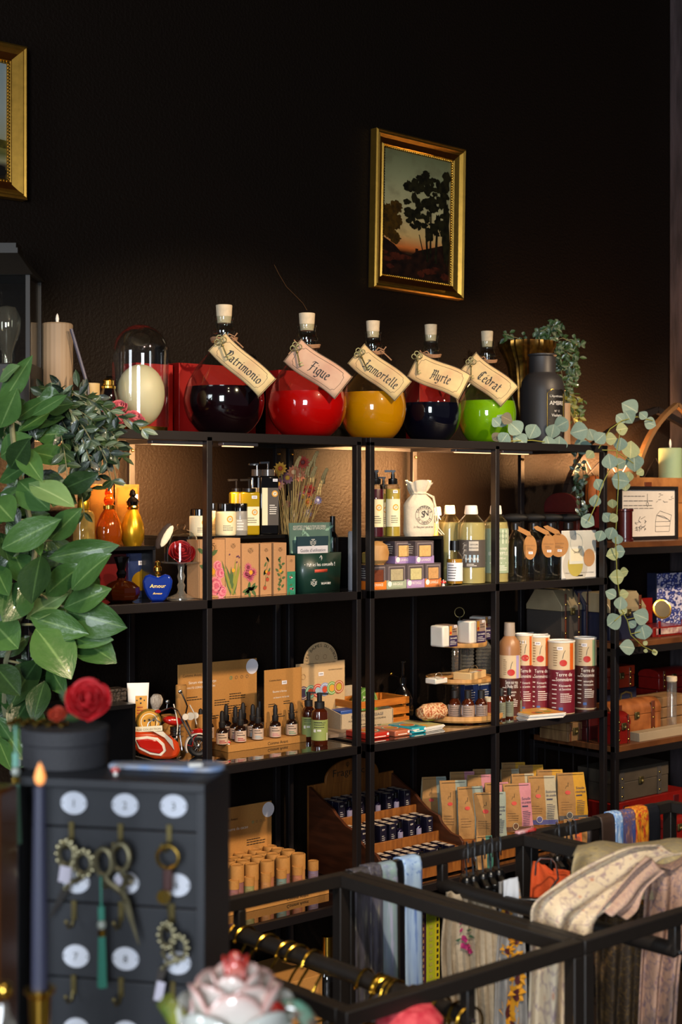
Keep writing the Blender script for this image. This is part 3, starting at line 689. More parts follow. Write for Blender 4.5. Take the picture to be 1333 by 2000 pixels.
MB().lathe([(28*k, 0), (28*k, .002), (20*k, .006), (9*k, .012), (6*k, .02), (8*k, .032), (5*k, .04), (8*k, .055), (5*k, .065), (7*k, zp-.008), (14*k, zp-.004), (39*k, zp), (40*k, zp+.003), (36*k, zp+.003), (1e-6, zp+.001)], glass('pressed_glass', '#f0eee6', .35, dens=.06), 28).build('pedestal', t)
zt = ht(P, 1024)
MB().lathe([(33*k, zp+.004), (33*k, zp+(zt-zp)*.5), (31*k, zp+(zt-zp)*.66), (24*k, zp+(zt-zp)*.79), (12*k, zp+(zt-zp)*.86), (6*k, zp+(zt-zp)*.87), (7*k, zp+(zt-zp)*.9), (9*k, zp+(zt-zp)*.95), (7*k, zt), (1e-6, zt)], CLEAR, 32).build('dome', t)
o = thing('red_rose', 'red fabric rose lying under the little glass dome', 'rose', P+Vector((0, 0, zp+.020)), 0)
rose(o, 24*k, mat('crimson_petal', '#b3121a', .5, 0, (50, .2), transl=.2), seed=4, name='flower_head', tilt=(.9, -.3))
P = col(322, .10, Z2); t = thing('hanging_soap', 'oval brown and white decoration leaning left of the glass dome', 'ornament', col(320, .09, Z2+.155), facing(P))
m = MB(); m.T = Matrix.Rotation(.5, 4, 'Y') @ Matrix.Diagonal((.014, .006, .036, 1)); m.ball((0, 0, 0), 1, mat('brown_weave', '#3b2a22', .8, 0, (300, .3))); m.T = Matrix.Translation((.008, -.006, 0)) @ Matrix.Rotation(.5, 4, 'Y') @ Matrix.Diagonal((.009, .003, .030, 1)); m.ball((0, 0, 0), 1, CREAM); m.build('shell', t)
# ---------------------------------------------------------------- second shelf, middle left bay
zr2 = aty(500, 1045, .12).z
riser(368, 564, .12, zr2, Z2, .20, 'low black riser carrying the cream jars and black pump bottles')
LBL = mat('cream_label', '#e6ddb8', .6, 0, (120, .05)); YOIL = mat('yellow_oil', '#a88c12', .2, coat=.6, noise=(10, .1)); FROST = mat('frosted_plastic', '#8f8d86', .35, coat=.3)
def nat_label(m, wp_, w, z0, z1):
    hh = z1-z0; seal(m, wp_, w*.18, z0+hh*.70, hh*.19 if hh < .045 else .009); lines(m, wp_, -w*.1, w*.34, z0+hh*.12, z0+hh*.42, 4, INK, .16)
def jar(px, Y, z, wpx, pyt, lab, mt=LBL, frost=False):
    P = col(px, Y, z)
    t, r, h = bottle('cream_jar', lab, 'jar', P, wpx, pyt, [('jar_body', [(0, 0), (.93, 0), (1, .03), (1, .72), (.92, .77)], FROST if frost else mt), ('lid', [(0, .76), (1.0, .76), (1.0, .98), (.95, 1), (0, 1)], mat('black_lid', '#0b0a0a', .15, coat=.6))], 'jars on the left riser')
    if not frost: band(t, r, h*.06, h*.70, LBL, nat_label)
    else: band(t, r, h*.15, h*.5, mat('grey_label', '#a9a69c', .5), lambda m, w_, w, z0, z1: lines(m, w_, -w*.2, w*.2, z0, z1, 4, WINK, .2))
jar(391, .13, zr2, 42, 994, 'wide cream labelled jar with black lid, leftmost on the riser')
jar(441, .14, zr2, 40, 983, 'cream labelled jar with black lid right of the front post')
jar(470, .13, zr2, 28, 983, 'small frosted jar with black lid on the riser', frost=True)
jar(418, .22, zr2, 36, 982, 'black lidded jar hidden behind the front post')
def slab(px, Y, z, w0, pyt, lab, body, lblfn, cap, grp=None, dpt=.028, pump=None, capw=.35, name='oil_bottle'):
    """bottle of rounded rectangular section, lid or pump on top"""
    P = col(px, Y, z); k = mpp(P); w = w0*k; h = ht(P, pyt); rz = facing(P)*.6
    t = thing(name, lab, 'bottle', P, rz, grp)
    MB().box(0, 0, 0, w, dpt, h, body).build('bottle_body', t, bevel=.004)
    MB().cyl(w*capw, h, h+cap[0], cap[1], 18).build('cap', t, bevel=.0008)
    if lblfn:
        m = MB(); lblfn(m, w, h, -dpt/2-.0006); m.build('label', t)
    if pump:
        m = MB(); m.cyl(.0028, h+cap[0], h+cap[0]+pump, cap[1] if len(cap) < 3 else cap[2], 10)
        m.bar((.002, 0, h+cap[0]+pump), (-.024, -.004, h+cap[0]+pump-.001), .007, BLK2 if len(cap) < 3 else cap[2], h=.005); m.build('pump', t)
    return t, w, h
def ylab(m, w, h, y):
    patch(m, flat(y), -w*.42, h*.22, w*.46, h*.66, LBL, 1); seal(m, flat(y-.0003), w*.22, h*.53, .008); lines(m, flat(y-.0003), -w*.15, w*.35, h*.27, h*.42, 3, INK, .15)
slab(462, .17, zr2, 26, 961, 'rear yellow oil bottle with silver spray stem on the riser', YOIL, None, (.010, BLK2), 'yellow oil bottles', pump=.022)
t, w, h = slab(487, .13, zr2, 38, 961, 'front yellow oil bottle with cream label on the riser', YOIL, ylab, (.010, BLK2), 'yellow oil bottles', pump=.022); price(t, w*.2, h*.88, .009, -.0152)
BGL = mat('black_bottle_glass', '#0a090a', .12, coat=1); SMK = mat('smoked_cap', '#4a4440', .25, coat=.6)
def blab(m, w, h, y):
    patch(m, flat(y), -w*.4, h*.16, w*.48, h*.80, mat('charcoal_label', '#4a4440', .6), 1); patch(m, flat(y-.0002), -w*.4, h*.16, -w*.1, h*.80, LBL, 1)
    seal(m, flat(y-.0003), w*.28, h*.70, .0085); lines(m, flat(y-.0003), -w*.0, w*.4, h*.34, h*.52, 5, WINK, .2)
slab(503, .19, zr2, 34, 930, 'rear black pump bottle with smoky cap on the riser', BGL, blab, (.018, SMK, CHROME), 'black pump bottles', pump=.014)
t, w, h = slab(524, .14, zr2, 38, 930, 'front black pump bottle with charcoal and cream label', BGL, blab, (.018, SMK, CHROME), 'black pump bottles', pump=.018); price(t, w*.3, h*.93, .008, -.0152)
# kraft boxes with printed flowers
PK = mat('pink_print', '#c9647c', .7, 0, (300, .3), c2='#a8435c'); PK2 = mat('rose_print', '#d98f96', .7, 0, (300, .3), c2='#c0687a'); GR = mat('leaf_print', '#4f6b3c', .7, 0, (300, .2)); OLV = mat('olive_print', '#8b8a35', .7); STRB = mat('berry_print', '#a8442c', .7); TEAL = mat('teal_print', '#2c9a78', .7, 0, (200, .3)); KR2 = mat('kraft_box_card', '#b98a5e', .75, 0, (250, .1)); CREST = mat('crest_print', '#7a5a38', .8)
def crest(m, wp_, cx, cz, s, mt):
    ring(m, wp_, cx, cz, s*.5, s*.62, mt, 16); m.text('B', cx, cz-s*.25, s*.7, mt, warp=wp_)
    for q in (-1, 1):
        for j in range(3): m.add([wp_(cx+q*s*.65, cz-s*.3+j*s*.3), wp_(cx+q*s*1.15, cz-s*.1+j*s*.32), wp_(cx+q*s*.68, cz-s*.12+j*s*.3)], [(0, 1, 2)], mt)
    m.add([wp_(cx-s*.6, cz+s*.75), wp_(cx+s*.6, cz+s*.75), wp_(cx+s*.6, cz+s*.9), wp_(cx-s*.6, cz+s*.9)], [(0, 1, 2, 3)], mt)
def leafp(m, y, x, z, a, L_, w, mt):
    d = Vector((cos(a), 0, sin(a))); s_ = Vector((-sin(a), 0, cos(a))); b = Vector((x, y, z))
    m.add([b, b+d*L_*.3+s_*w/2, b+d*L_*.7+s_*w*.4, b+d*L_, b+d*L_*.7-s_*w*.4, b+d*L_*.3-s_*w/2], [(0, 1, 2, 3, 4, 5)], mt)
def flower_box(p0, p1, Y, pyt, kind, lab, depth=.05, seed=1):
    A = col(p0, Y, Z2); B = col(p1, Y, Z2); t, w, h = carton('flower_printed_box', lab, 'box', A, B, pyt, depth, KR2, 'kraft boxes printed with flowers')
    r = random.Random(seed); m = MB(); y = -.0007
    if kind == 'rose':
        for cx, cz, s_ in ((.1, .2, .3), (.2, .55, .16), (-.1, .8, .1), (.3, .42, .18), (.35, .1, .2)):
            for j in range(4): disc(m, flat(y-.0001*j), cx*w+.002*j, cz*h, s_*w*(1-.22*j), (PK2, PK)[j % 2], 9)
        for j in range(9): leafp(m, y, r.uniform(-.3, .1)*w, r.uniform(.1, .9)*h, r.uniform(0, 6), w*.3, w*.14, GR)
        m.tube([(-.2*w, y, .3*h), (-.05*w, y, .6*h), (.1*w, y, .85*h)], .0006, GR, 4)
    elif kind == 'aloe':
        for j in range(11): leafp(m, y-.00005*j, r.uniform(-.2, .2)*w, .02*h, pi/2+r.uniform(-.45, .45), h*r.uniform(.4, .72), w*.16, (OLV, GR)[j % 2])
        for j in range(5): disc(m, flat(y-.001), r.uniform(-.4, .4)*w, h*r.uniform(.5, .75), w*.05, mat('purple_print', '#5c3450', .7), 7)
    elif kind == 'dahlia':
        for j in range(9): leafp(m, y, r.uniform(-.2, .2)*w, .12*h, r.uniform(0, 2*pi), w*.4, w*.18, GR)
        for cx, cz in ((-.15, .55), (.15, .45), (-.02, .35), (-.25, .42)):
            for j in range(12): leafp(m, y-.0003, cx*w, cz*h, j*pi/6, w*.25, w*.07, PK)
    elif kind == 'berry':
        for j in range(7): leafp(m, y, r.uniform(-.3, .3)*w, r.uniform(.35, .7)*h, r.uniform(.5, 2.6), w*.45, w*.16, GR)
        for cx, cz in ((.1, .30), (-.12, .14), (.2, .42)): disc(m, flat(y-.0003), cx*w, cz*h, w*.16, STRB, 10); disc(m, flat(y-.0005), cx*w, (cz+.04)*h, w*.06, GR, 6)
        m.tube([(-.1*w, y, .15*h), (0, y, .45*h), (.2*w, y, .68*h)], .0005, GR, 4)
    elif kind == 'branch':
        m.tube([(-.15*w, y, .05*h), (.05*w, y, .35*h), (-.05*w, y, .7*h)], .0005, GR, 4)
        for j in range(14): leafp(m, y, r.uniform(-.15, .15)*w, (.08+.045*j)*h, (0.5 if j % 2 else 2.6)+r.uniform(-.3, .3), w*.3, w*.16, GR)
    else:
        patch(m, flat(y), -w/2, 0, w/2, h*.58, TEAL, 1)
        for j in range(8): leafp(m, y-.0003, r.uniform(-.3, .3)*w, r.uniform(.05, .5)*h, r.uniform(0, 6), w*.35, w*.18, (CREAM, GR, PK)[j % 3])
    crest(m, flat(y-.0006), 0, h*.86, w*.16, CREST); m.build('printed_front', t)
    if kind != 'teal':
        m = MB(); disc(m, flat(y-.0009), 0, h*.45, w*.11, ORI, 12); m.build('round_seal', t)
flower_box(388, 440, .05, 1054, 'rose', 'kraft box printed with pink roses, leftmost, partly behind the post', seed=1)
flower_box(441, 470, .05, 1051, 'aloe', 'narrow kraft box printed with green reeds', seed=2)
flower_box(473, 506, .045, 1062, 'dahlia', 'kraft box printed with deep pink dahlias', seed=3)
flower_box(509, 531, .05, 1061, 'berry', 'narrow kraft box printed with strawberries', seed=4)
flower_box(535, 560, .05, 1060, 'branch', 'kraft box printed with a leafy green branch', seed=5)
flower_box(561, 577, .045, 1085, 'teal', 'short kraft box with teal printed lower half', seed=6, depth=.03)
# dried flower bouquet in a dark vase
P = col(566, .20, Z2); t = thing('dried_bouquet', 'bunch of dried flowers and wheat behind the green leaflet stand', 'flowers', P)
k = mpp(P); r = random.Random(11); m = MB(); STM = mat('straw_stem', '#9a8450', .8); stems = []
WH = mat('wheat_ear', '#c9ac70', .8, 0, (200, .2)); 
heads = [(518, 935, 'y'), (548, 915, 'y'), (536, 928, 'y'), (592, 903, 'r'), (562, 933, 'p'), (585, 928, 'o'), (574, 922, 'o'), (543, 945, 'p'), (604, 958, 'r'), (621, 977, 'l'), (602, 981, 'y2'), (601, 1003, 'l'), (575, 1007, 'l'), (560, 985, 'br'), (600, 915, 'w'), (612, 895, 'w'), (609, 925, 'w'), (631, 928, 'w'), (578, 905, 'w'), (623, 950, 'w'), (592, 970, 'p')]
cols = {'y': ('#d79a1c', '#9a3a10'), 'r': ('#b3321a', '#5c120a'), 'p': ('#b87a86', '#d8a028'), 'o': ('#cf7a50', '#e0b080'), 'l': ('#a79ac0', '#d8d0e0'), 'y2': ('#c98a20', '#a05010'), 'br': ('#7a4a3a', '#3a201a')}
for px, py, c in heads:
    Q = aty(px, py, .20+r.uniform(-.04, .05))-P; b0 = Vector((r.uniform(-.02, .02), r.uniform(-.02, .02), .03))
    m.tube([b0, b0+(Q-b0)*.5+Vector((r.uniform(-.01, .01), 0, .0)), Q], .0011, STM, 4)
    h_ = MB(face_frame(Q, RV, ZV))
    if c == 'w':
        for j in range(9):
            for s_ in (-1, 1): h_.ball((s_*.0035*(1-.06*j)+.0006*j*j*.3, -.002*(j%2), -.02+.0045*j), .0032, WH, 6, (1, 1, 1.5))
        h_.build('wheat_ear', t)
    else:
        a_, b_ = cols[c]; ma = mat('petal_'+c, a_, .7, 0, (90, .3)); mb_ = mat('flower_eye_'+c, b_, .7); rr = .020 if c in 'yrpo' else .014
        for l in range(2):
            for j in range(11):
                a = 2*pi*j/11+l*.3; d_ = Vector((cos(a), -.25-.4*l, sin(a))).normalized(); sd = Vector((-sin(a), 0, cos(a)))
                L_ = rr*(1-.3*l); h_.add([(0, 0, 0), d_*L_*.6+sd*L_*.22, d_*L_, d_*L_*.6-sd*L_*.22], [(0, 1, 2, 3)], ma)
        h_.ball((0, -.004, 0), rr*.35, mb_, 8, (1, .6, 1)); h_.build('flower_head', t)
for j in range(46):
    a0 = (r.uniform(-.03, .03), r.uniform(-.02, .02), .02); q = aty(r.uniform(535, 625), r.uniform(900, 1000), .2+r.uniform(-.05, .05))-P
    m.tube([a0, Vector(a0)*.4+q*.5, q], .0008, STM, 3)
m.build('stems', t)
MB().lathe([(1e-6, 0), (.03, 0), (.034, .03), (.030, .09), (.026, .10), (.024, .10)], BLK2, 20).build('vase', t)
# green leaflet stand
GRN = mat('grey_green_card', '#5c7a70', .55, 0, (20, .1)); DGR = mat('dark_green_card', '#16382e', .4, coat=.2); LGP = mat('pale_leaf_print', '#8fb8a4', .6); SLT = mat('slate_card', '#27404a', .5)
A = col(583, .06, Z2); B = col(678, .06, Z2); w = (B-A).length*1.0; Pc = (A+B)/2; rz = .15; t = thing('leaflet_stand', 'green cardboard leaflet stand reading Par ici les conseils', 'display stand', Pc, rz)
h = ht(Pc, 1021)
m = MB(); m.T = Matrix.Translation((.004, .045, 0)) @ Matrix.Rotation(-.05, 4, 'X'); m.box(.006, 0, 0, w*1.0, .003, h, GRN); r = random.Random(2)
for j in range(26): leafp(m, -.0022, r.uniform(-.42, .5)*w, r.uniform(.1, .95)*h, r.uniform(0, 6.2), w*.13, w*.045, LGP)
m.text('ADOPTEZ UNE ROUTINE DE SOINS', 0, h*.93, .0075, WINK, y=-.0025, w=w*.78); m.text('NATURELLE, SIMPLE ET EFFICACE !', 0, h*.895, .0075, WINK, y=-.0025, w=w*.78); m.build('back_card', t)
m = MB(); m.box(-.006, .032, 0, w*.74, .004, h*.80, SLT); crest(m, flat(.0296), -.006, h*.70, w*.07, WINK); patch(m, flat(.0297), -w*.40, h*.5, w*.32, h*.66, PRICE, 1); m.text('Guide d\u2019utilisation', -.006, h*.575, .012, mat('navy_ink', '#27304a', .6), y=.0293, w=w*.6); m.build('leaflet', t)
m = MB(); hp_ = h*.56; m.add([(-w*.42, .0, 0), (w*.40, .0, 0), (w*.44, .0, hp_), (-w*.46, .0, hp_), (w*.42, .045, 0), (w*.47, .045, hp_), (-w*.44, .045, 0), (-w*.47, .045, hp_)], [(0, 1, 2, 3), (1, 4, 5, 2), (6, 0, 3, 7)], DGR)
m.text('Par ici les conseils !', -w*.05, hp_*.66, .014, WINK, y=-.0008, w=w*.66); patch(m, flat(-.0006), -w*.2, hp_*.50, w*.1, hp_*.58, mat('coral_print', '#d8523a', .6), 1); m.text('\u2191', -w*.05, hp_*.8, .02, WINK, y=-.0008); crest(m, flat(-.0008), -w*.22, hp_*.22, w*.07, WINK); m.text('BIONOBLE', w*.07, hp_*.18, .008, WINK, y=-.0008); m.build('pocket', t, solid=.0012)
SILV = mat('pearl_silver', '#a6a6ae', .3, .3, coat=.3)
bottle('lotion_bottle', 'pearl grey cylindrical lotion bottle at the right end of the left unit', 'bottle', col(693, .045, Z2), 26, 1020, [('bottle_body', [(0, 0), (.95, 0), (1, .02), (1, .84), (.85, .87)], SILV), ('cap', [(0, .87), (.35, .87), (.35, .93), (.2, .93), (.2, 1), (0, 1)], BLK2)])
for px_, pyt, lab in ((650, 1008, 'black pump bottle barely visible behind the green leaflet stand'),):
    bottle('dark_bottle', lab, 'bottle', col(px_, .2, Z2), 26, pyt, [('bottle_body', [(0, 0), (1, 0), (1, .7), (.4, .78)], BGL), ('cap', [(0, .78), (.4, .78), (.4, 1), (0, 1)], BLK2)])
# ---------------------------------------------------------------- second shelf, middle right bay
zr3 = aty(800, 1048, .10).z
riser(716, 867, .10, zr3, Z2, .20, 'low black riser carrying the cloth bag and pump bottles')
PUMP = [('cap', [(0, .76), (.62, .76), (.62, .83), (.3, .85), (.3, .90), (0, .9)], BLK2)]
def soap(px, Y, z, wpx, pyt, lab, liq, name='soap_bottle', body=.78):
    P = col(px, Y, z); t, r, h = bottle(name, lab, 'bottle', P, wpx, pyt, [('liquid', [(0, .01), (.93, .01), (.93, .70), (.9, .71), (0, .71)], liq), ('bottle_body', [(.95, 0), (1, .02), (1, .72), (.9, .76), (.5, .79)], CLEAR), ('cap', [(0, .78), (.55, .78), (.6, .79), (.6, .86), (.28, .87), (.26, .93), (0, .93)], BLK2)], 'pump bottles on the right riser')
    band(t, r, h*.15, h*.56, LBL, nat_label, 1.1)
    m = MB(); m.cyl(r*.2, h*.93, h*.97, BLK2, 10); m.bar((r*.3, 0, h*.975), (-r*1.1, -.002, h*.975), r*.45, BLK2, h=r*.28); m.build('pump', t)
    return t, r, h
soap(735, .12, zr3, 31, 917, 'burgundy pump bottle with cream label beside the double posts', mat('burgundy_soap', '#4a0a22', .3))
soap(750, .20, zr3, 24, 930, 'rear pump bottle of olive yellow soap', mat('olive_soap', '#9a8a20', .3))
t, r, h = soap(768, .13, zr3, 30, 917, 'golden pump bottle with cream label left of the cloth bag', mat('golden_soap', '#b8a040', .3)); price(t, r*.35, h*.67, .009, warp=wrap(r*1.03))
# cloth bag
CLOTH = mat('cotton_cloth', '#d9cdb8', .9, 0, (350, .1), (60, .5))
def clothbag(px, Y, z, wpx, pyt, lab, logo=True):
    P = col(px, Y, z); k = mpp(P); w = wpx*k; h = ht(P, pyt); t = thing('cloth_bag', lab, 'bag', P, facing(P)*.5, 'drawstring cloth bags')
    def fn(u, v):
        a = 2*pi*u; zz = v*h
        if v < .06: kx = .92+.08*v/.06
        elif v < .55: kx = 1-.02*v
        elif v < .76: kx = 1-.55*((v-.55)/.21)**1.5
        elif v < .80: kx = .44
        else: kx = .44+.38*((v-.80)/.20)**.7
        ruf = 1+(.12*sin(9*a)*max(0, (v-.6)/.4) if v > .6 else .01*sin(5*a+v*9))
        x = (w/2)*kx*math.copysign(abs(cos(a))**.75, cos(a))*ruf; y = .030*min(kx*1.0, 1)*math.copysign(abs(sin(a))**.8, sin(a))*ruf
        return (x, y, zz+(.004*sin(3*a) if v > .95 else 0))
    m = MB(); m.grid(fn, 48, 30, CLOTH); m.add([fn(i/24, 0) for i in range(24)], [tuple(range(24))], CLOTH)
    m.build('cloth', t, smooth=80)
    m = MB(); zz = h*.78
    m.tube([(w*.24*cos(a*pi/8), .018*sin(a*pi/8), zz) for a in range(16)], .0018, CREAM, 6, closed=True)
    m.tube([(w*.2, -.012, zz), (w*.38, -.02, h*.7), (w*.46, -.024, h*.5), (w*.47, -.02, h*.3), (w*.5, -.022, h*.12), (w*.64, -.03, .004)], .0018, CREAM, 6)
    m.tube([(w*.2, -.012, zz), (w*.42, -.018, h*.72), (w*.52, -.02, h*.45), (w*.56, -.022, h*.15), (w*.72, -.03, .004)], .0018, CREAM, 6); m.build('drawstring', t)
    if logo:
        def wp_(X, Zq):
            u = X/(w/2); return (X, -.0305*(1-abs(u)**2.6)**.5-.0012 if abs(u) < 1 else 0, Zq)
        m = MB(); cz = h*.385; ring(m, wp_, w*.05, cz, w*.29, w*.30, INK, 32); ring(m, wp_, w*.05, cz, w*.19, w*.197, INK, 32)
        ARC(m, 'SAVONNERIE', w*.05, cz, w*.215, .010, INK, wp_, radians(165), radians(15)); ARC(m, 'DE NERRIE', w*.05, cz, w*.275, .009, INK, wp_, radians(200), radians(340))
        m.text('S', w*.0, cz-w*.07, .026, INK, warp=wp_); m.text('N', w*.11, cz-w*.02, .022, INK, warp=wp_); m.text('La Peau pour tout de lune', w*.03, cz-w*.40, .009, INK, warp=wp_, w=w*.66, shear=.3); m.build('printed_logo', t)
clothbag(812, .16, zr3, 40, 948, 'rear cloth bag hidden behind the printed one', False)
clothbag(819, .12, zr3, 62, 940, 'white drawstring cloth bag printed with a round black logo')
# soap boxes
SGR = mat('charcoal_soap_box', '#4c4248', .6, 0, (80, .1))
def soapbox(p0, p1, Y, z, pyt, band_c, soap_c, word, lab, stack=None):
    A = col(p0, Y, z); B = col(p1, Y, z); t, w, h = carton('soap_box', lab, 'soap box', A, B, pyt, .05, SGR, 'boxed soaps beside the mushroom', h=stack)
    bm_ = mat('band_'+band_c.strip('#'), band_c, .6); sm_ = mat('soap_'+soap_c.strip('#'), soap_c, .8, 0, (150, .2), (120, .4))
    m = MB(); patch(m, flat(-.0006), -w/2, 0, w/2, h*.33, bm_, 1); patch(m, flat(-.0005), -w*.40, h*.25, w*.42, h*.92, mat('frame_print', '#8a8084', .6), 1); patch(m, flat(-.0007), -w*.37, h*.28, w*.39, h*.88, SGR, 1)
    m.text(word, w*.06, h*.1, h*.17, WINK, y=-.0009, w=w*.5); disc(m, flat(-.0009), -w*.34, h*.17, h*.12, WINK, 12); patch(m, (lambda X, Zq: (-w/2-.0006, X, Zq)), .0, 0, .05, h*.33, bm_, 1)
    lines(m, (lambda X, Zq: (-w/2-.0008, .05-X, Zq)), .006, .044, h*.42, h*.9, 5, WINK, .15); m.build('printed_sleeve', t)
    MB().box(.0, .0, h*.30, w*.62, .006, h*.5, sm_).build('soap_bar', t, bevel=.0015)
    return h
hb = soapbox(721, 755, .05, Z2, 1104, '#d8741c', '#6a2c0c', 'ORANGE', 'boxed soap with orange band, partly behind the double posts')
for a in ((755.5, 794, '#93a08a', '#b0a684', 'ARGILE', 'boxed soap with sage green band on the bottom row'), (795, 829.5, '#a184b4', '#c8c08a', 'PATCHOULI', 'boxed soap with mauve band on the bottom row'), (830.5, 862, '#c07038', '#c99a62', 'CANNELLE', 'boxed soap with burnt orange band on the bottom row')):
    soapbox(a[0], a[1], .05, Z2, 1104, a[2], a[3], a[4], a[5], hb)
soapbox(812, 848, .055, Z2+hb, 0, '#9a80b8', '#d8b070', 'LAVANDE', 'boxed soap with lilac band, right one of the upper pair', hb*.98)
soapbox(772, 806, .085, Z2+hb, 0, '#9a80b8', '#d8b070', 'LAVANDE', 'boxed soap with lilac band, left one of the upper pair', hb*.98)
# wooden dish with soap bars and a round brush
WD = mat('pale_wood', '#c0935a', .6, 0, (12, .25, (1, 8, 1)), c2='#a87840')
P = col(740, .05, Z2+hb); t = thing('soap_dish', 'slatted wooden soap dish on the bottom soap boxes', 'soap dish', P); MB().box(0, .03, .0, .060, .04, .004, WD).build('slats', t, bevel=.001)
for i, (x, c) in enumerate(((-.012, '#b89a4a'), (.014, '#a8a04a'))): tag(MB().box(0, 0, 0, .022, .03, .030, mat('olive_soap_%d' % i, c, .7, 0, (60, .2))).build('soap_bar', loc=P+Vector((x, .03, .0045)), bevel=.003), ('left' if i == 0 else 'right')+' olive coloured soap block on the wooden dish', 'soap')
t = thing('bath_brush', 'round beige wooden brush head beside the double posts', 'brush', col(737, .02, Z2+hb+.006), 0)
P_ = t.location; m = MB(); m.lathe([(1e-6, 0), (.020, .0), (.030, .01), (.033, .03), (.028, .05), (.012, .06), (1e-6, .062)], WD, 24, (0, 0, 0)); m.build('wooden_head', t)
# small mushroom charms
def mushroom(P, s, lab):
    t = thing('toy_mushroom', lab, 'ornament', P, 0, 'tiny red mushroom ornaments')
    MB().lathe([(1e-6, 0), (.35*s, 0), (.26*s, .3*s), (.26*s, .7*s), (1e-6, .75*s)], WHITE, 12).build('stalk', t)
    m = MB(); m.lathe([(1e-6, .55*s), (.62*s, .55*s), (.62*s, .75*s), (.45*s, 1.05*s), (1e-6, 1.2*s)], mat('mushroom_red', '#c41c14', .3, coat=.5), 16)
    for a in (0, 1.3, 2.6, 4, 5.2): m.ball((.48*s*cos(a), .48*s*sin(a), .88*s), .13*s, WHITE, 6)
    m.ball((0, 0, 1.18*s), .15*s, WHITE, 6); m.build('spotted_cap', t)
mushroom(col(866.5, .03, Z2), .013, 'tiny red spotted mushroom beside the soap boxes on the second shelf')
# small bottles and big soap bottles with white caps
for px_, Y, lab in ((873, .16, 'rear small oil bottle with black cap beside the soap boxes'), (889, .06, 'front small oil bottle with white printed label and black cap')):
    t, r, h = bottle('oil_flacon', lab, 'bottle', col(px_, Y, Z2), 33 if Y < .1 else 26, 1056, [('oil', [(0, .02), (.9, .02), (.9, .58), (0, .58)], mat('honey_oil', '#b8862c', .2, coat=.3)), ('bottle_body', [(.93, 0), (1, .03), (1, .55), (.85, .66), (.5, .74), (.5, .78)], CLEAR), ('cap', [(0, .78), (.62, .78), (.62, 1), (0, 1)], BLK2)], 'small oil bottles')
    band(t, r, h*.08, h*.50, PRICE, lambda m, w_, w, z0, z1: lines(m, w_, -w*.4, w*.1, z0+.004, z1-.003, 6, INK, .16), 1.15)
SO = mat('milky_soap', '#cfc68c', .35, coat=.3, sss=0, transl=.15); HD = glass('plastic_shell', '#eceae0', .14)
def litre(px, Y, wpx, pyt, lab, kind):
    t, r, h = bottle('litre_soap_bottle', lab, 'bottle', col(px, Y, Z2), wpx, pyt, [('liquid', [(0, .005), (.96, .005), (.96, .70), (.9, .78), (0, .78)], SO), ('bottle_body', [(.95, 0), (1, .01), (1, .72), (.9, .79), (.45, .88), (.42, .9)], HD), ('cap', [(0, .885), (.46, .885), (.48, .90), (.42, .99), (.38, 1), (0, 1)], WHITE)], 'white capped litre bottles of liquid soap')
    if kind == 'black':
        def dr(m, w_, w, z0, z1):
            hh = z1-z0; patch(m, w_, -w*.06, z0+hh*.60, w*.20, z0+hh*.95, mat('grey_print', '#b8b2a8', .6), 3); patch(m, w_, -w*.15, z0+hh*.18, w*.20, z0+hh*.45, mat('sky_blue_print', '#9fc0d8', .6), 3)
            w2 = lambda X, Zq: tuple(Vector(w_(X, Zq))*1.0+Vector((0, -.0004, 0)))
            m.text('SAVON', w*.07, z0+hh*.80, .007, INK, warp=w2); m.text('MENAGER', w*.07, z0+hh*.68, .006, INK, warp=w2); m.text('NATUREL', w*.03, z0+hh*.26, .010, WINK, warp=w2); lines(m, w_, -w*.12, w*.16, z0+hh*.03, z0+hh*.14, 2, WINK, .2)
            for j in range(10): m.add([w_(-w*.25+.02*w*(j % 3), z0+hh*(.3+.06*j)), w_(-w*.1, z0+hh*(.33+.06*j)), w_(-w*.2, z0+hh*(.36+.06*j))], [(0, 1, 2)], mat('grey_print', '#b8b2a8', .6))
        band(t, r, h*.21, h*.56, mat('charcoal_label', '#4a4440', .6), dr, 1.3)
    elif kind == 'green':
        SG = mat('sage_label', '#93a68c', .6)
        def dr(m, w_, w, z0, z1):
            hh = z1-z0; patch(m, w_, -w*.05, z0+hh*.66, w*.48, z0+hh*.97, mat('pale_sage_label', '#c8cfba', .6), 4)
            w2 = lambda X, Zq: tuple(Vector(w_(X, Zq))+Vector((0, -.0004, 0))); g = mat('sage_ink', '#6a7a66', .6)
            m.text('SAVON', w*.2, z0+hh*.86, .010, g, warp=w2); m.text('ARTHUR', w*.2, z0+hh*.75, .010, g, warp=w2)
            m.text('Multi-usage', w*.12, z0+hh*.53, .012, WINK, warp=w2); m.text('EUCALYPTUS', w*.1, z0+hh*.40, .014, WINK, warp=w2, w=w*.62); m.text('500 ml', w*.2, z0+hh*.31, .009, WINK, warp=w2); patch(m, w_, -w*.5, z0+hh*.22, w*.5, z0+hh*.235, WINK, 6)
            lines(m, w_, 0, w*.4, z0+hh*.05, z0+hh*.18, 3, WINK, .18)
        band(t, r, h*.12, h*.70, SG, dr, 1.35)
    else: price(t, r*.5, h*.52, .012, warp=wrap(r*1.02))
litre(852, .24, 44, 990, 'rearmost litre soap bottle with white cap behind the cloth bag', 'none')
litre(879, .14, 46, 987, 'unlabelled litre soap bottle with white cap', 'none')
litre(921, .068, 56, 987, 'litre soap bottle with charcoal label and pale blue patch', 'black')
litre(969, .066, 50, 987, 'litre soap bottle with sage green eucalyptus label behind the middle post', 'green')
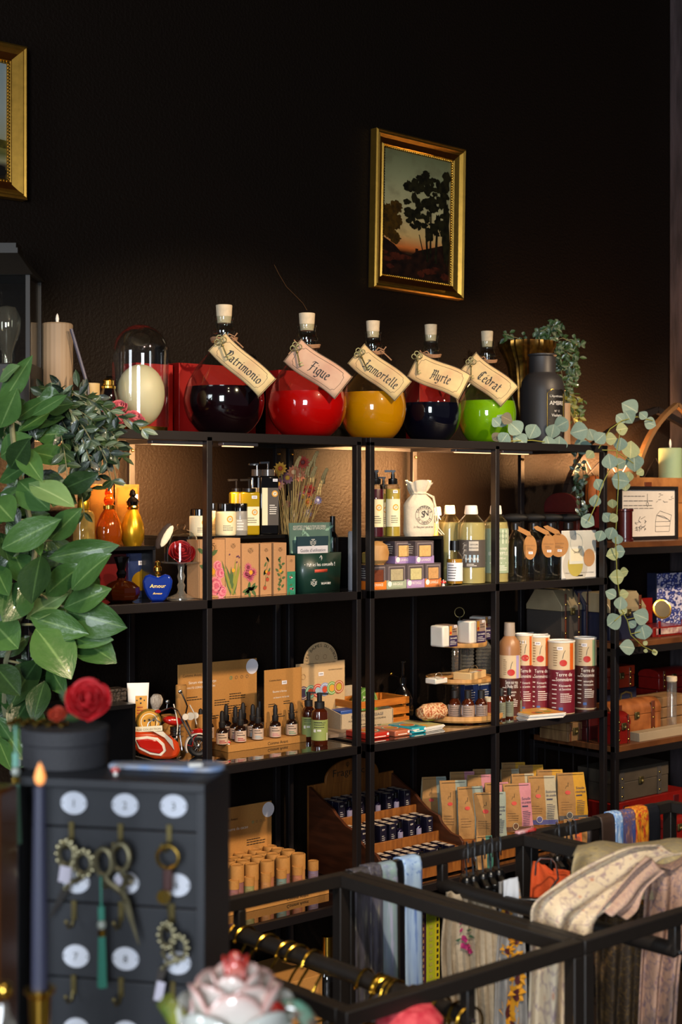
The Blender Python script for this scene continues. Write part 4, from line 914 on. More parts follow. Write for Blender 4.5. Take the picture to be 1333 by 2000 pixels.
# spray bottles
def sprayer(px, Y, pyt, lab):
    P = col(px, Y, Z2)
    t, r, h = bottle('spray_bottle', lab, 'spray bottle', P, 43, pyt, [('glass_body', [(.0, .0), (.92, 0), (1, .03), (1, .52), (.92, .62), (.62, .70), (.40, .75), (.36, .80)], glass('thick_clear_glass', '#dfe4e2', .25)), ('collar', [(.40, .80), (.46, .80), (.46, .90), (.36, .92), (0, .92)], mat('ribbed_black_plastic', '#151315', .3))], 'empty glass spray bottles')
    m = MB(); SPB = mat('sprayer_black', '#0b0a0b', .6, spec=.25); m.T = Matrix.Translation((-.1*r, 0, h*.99)) @ Matrix.Diagonal((1.25*r, .012, h*.07, 1)); m.ball((0, 0, 0), 1, SPB, 18); m.T = I4; m.bar((-1.1*r, 0, h*1.01), (-1.6*r, 0, h*1.01), .010, SPB)
    m.tube([(-.7*r, 0, h*1.0), (-1.0*r, 0, h*.9), (-.95*r, 0, h*.80)], .004, SPB, 6); m.build('trigger_head', t)
    m = MB(); m.cyl(.0018, h*.05, h*.9, glass('thick_clear_glass'), 8); m.build('dip_tube', t)
    return t, r, h
for i, (px_, Y, lab) in enumerate(((1008, .07, 'clear spray bottle leftmost of the four'), (1043, .10, 'second clear spray bottle from the middle post'), (1077, .07, 'third clear spray bottle, kraft tag round its neck'), (1111, .12, 'clear spray bottle behind the white photo card'))):
    t, r, h = sprayer(px_, Y, 1010, lab)
KT = mat('kraft_tag', '#b07a40', .75, 0, (150, .1))
for px_, py_, rx, ry, rot, lab in ((1036, 1069, 13, 24, .15, 'narrow oval kraft tag on the leftmost spray bottle'), (1072, 1066, 13, 23, .35, 'narrow oval kraft tag turned away on the second spray bottle'), (1092, 1065, 19, 23, 0, 'round kraft tag facing out on the third spray bottle')):
    P = aty(px_, py_, .03); k = mpp(P); t = thing('kraft_neck_tag', lab, 'tag', P, facing(P), 'kraft tags on the spray bottles'); m = MB()
    m.prism([(rx*k*cos(a*pi/14), ry*k*sin(a*pi/14)) for a in range(28)], -.0005, .0005, KT)
    m.prism([(rx*k*.3*1, ry*k*.8), (-rx*k*.3, ry*k*.9), (-24*k, ry*k*1.35), (-30*k, ry*k*1.6), (-22*k, ry*k*1.7), (0, ry*k*1.25)], -.0005, .0005, KT)
    m.text('LE BON GESTE', 0, ry*k*.1, .005, CREST, y=-.001, lim=rx*k*1.5); lines(m, flat(-.001), -rx*k*.5, rx*k*.5, -ry*k*.25, ry*k*.0, 2, CREST, .2); m.build('card', t); price(t, rx*k*.1, -ry*k*.45, .008, -.0012)
# photo card
A = col(1098, .035, Z2); B = col(1165, .035, Z2); t, w, h = carton('photo_card', 'white advertising card with photo of a soap bottle', 'card', A, B, 1036, .002, WHITE, part='card')
def ph(N, L, u, v, uv):
    c = ramp(N, L, v, [(0, '#d8d6d0'), (.3, '#d0cdc6'), (.5, '#e0dcd4'), (.52, '#b8b6ac'), (1, '#c8c8c0')]); return mixc(N, L, ramp(N, L, noise(N, L, uv, 3), [(.45, '#000000'), (.6, '#555555')]), c, '#eceae4')
m = MB(); quad(m, -w*.49, h*.01, w*.49, h*.99, -.0012, uvmat('photo_print', ph, .4)); f = flat(-.0015)
disc(m, f, -w*.12, h*.26, w*.36, mat('marble_print', '#c2beb4', .5), sx=1.0); disc(m, flat(-.0018), -w*.12, h*.28, w*.22, mat('oil_print', '#b8a852', .5)); patch(m, flat(-.002), -w*.30, h*.30, w*.12, h*.66, mat('pale_bottle_print', '#d6d8d0', .5), 1); patch(m, flat(-.0022), -w*.26, h*.36, w*.08, h*.62, CREAM, 1); m.text('SAVON', -w*.09, h*.52, .008, INK, y=-.0025)
ring(m, flat(-.0022), -w*.09, h*.74, w*.17, w*.18, mat('glass_print', '#a8b0ac', .5)); disc(m, flat(-.002), w*.28, h*.42, w*.17, mat('soap_puck_print', '#b88a5c', .5)); m.text('Objets durables pour interieur harmonieux', 0, h*.10, .006, INK, y=-.0017, w=w*.84); patch(m, flat(-.0017), -w*.1, h*.035, w*.1, h*.065, INK, 1); m.build('printed_photo', t)
# ================================================================ third shelf
def z3(px, py, Z=Z3): return onz(px, py, Z)
KD = mat('dark_kraft_card', '#a8763c', .8, 0, (200, .12)); DROP = mat('dark_amber_bottle', '#1c0c06', .08, coat=1); AMBB = mat('amber_brown_glass', '#4a1c08', .1, coat=1, noise=(8, .2)); RUB = mat('black_rubber', '#141214', .55)
NUDE = mat('nude_label', '#cbb09c', .6)
WOODB = mat('bamboo', '#c8975a', .5, 0, (8, .2, (1, 14, 1)), c2='#b07f44')
# boards and trays
def board(A, B, pyt, lab, words, depth=.003, badge=False):
    t, w, h = carton('display_board', lab, 'display board', A, B, pyt, depth, KRAFT, part='card')
    m = MB(); y = -.0008
    m.text(words[0], -w*.5+.046 if w > .15 else -w*.22, h*.84, .0105 if w > .15 else .007, INK, y=y)
    for i, (s_, x, z, sz) in enumerate(words[1]): m.text(s_, x*w, z*h, sz, WINK, y=y)
    for (x, z, ww, n) in words[2]:
        m.text(' ', 0, 0, .001, INK) if False else None
        lines(m, flat(y), x*w, (x+ww)*w, z*h, (z+.03*n)*h, n, INK, .17)
    for i in range(4): ring(m, flat(y), w*(.16+.07*i), h*(.78 if w > .15 else .2), w*.012, w*.018, (TEAL, CREST, CREST, CREST)[i], 12)
    if badge:
        disc(m, flat(y), w*.435, h*.9, .021, PRICE, 24)
    m.build('printed_front', t); return t, w, h
A = col(348, .31, Z3); B = col(502, .31, Z3)
board(A, B, 1292, 'tall kraft board for face serum standing behind the dropper bottles', ('Comme Avant.', [('Sérum visage & corps', -.20, .75, .0105), ('HAUTE CONCENTRATION', -.22, .69, .0078)], [(-.40, .54, .2, 2), (-.05, .44, .2, 3), (-.28, .28, .3, 3), (.14, .50, .22, 3), (.08, .32, .3, 4)]), badge=True)
A = col(517, .20, Z3); B = col(590, .20, Z3)
t, w, h = board(A, B, 1306, 'small kraft board for lip balm standing left of the arched board', ('Comme Avant', [('Baume à lèvres', -.10, .68, .008), ('au beurre de karité', -.06, .60, .007)], [(-.4, .48, .25, 2), (.0, .50, .25, 2), (.12, .36, .28, 2), (-.25, .33, .3, 2)])); price(t, w*.02, h*.81, .011, -.0012)
def tray(A, B, depth, h, lab, word='Comme Avant'):
    t, w, h = carton('card_tray', lab, 'tray', A, B, 0, depth, KRAFT, None, part='tray', h=h)
    m = MB(); m.text(word, w*.12, h*.28, h*.62, INK, y=-.0008, w=w*.26); m.build('printed_name', t); return t, w, h
Atr = z3(446, 1470); Btr = z3(603, 1449); Btr.y = Atr.y
th = ht(Atr, 1456)
tray(Atr, Btr, .16, th, 'shallow kraft tray holding the dropper bottles on the third shelf')
def dropper(px, dy, lab, tint=0):
    P = col(px, Atr.y+.022+dy, Z3+th); k = mpp(P); r = .0155
    t = thing('dropper_bottle', lab, 'bottle', P, facing(P), 'dropper bottles in front of the kraft board'); h = .046
    MB().lathe([(1e-6, 0), (r*.95, 0), (r, .002), (r, h*.72), (r*.85, h*.86), (r*.45, h*.96), (r*.42, h)], DROP, 20).build('glass_body', t)
    MB().lathe([(r*.52, h*.97), (r*.56, h*.99), (r*.56, h+.012), (r*.40, h+.015), (r*.42, h+.028), (r*.30, h+.040), (1e-6, h+.043)], RUB, 16).build('dropper_cap', t)
    tm = (mat('rose_print2', '#c9848a', .6), mat('sky_print2', '#8fb0c0', .6), mat('green_print2', '#6f9a78', .6), mat('red_print2', '#a83a3c', .6))[tint]
    band(t, r, h*.06, h*.68, NUDE, lambda m, w_, w, z0, z1: (lines(m, w_, -w*.2, w*.3, z0+.014, z1-.002, 2, INK, .16), lines(m, w_, -w*.15, w*.3, z0+.002, z0+.011, 2, tm, .3), patch(m, w_, -w*.5, z0, -w*.42, z1, tm, 1)), 1.5)
for px, dy, lab, tt in ((434, 0, 'dropper bottle right behind the front post, first of the front row', 3), (470, 0, 'dropper bottle with red edged label near the tray corner', 3), (504, 0, 'dropper bottle with pale blue print in the front row', 1), (538, 0, 'dropper bottle with rose print in the front row', 0), (570, 0, 'dropper bottle with green print, rightmost in the front row', 2),
    (460, .045, 'dropper bottle behind the red edged one, second row', 0), (494, .045, 'second dropper bottle of the second row', 1), (527, .045, 'third dropper bottle of the second row', 2), (442, .09, 'leftmost dropper bottle of the back row', 3), (475, .09, 'second dropper bottle of the back row, before the board', 0), (508, .09, 'right dropper bottle of the back row', 1), (392, .06, 'dropper bottle left of the front post by the kraft jars', 0), (407, .09, 'dropper bottle left of the front post, touching it in view', 1)):
    dropper(px, dy if px > 420 else dy+.01, lab, tt)
def ktube(P, wpx, pyt, lab, grp, two=True, h=None, mt=None):
    k = mpp(P); r = wpx*k/2; h = h or ht(P, pyt); t = thing('kraft_tube', lab, 'tube', P, facing(P), grp)
    MB().lathe([(1e-6, 0), (r, 0), (r, h*.62)], mt or KRAFT, 20).build('tube_base', t)
    MB().lathe([(r*1.05, h*.62), (r*1.05, h*.985), (r*1.0, h), (r*.90, h), (r*.86, h*.975), (1e-6, h*.975)], KRAFT, 20).build('tube_lid', t)
    m = MB(); lines(m, wrap(r*1.01), -r*.5, r*.6, h*.2, h*.5, 4, CREST, .16); m.build('print', t) if wpx > 12 else None
    return t, r, h
i = 0
for px, py, lab in ((548, 1374, 'leftmost kraft lip balm tube before the small board'), (560, 1372, 'second kraft lip balm tube, before the small board'), (573, 1370, 'third kraft lip balm tube, before the small board'), (586, 1368, 'kraft lip balm tube right behind the amber pumps')):
    ktube(col(px, Atr.y+.068, Z3+th), 13, py+6, lab, 'kraft lip balm tubes')
for px, py in ((578, 1377), (592, 1374)): ktube(col(px, Atr.y+.105, Z3), 13, py-5, 'kraft lip balm tube in the rear, %s' % ('left of the pair' if px < 580 else 'right of the pair'), 'kraft lip balm tubes')
P = col(354, .24, Z3); t, r, h = ktube(P, 21, 1338, 'tall kraft deodorant tube left of the serum board', 'tall kraft tubes')
m = MB(); disc(m, wrap(r*1.02), 0, h*.5, .005, STRB, 8); m.build('red_print', t)
for px, Y, w, py, lab in ((399, .20, 27, 1397, 'wide kraft jar before the serum board by the motorbike wheel'), (368, .25, 30, 1394, 'wide kraft jar hidden behind the motorbike headlights'), (330, .28, 30, 1396, 'wide kraft jar behind the red motorbike tank')):
    ktube(col(px, Y, Z3), w, py, lab, 'wide kraft jars')
mushroom(col(447, Atr.y+.012, Z3+th), .0085, 'tiny red spotted mushroom on the dropper bottle tray')
# arched board of balms
A = col(579, .30, Z3); B = col(674, .30, Z3); t, w, h = carton('arched_display_board', 'kraft display board with an arched top and six coloured tins printed across', 'display board', A, B, 1293, .003, mat('pale_kraft_card', '#bfa075', .8, 0, (200, .1)), part='card')
m = MB(); ar = w*.345; hz = h; PKC = MATS['pale_kraft_card']
hh = ht((A+B)/2, 1254)-h
m.prism([(-ar, hz-.002)]+[(-ar*cos(pi*j/20), hz+hh*sin(pi*j/20)) for j in range(21)]+[(ar, hz-.002)], 0, .003, PKC); m.build('arched_top', t)
m = MB(); y = -.0008; s_ = 'LES BAUMES DU HIBOU'
for i, c in enumerate(s_):
    a = pi*(1-.06-(i/(len(s_)-1))*.88)
    if c != ' ': m.text(c, ar*.80*cos(a), hz+hh*.76*sin(a), .013, INK, y=y, rot=a-pi/2)
ring(m, flat(y), -w*.08, hz+hh*.25, .006, .007, CREST, 14); ring(m, flat(y), w*.08, hz+hh*.25, .006, .007, CREST, 14); m.bar((-w*.3, y, hz-.003), (w*.3, y, hz-.003), .0008, INK)
for i, (c, c2) in enumerate((('#4a3658', '#2a2040'), ('#5a9a84', '#b8482c'), ('#b83a34', '#8fb0c0'), ('#7f96c8', '#b8482c'), ('#6a9a54', '#d09a3a'), ('#a85634', '#b0a030'))):
    cx, cz = -w*.36+w*.145*i, h*.56+w*.008*i; ca = mat('tin_print%d' % i, c, .6); cb = mat('tin_core%d' % i, c2, .6)
    disc(m, flat(y-.0003*i), cx, cz, w*.105, ca, 22); ring(m, flat(y-.0001-.0003*i), cx, cz, w*.078, w*.085, CREAM, 22); disc(m, flat(y-.00015-.0003*i), cx, cz, w*.055, cb, 14)
m.text('HAUTEMENT NATURELS', w*.30, h*.86, .005, INK, y=y); ring(m, flat(y), -w*.36, h*.80, .007, .008, CREST, 14); m.build('printed_front', t); price(t, 0, h*.82, .012, -.0012)
# amber pump bottles with green labels
GLB = mat('lime_label', '#93a15a', .6, 0, (100, .06))
def pumpb(px, Y, wpx, pyt, lab):
    P = col(px, Y, Z3); t, r, h = bottle('amber_pump_bottle', lab, 'pump bottle', P, wpx, pyt, [('glass_body', [(0, 0), (.95, 0), (1, .02), (1, .56), (.9, .64), (.5, .70)], AMBB), ('cap', [(0, .70), (.60, .70), (.60, .82), (.3, .83), (.3, .95), (0, .95)], RUB)], 'amber pump bottles')
    m = MB(); m.cyl(r*.34, h*.945, h*.985, RUB, 12); m.bar((-r*.2, 0, h*.975), (r*1.05, -.001, h*.968), r*.4, RUB, h=r*.22); m.build('pump', t)
    band(t, r, h*.10, h*.49, GLB, lambda m, w_, w, z0, z1: (lines(m, w_, -w*.25, w*.25, z0+.032, z1-.003, 3, INK, .14), m.text('Comme Avant', 0, z1-.009, .006, INK, warp=w_), lines(m, w_, -w*.1, w*.15, z0+.024, z0+.03, 1, WINK, .4), patch(m, w_, -w*.28, z0+.022, -w*.16, z0+.030, WINK, 1), patch(m, w_, w*.36, z0, w*.42, z0+.02, WINK, 1)), 1.35)
pumpb(603, .155, 27, 1350, 'rear amber pump bottle with green label beside the kraft tray'); pumpb(624.5, .085, 33, 1352, 'front amber pump bottle with green label beside the kraft tray')
# open kraft box of massage balms
A = z3(667, 1431); B = z3(761, 1416); B.y = A.y
t = thing('open_card_box', 'open kraft display box of massage balms behind the double posts', 'box', (A+B)/2); w = (B-A).length; h = ht(A, 1396); GK = mat('grey_kraft_card', '#b3a288', .8, 0, (200, .12), (300, .2)); dp = .15
m = MB(); m.box(0, .0015, 0, w, .003, h, GK); m.box(0, dp/2, 0, w, dp, .003, GK); m.box(0, dp, 0, w, .003, h*2.1, GK)
for s_ in (-1, 1): m.prism([(0, 0), (dp, 0), (dp, h*2.1), (dp*.6, h*1.4), (0, h)], s_*w/2-.0015, s_*w/2+.0015, GK, 'yz')
m.build('card_body', t)
m = MB(); m.text('BAUMES DE MASSAGE', 0, h*.70, .012, mat('navy_ink', '#27304a', .6), y=-.0006, w=w*.62); m.text('POUR FAIRE VALSER LES QUOTIDIENS', .0, h*.5, .007, INK, y=-.0006, w=w*.72); lines(m, flat(-.0006), -w*.3, w*.3, h*.1, h*.38, 2, INK, .15); m.build('printed_front', t)
for j, (c, lab) in enumerate((('#2f4f96', 'blue wrapped balm packet lying in the open kraft box'), ('#3c8a8a', 'teal wrapped balm packet lying in the open kraft box'), ('#8a4a34', 'rust wrapped balm packet at the back of the open kraft box'))):
    o = tag(MB().box(0, 0, 0, .075, .05, .014, mat('wrap_'+c.strip('#'), c, .35)).build('balm_packet', loc=(A+B)/2+Vector((-.045+.03*j, .045+.03*j, h*.62+.012*(2-j)-.012)), bevel=.003), lab, 'packet')
A2 = z3(640, 1444); tag(MB().box(.06, .09, 0, .12, .16, .009, mat('grey_booklets', '#7a6a5c', .5)).build('booklet_stack', loc=A2), 'flat grey booklets under the open kraft box, left of the double posts', 'booklet')
# green round tin standing on edge
P = col(711, .285, Z3); k = mpp(P); zc = CAM.z+(HY-1322)*k-Z3; t = thing('round_tin_lid', 'large green round tin standing on edge behind the double posts', 'tin', P, .15); Rr = 35*k
m = MB(face_frame((0, 0, 0), (1, 0, 0), (0, 0, 1))); LG = mat('spring_green_print', '#5d8a3e', .35, coat=.3); LG2 = mat('pale_green_print', '#9cb884', .4)
def dsk(m, y0, y1, R_, mt, cz): m.prism([(R_*cos(a*pi/24), cz+R_*sin(a*pi/24)) for a in range(48)], y0, y1, mt)
dsk(m, -.012, .006, Rr, LG, Rr); m.build('tin', t, bevel=.0015)
m = MB(); ring(m, flat(-.0128), 0, Rr, Rr*.88, Rr*.93, LG2, 40); ring(m, flat(-.0128), 0, Rr, Rr*.55, Rr*.6, LG2, 40); disc(m, flat(-.0126), 0, Rr, Rr*.42, LG2, 30); disc(m, flat(-.0130), 0, Rr*1.05, Rr*.2, mat('egg_print', '#c9b83a', .5), 16); m.text('Baume', -Rr*.1, Rr*1.45, Rr*.2, WINK, y=-.013); m.build('printed_lid', t); price(t, -Rr*.5, Rr*.75, .012, -.0134)
MB().box(0, .0, 0, Rr*1.0, .03, .006, WOODB).build('stand', t)
# little slatted crate
A = col(700, .20, Z3); B = aty(800, 1400, .20); B.z = Z3; P = (A+B)/2; w = (B-A).length; h = ht(B, 1357); t = thing('wooden_crate', 'small orange wooden slatted crate behind the double posts', 'crate', P); OW = mat('orange_stained_wood', '#b86c1c', .55, 0, (14, .3, (1, 1, 10)), c2='#96520f'); d_ = .12
for q in range(3):
    zq = h*(.02+.345*q); m = MB()
    m.box(0, .003, zq, w, .006, h*.24, OW); m.build('front_slat', t, bevel=.0008); m = MB(); m.box(0, d_, zq, w, .006, h*.24, OW); m.build('rear_slat', t, bevel=.0008)
    for s_ in (-1, 1): MB().box(s_*(w/2-.003), d_/2, zq, .006, d_-.012, h*.24, OW).build('side_slat', t, bevel=.0008)
MB().box(0, d_/2, 0, w-.014, d_-.012, .004, OW).build('floor', t)
for s_ in (-1, 1):
    for yy in (.010, d_-.007): MB().box(s_*(w/2-.012), yy, .004, .008, .008, h*.9, OW).build('corner_block', t)
for j, (x, z) in enumerate(((-.02, .035), (.02, .03), (-.045, .03), (.05, .02))):
    o = MB(); o.T = Matrix.Rotation(.4+.2*j, 4, 'X'); o.cyl(.022, 0, .010, LG, 24); ring(o, lambda X, Zq: (X, Zq, .0104), 0, 0, .014, .016, LG2, 20); tag(o.build('balm_tin', loc=P+Vector((x, .055+.008*j, z))), 'small green balm tin in the wooden crate, %s' % ('uppermost on the left', 'uppermost on the right', 'deep in the left corner', 'deep in the right corner')[j], 'tin', 'green balm tins in the crate')
t, r, h = bottle('plant_mister', 'black glass mister with long nozzle behind the orange crate', 'mister', col(787, .27, Z3), 42, 1291, [('glass_body', [(0, 0), (.8, 0), (1, .1), (1, .35), (.7, .47), (.32, .56), (.3, .62)], BGL), ('pump_collar', [(0, .62), (.36, .62), (.36, .72), (.15, .75), (.15, .97), (.3, .98), (.3, 1), (0, 1)], BGL)])
m = MB(); m.tube([(0, 0, h*.7), (-r*1.0, 0, h*.76)], .0018, BGL, 6); m.build('nozzle', t); m = MB(); m.ball((-r*1.08, 0, h*.78), .005, GOLD, 12); m.build('brass_tip', t)
# packets and booklets on the right unit, front edge
for p0, p1, py, c, lab in ((722, 772, 1446, '#b0281c', 'red flat balm packet nearest the double posts'), (772, 803, 1440, '#b06448', 'salmon flat balm packet between the red and turquoise ones'), (805, 834, 1434, '#1f97ac', 'turquoise flat balm packet on the third shelf edge')):
    A = z3(p0, py); B = z3(p1, py-4); B.y = A.y = max(A.y, .018); w = (B-A).length; t = thing('balm_packet', lab, 'packet', (A+B)/2, 0, 'flat balm packets by the crate'); pm_ = mat('wrap_'+c.strip('#'), c, .35, coat=.3)
    MB().box(0, .05, 0, w*.98, .10, .017, pm_).build('packet', t, bevel=.003)
    m = MB(); f_ = lambda X, Zq: (X, Zq, .0176)
    for j, (rr, mt_) in enumerate(((w*.46, mat('ringp1', '#3f8a84', .5)), (w*.40, CREAM), (w*.36, mat('ringp2', '#c05a2c', .5)), (w*.2, mat('ringp3', '#a08a2a', .5)))): disc(m, (lambda X, Zq, j=j: (X, Zq, .0174+.0002*j)), 0, .05, rr, mt_, 24)
    patch(m, flat(-.0006), -w*.3, .005, w*.3, .007, WINK, 1); disc(m, flat(-.0006), w*.4, .011, .004, PRICE, 10); m.build('round_print', t)
BK = mat('booklet_cover', '#b3a070', .45, 0, (18, .3), c2='#8a9a6a'); BK2 = mat('orange_booklet_cover', '#c07a28', .4, 0, (10, .3), c2='#b89a4a')
def booklets(P, w, d, n, rz, mt, lab, grp):
    for j in range(n):
        o = MB(); o.box(0, d/2, 0, w, d, .0028, WHITE); patch(o, lambda X, Zq: (X, Zq, .0030), -w/2, 0, w/2, d, mt, 1); r = random.Random(j)
        if j == n-1:
            for q in range(5): disc(o, (lambda X, Zq, q=q: (X, Zq, .0032+.0001*q)), r.uniform(-.35, .35)*w, r.uniform(.2, .8)*d, w*.1, (STRB, GR, ORI, CREAM, OLV)[q], 9)
        tag(o.build('booklet', loc=P+Vector((.003*(j % 3), -.002*j, .0032*j)), smooth=0), lab % ('bottom', 'second', 'third', 'fourth', 'top')[j if j < n-1 else 4], 'booklet', grp).rotation_euler = (0, 0, rz)
booklets(z3(835, 1428), .14, .13, 4, .12, BK, 'greenish booklet before the tiered stand, %s of the stack', 'booklets before the tiered stand')
booklets(Vector(z3(1066, 1404)), .13, .12, 5, -.25, BK2, 'orange booklet before the crimson canisters, %s of the stack', 'orange booklets before the canisters')
# three tier wooden stand
P = col(898, .175, Z3); k = mpp(P); t = thing('tiered_stand', 'three tier round wooden serving stand holding soaps', 'stand', P)
hs = [(0, 86, .016, .0), (0, 66, .014, CAM.z+(HY-1320)*k-Z3), (0, 54, .013, CAM.z+(HY-1252)*k-Z3)]
hs[0] = (0, 86, .018, .004)
zs_ = []
for _, rp, th_, z in hs:
    rr = rp*k; zz = z-(th_ if z > .01 else 0); MB().lathe([(1e-6, zz), (rr*.97, zz), (rr, zz+th_*.3), (rr, zz+th_), (rr*.96, zz+th_), (rr*.94, zz+th_*.7), (1e-6, zz+th_*.7)], WOODB, 40).build('round_tray', t); zs_.append(zz+th_*.7)
zt = CAM.z+(HY-1205)*k-Z3; m = MB(); m.cyl(.003, 0, zt, BLK2, 10); m.build('pole', t)
m = MB(face_frame((0, 0, zt+.014), RV, ZV)); m.tube([(.0145*cos(a*pi/12), 0, .0145*sin(a*pi/12)) for a in range(24)], .0012, OLDBR, 6, closed=True); m.build('ring_handle', t)
VIO = mat('violet_wrapper', '#2c2048', .5); GRW = mat('taupe_wrapper', '#8a7468', .5); WSO = mat('white_soap', '#dcd8d0', .5, sss=.1)
def soappack(px, py, Y, zb, wpx, hpx, dp, lab, rz=0):
    P_ = col(px, Y, zb); kk = mpp(P_); w, h = wpx*kk, hpx*kk; t = thing('wrapped_soap', lab, 'soap', P_, rz, 'wrapped soaps on the tiered stand')
    MB().box(0, 0, 0, w, dp, h, WSO).build('soap_bar', t, bevel=.005)
    m = MB(); x0, x1 = -w*.12, w*.40; m.box((x0+x1)/2, 0, -.0006, x1-x0, dp+.003, h+.0018, GRW); y = -dp/2-.002
    patch(m, flat(y-.0003), x0, 0, x1, h*.52, VIO, 1); patch(m, flat(y-.0003), x0, h*.55, x0+w*.16, h*.98, mat('yellow_badge', '#c98a2c', .5), 1); m.text('Savon vaisselle', (x0+x1)/2, h*.36, .009, WINK, y=y-.0006, w=w*.42); lines(m, flat(y-.0006), x0+.003, x1-.003, h*.08, h*.3, 3, WINK, .15); disc(m, flat(y-.0006), x0+w*.08, h*.66, .004, mat('red_badge', '#b82a1c', .5), 12); lines(m, flat(y-.0006), x0+w*.2, x1-.004, h*.66, h*.86, 2, INK, .15); m.build('paper_sleeve', t); price(t, x1*.65, h*.95, .008, y-.0008)
zt_ = Z3+zs_[2]
soappack(868, 1250, .125, zt_, 47, 41, .05, 'left wrapped white soap on the top tier of the stand', .1)
soappack(922, 1250, .145, zt_, 52, 44, .05, 'middle wrapped white soap on the top tier of the stand', .1)
soappack(938, 1250, .21, zt_, 30, 44, .05, 'rear wrapped soap on the top tier of the stand', .1)
zm = Z3+zs_[1]
def tagsoap(px, Y, w, d, h, lab, rz, mt):
    P_ = col(px, Y, zm); t = thing('tied_soap', lab, 'soap', P_, rz, 'tied soap blocks on the middle tier'); MB().box(0, 0, 0, w, d, h, mt).build('soap_block', t, bevel=.003)
    m = MB(); m.box(-w*.15, -d*.42, h, w*.5, .012, .001, mat('ivory_tag', '#d8d0c0', .6)); m.box(w*.12, -d*.42, h+.0004, w*.15, .012, .001, mat('coral_print', '#d8523a', .6)); m.build('paper_tag', t)
    m = MB(); m.tube([(w*.3*cos(a/10*pi), -d*.2, h+.016*sin(a/10*pi)) for a in range(11)], .0008, CHROME, 5); m.build('string', t)
BEI = mat('beige_soap', '#d0b07c', .5, sss=.05)
tagsoap(918, .13, .11, .06, .024, 'large beige soap block on the middle tier, right side', .35, BEI); tagsoap(853, .12, .055, .04, .016, 'small white tied soap on the middle tier, left edge', .1, WSO)
# bag of corn kernels
P_ = col(845, .12, Z3+zs_[0]); t = thing('kernel_bag', 'clear bag of orange corn kernels lying on the bottom tier', 'bag', P_, -.1)
k2 = mpp(P_); L_ = 62*k2; KER = mat('corn_kernels', '#9c4a1e', .35, 0, (160, .45), (160, 1), c2='#d8b890')
m = MB(Matrix.Translation((0, 0, .025)) @ Matrix.Rotation(pi/2, 4, 'Y') @ Matrix.Rotation(pi/2, 4, 'Z')); m.lathe([(1e-6, -L_/2), (.016, -L_*.48), (.024, -L_*.3), (.025, 0), (.024, L_*.35), (.018, L_*.47), (1e-6, L_/2)], KER, 22); m.build('kernels', t)
m = MB(Matrix.Translation((-L_*.18, 0, .025)) @ Matrix.Rotation(pi/2, 4, 'Y') @ Matrix.Rotation(pi/2, 4, 'Z')); m.lathe([(.0253, -L_*.14), (.0262, L_*.16)], mat('lime_sticker', '#b0b41c', .5), 14, a0=-pi*.70, a1=-pi*.2); m.lathe([(.0266, -L_*.10), (.0268, L_*.10)], PRICE, 8, a0=-pi*.62, a1=-pi*.42); m.build('lime_label', t)
m = MB(Matrix.Translation((0, 0, .025)) @ Matrix.Rotation(pi/2, 4, 'Y') @ Matrix.Rotation(pi/2, 4, 'Z')); m.lathe([(.0258, -L_*.36), (.0264, L_*.30)], mat('navy_label', '#24386e', .4), 14, a0=-pi*.25-.4, a1=pi*.15-.2) ; m.build('navy_label', t)
# ribbed glass bottles behind the stand
for px, Y, w, pyt, lab in ((892, .27, 20, 1236, 'narrow ribbed glass bottle behind the stand pole'), (913, .29, 28, 1232, 'middle ribbed glass bottle behind the tiered stand'), (946, .27, 34, 1229, 'right ribbed glass bottle behind the tiered stand')):
    pr = [(0, 0), (.95, 0)]+[((1 if j % 2 else .86), .04+.022*j) for j in range(34)]+[(.5, .84), (.4, .88)]
    bottle('ribbed_bottle', lab, 'bottle', col(px, Y, Z3), w, pyt, [('glass_body', pr, glass('pressed_glass')), ('cap', [(0, .88), (.45, .88), (.45, 1), (0, 1)], glass('frosted_cap', '#d8d4cc', .2, .3, .5))], 'ribbed glass bottles')
for j, (px, lab) in enumerate(((921, 'left navy and cream soap pack under the middle tier'), (948, 'right navy and cream soap pack under the middle tier'))):
    A = col(px-13, .24, Z3+zs_[0]); B = col(px+13, .24, Z3+zs_[0]); t, w, h = carton('navy_pack', lab, 'packet', A, B, 1331, .03, mat('navy_label', '#24386e', .4), 'navy packs under the middle tier'); m = MB(); patch(m, flat(-.0006), -w*.5, h*.86, w*.5, h, CREAM, 1); lines(m, flat(-.0007), -w*.3, w*.3, h*.2, h*.7, 5, WINK, .16); m.build('printed_front', t)
t, r, h = bottle('spice_jar', 'short orange filled jar right of the three amber bottles', 'jar', col(957, .13, Z3), 24, 1362, [('jar_body', [(0, 0), (1, 0), (1, .75), (.8, .8)], mat('orange_spice', '#9a3a10', .4, 0, (200, .3))), ('cap', [(0, .8), (.8, .8), (.8, 1), (0, 1)], CREAM)])
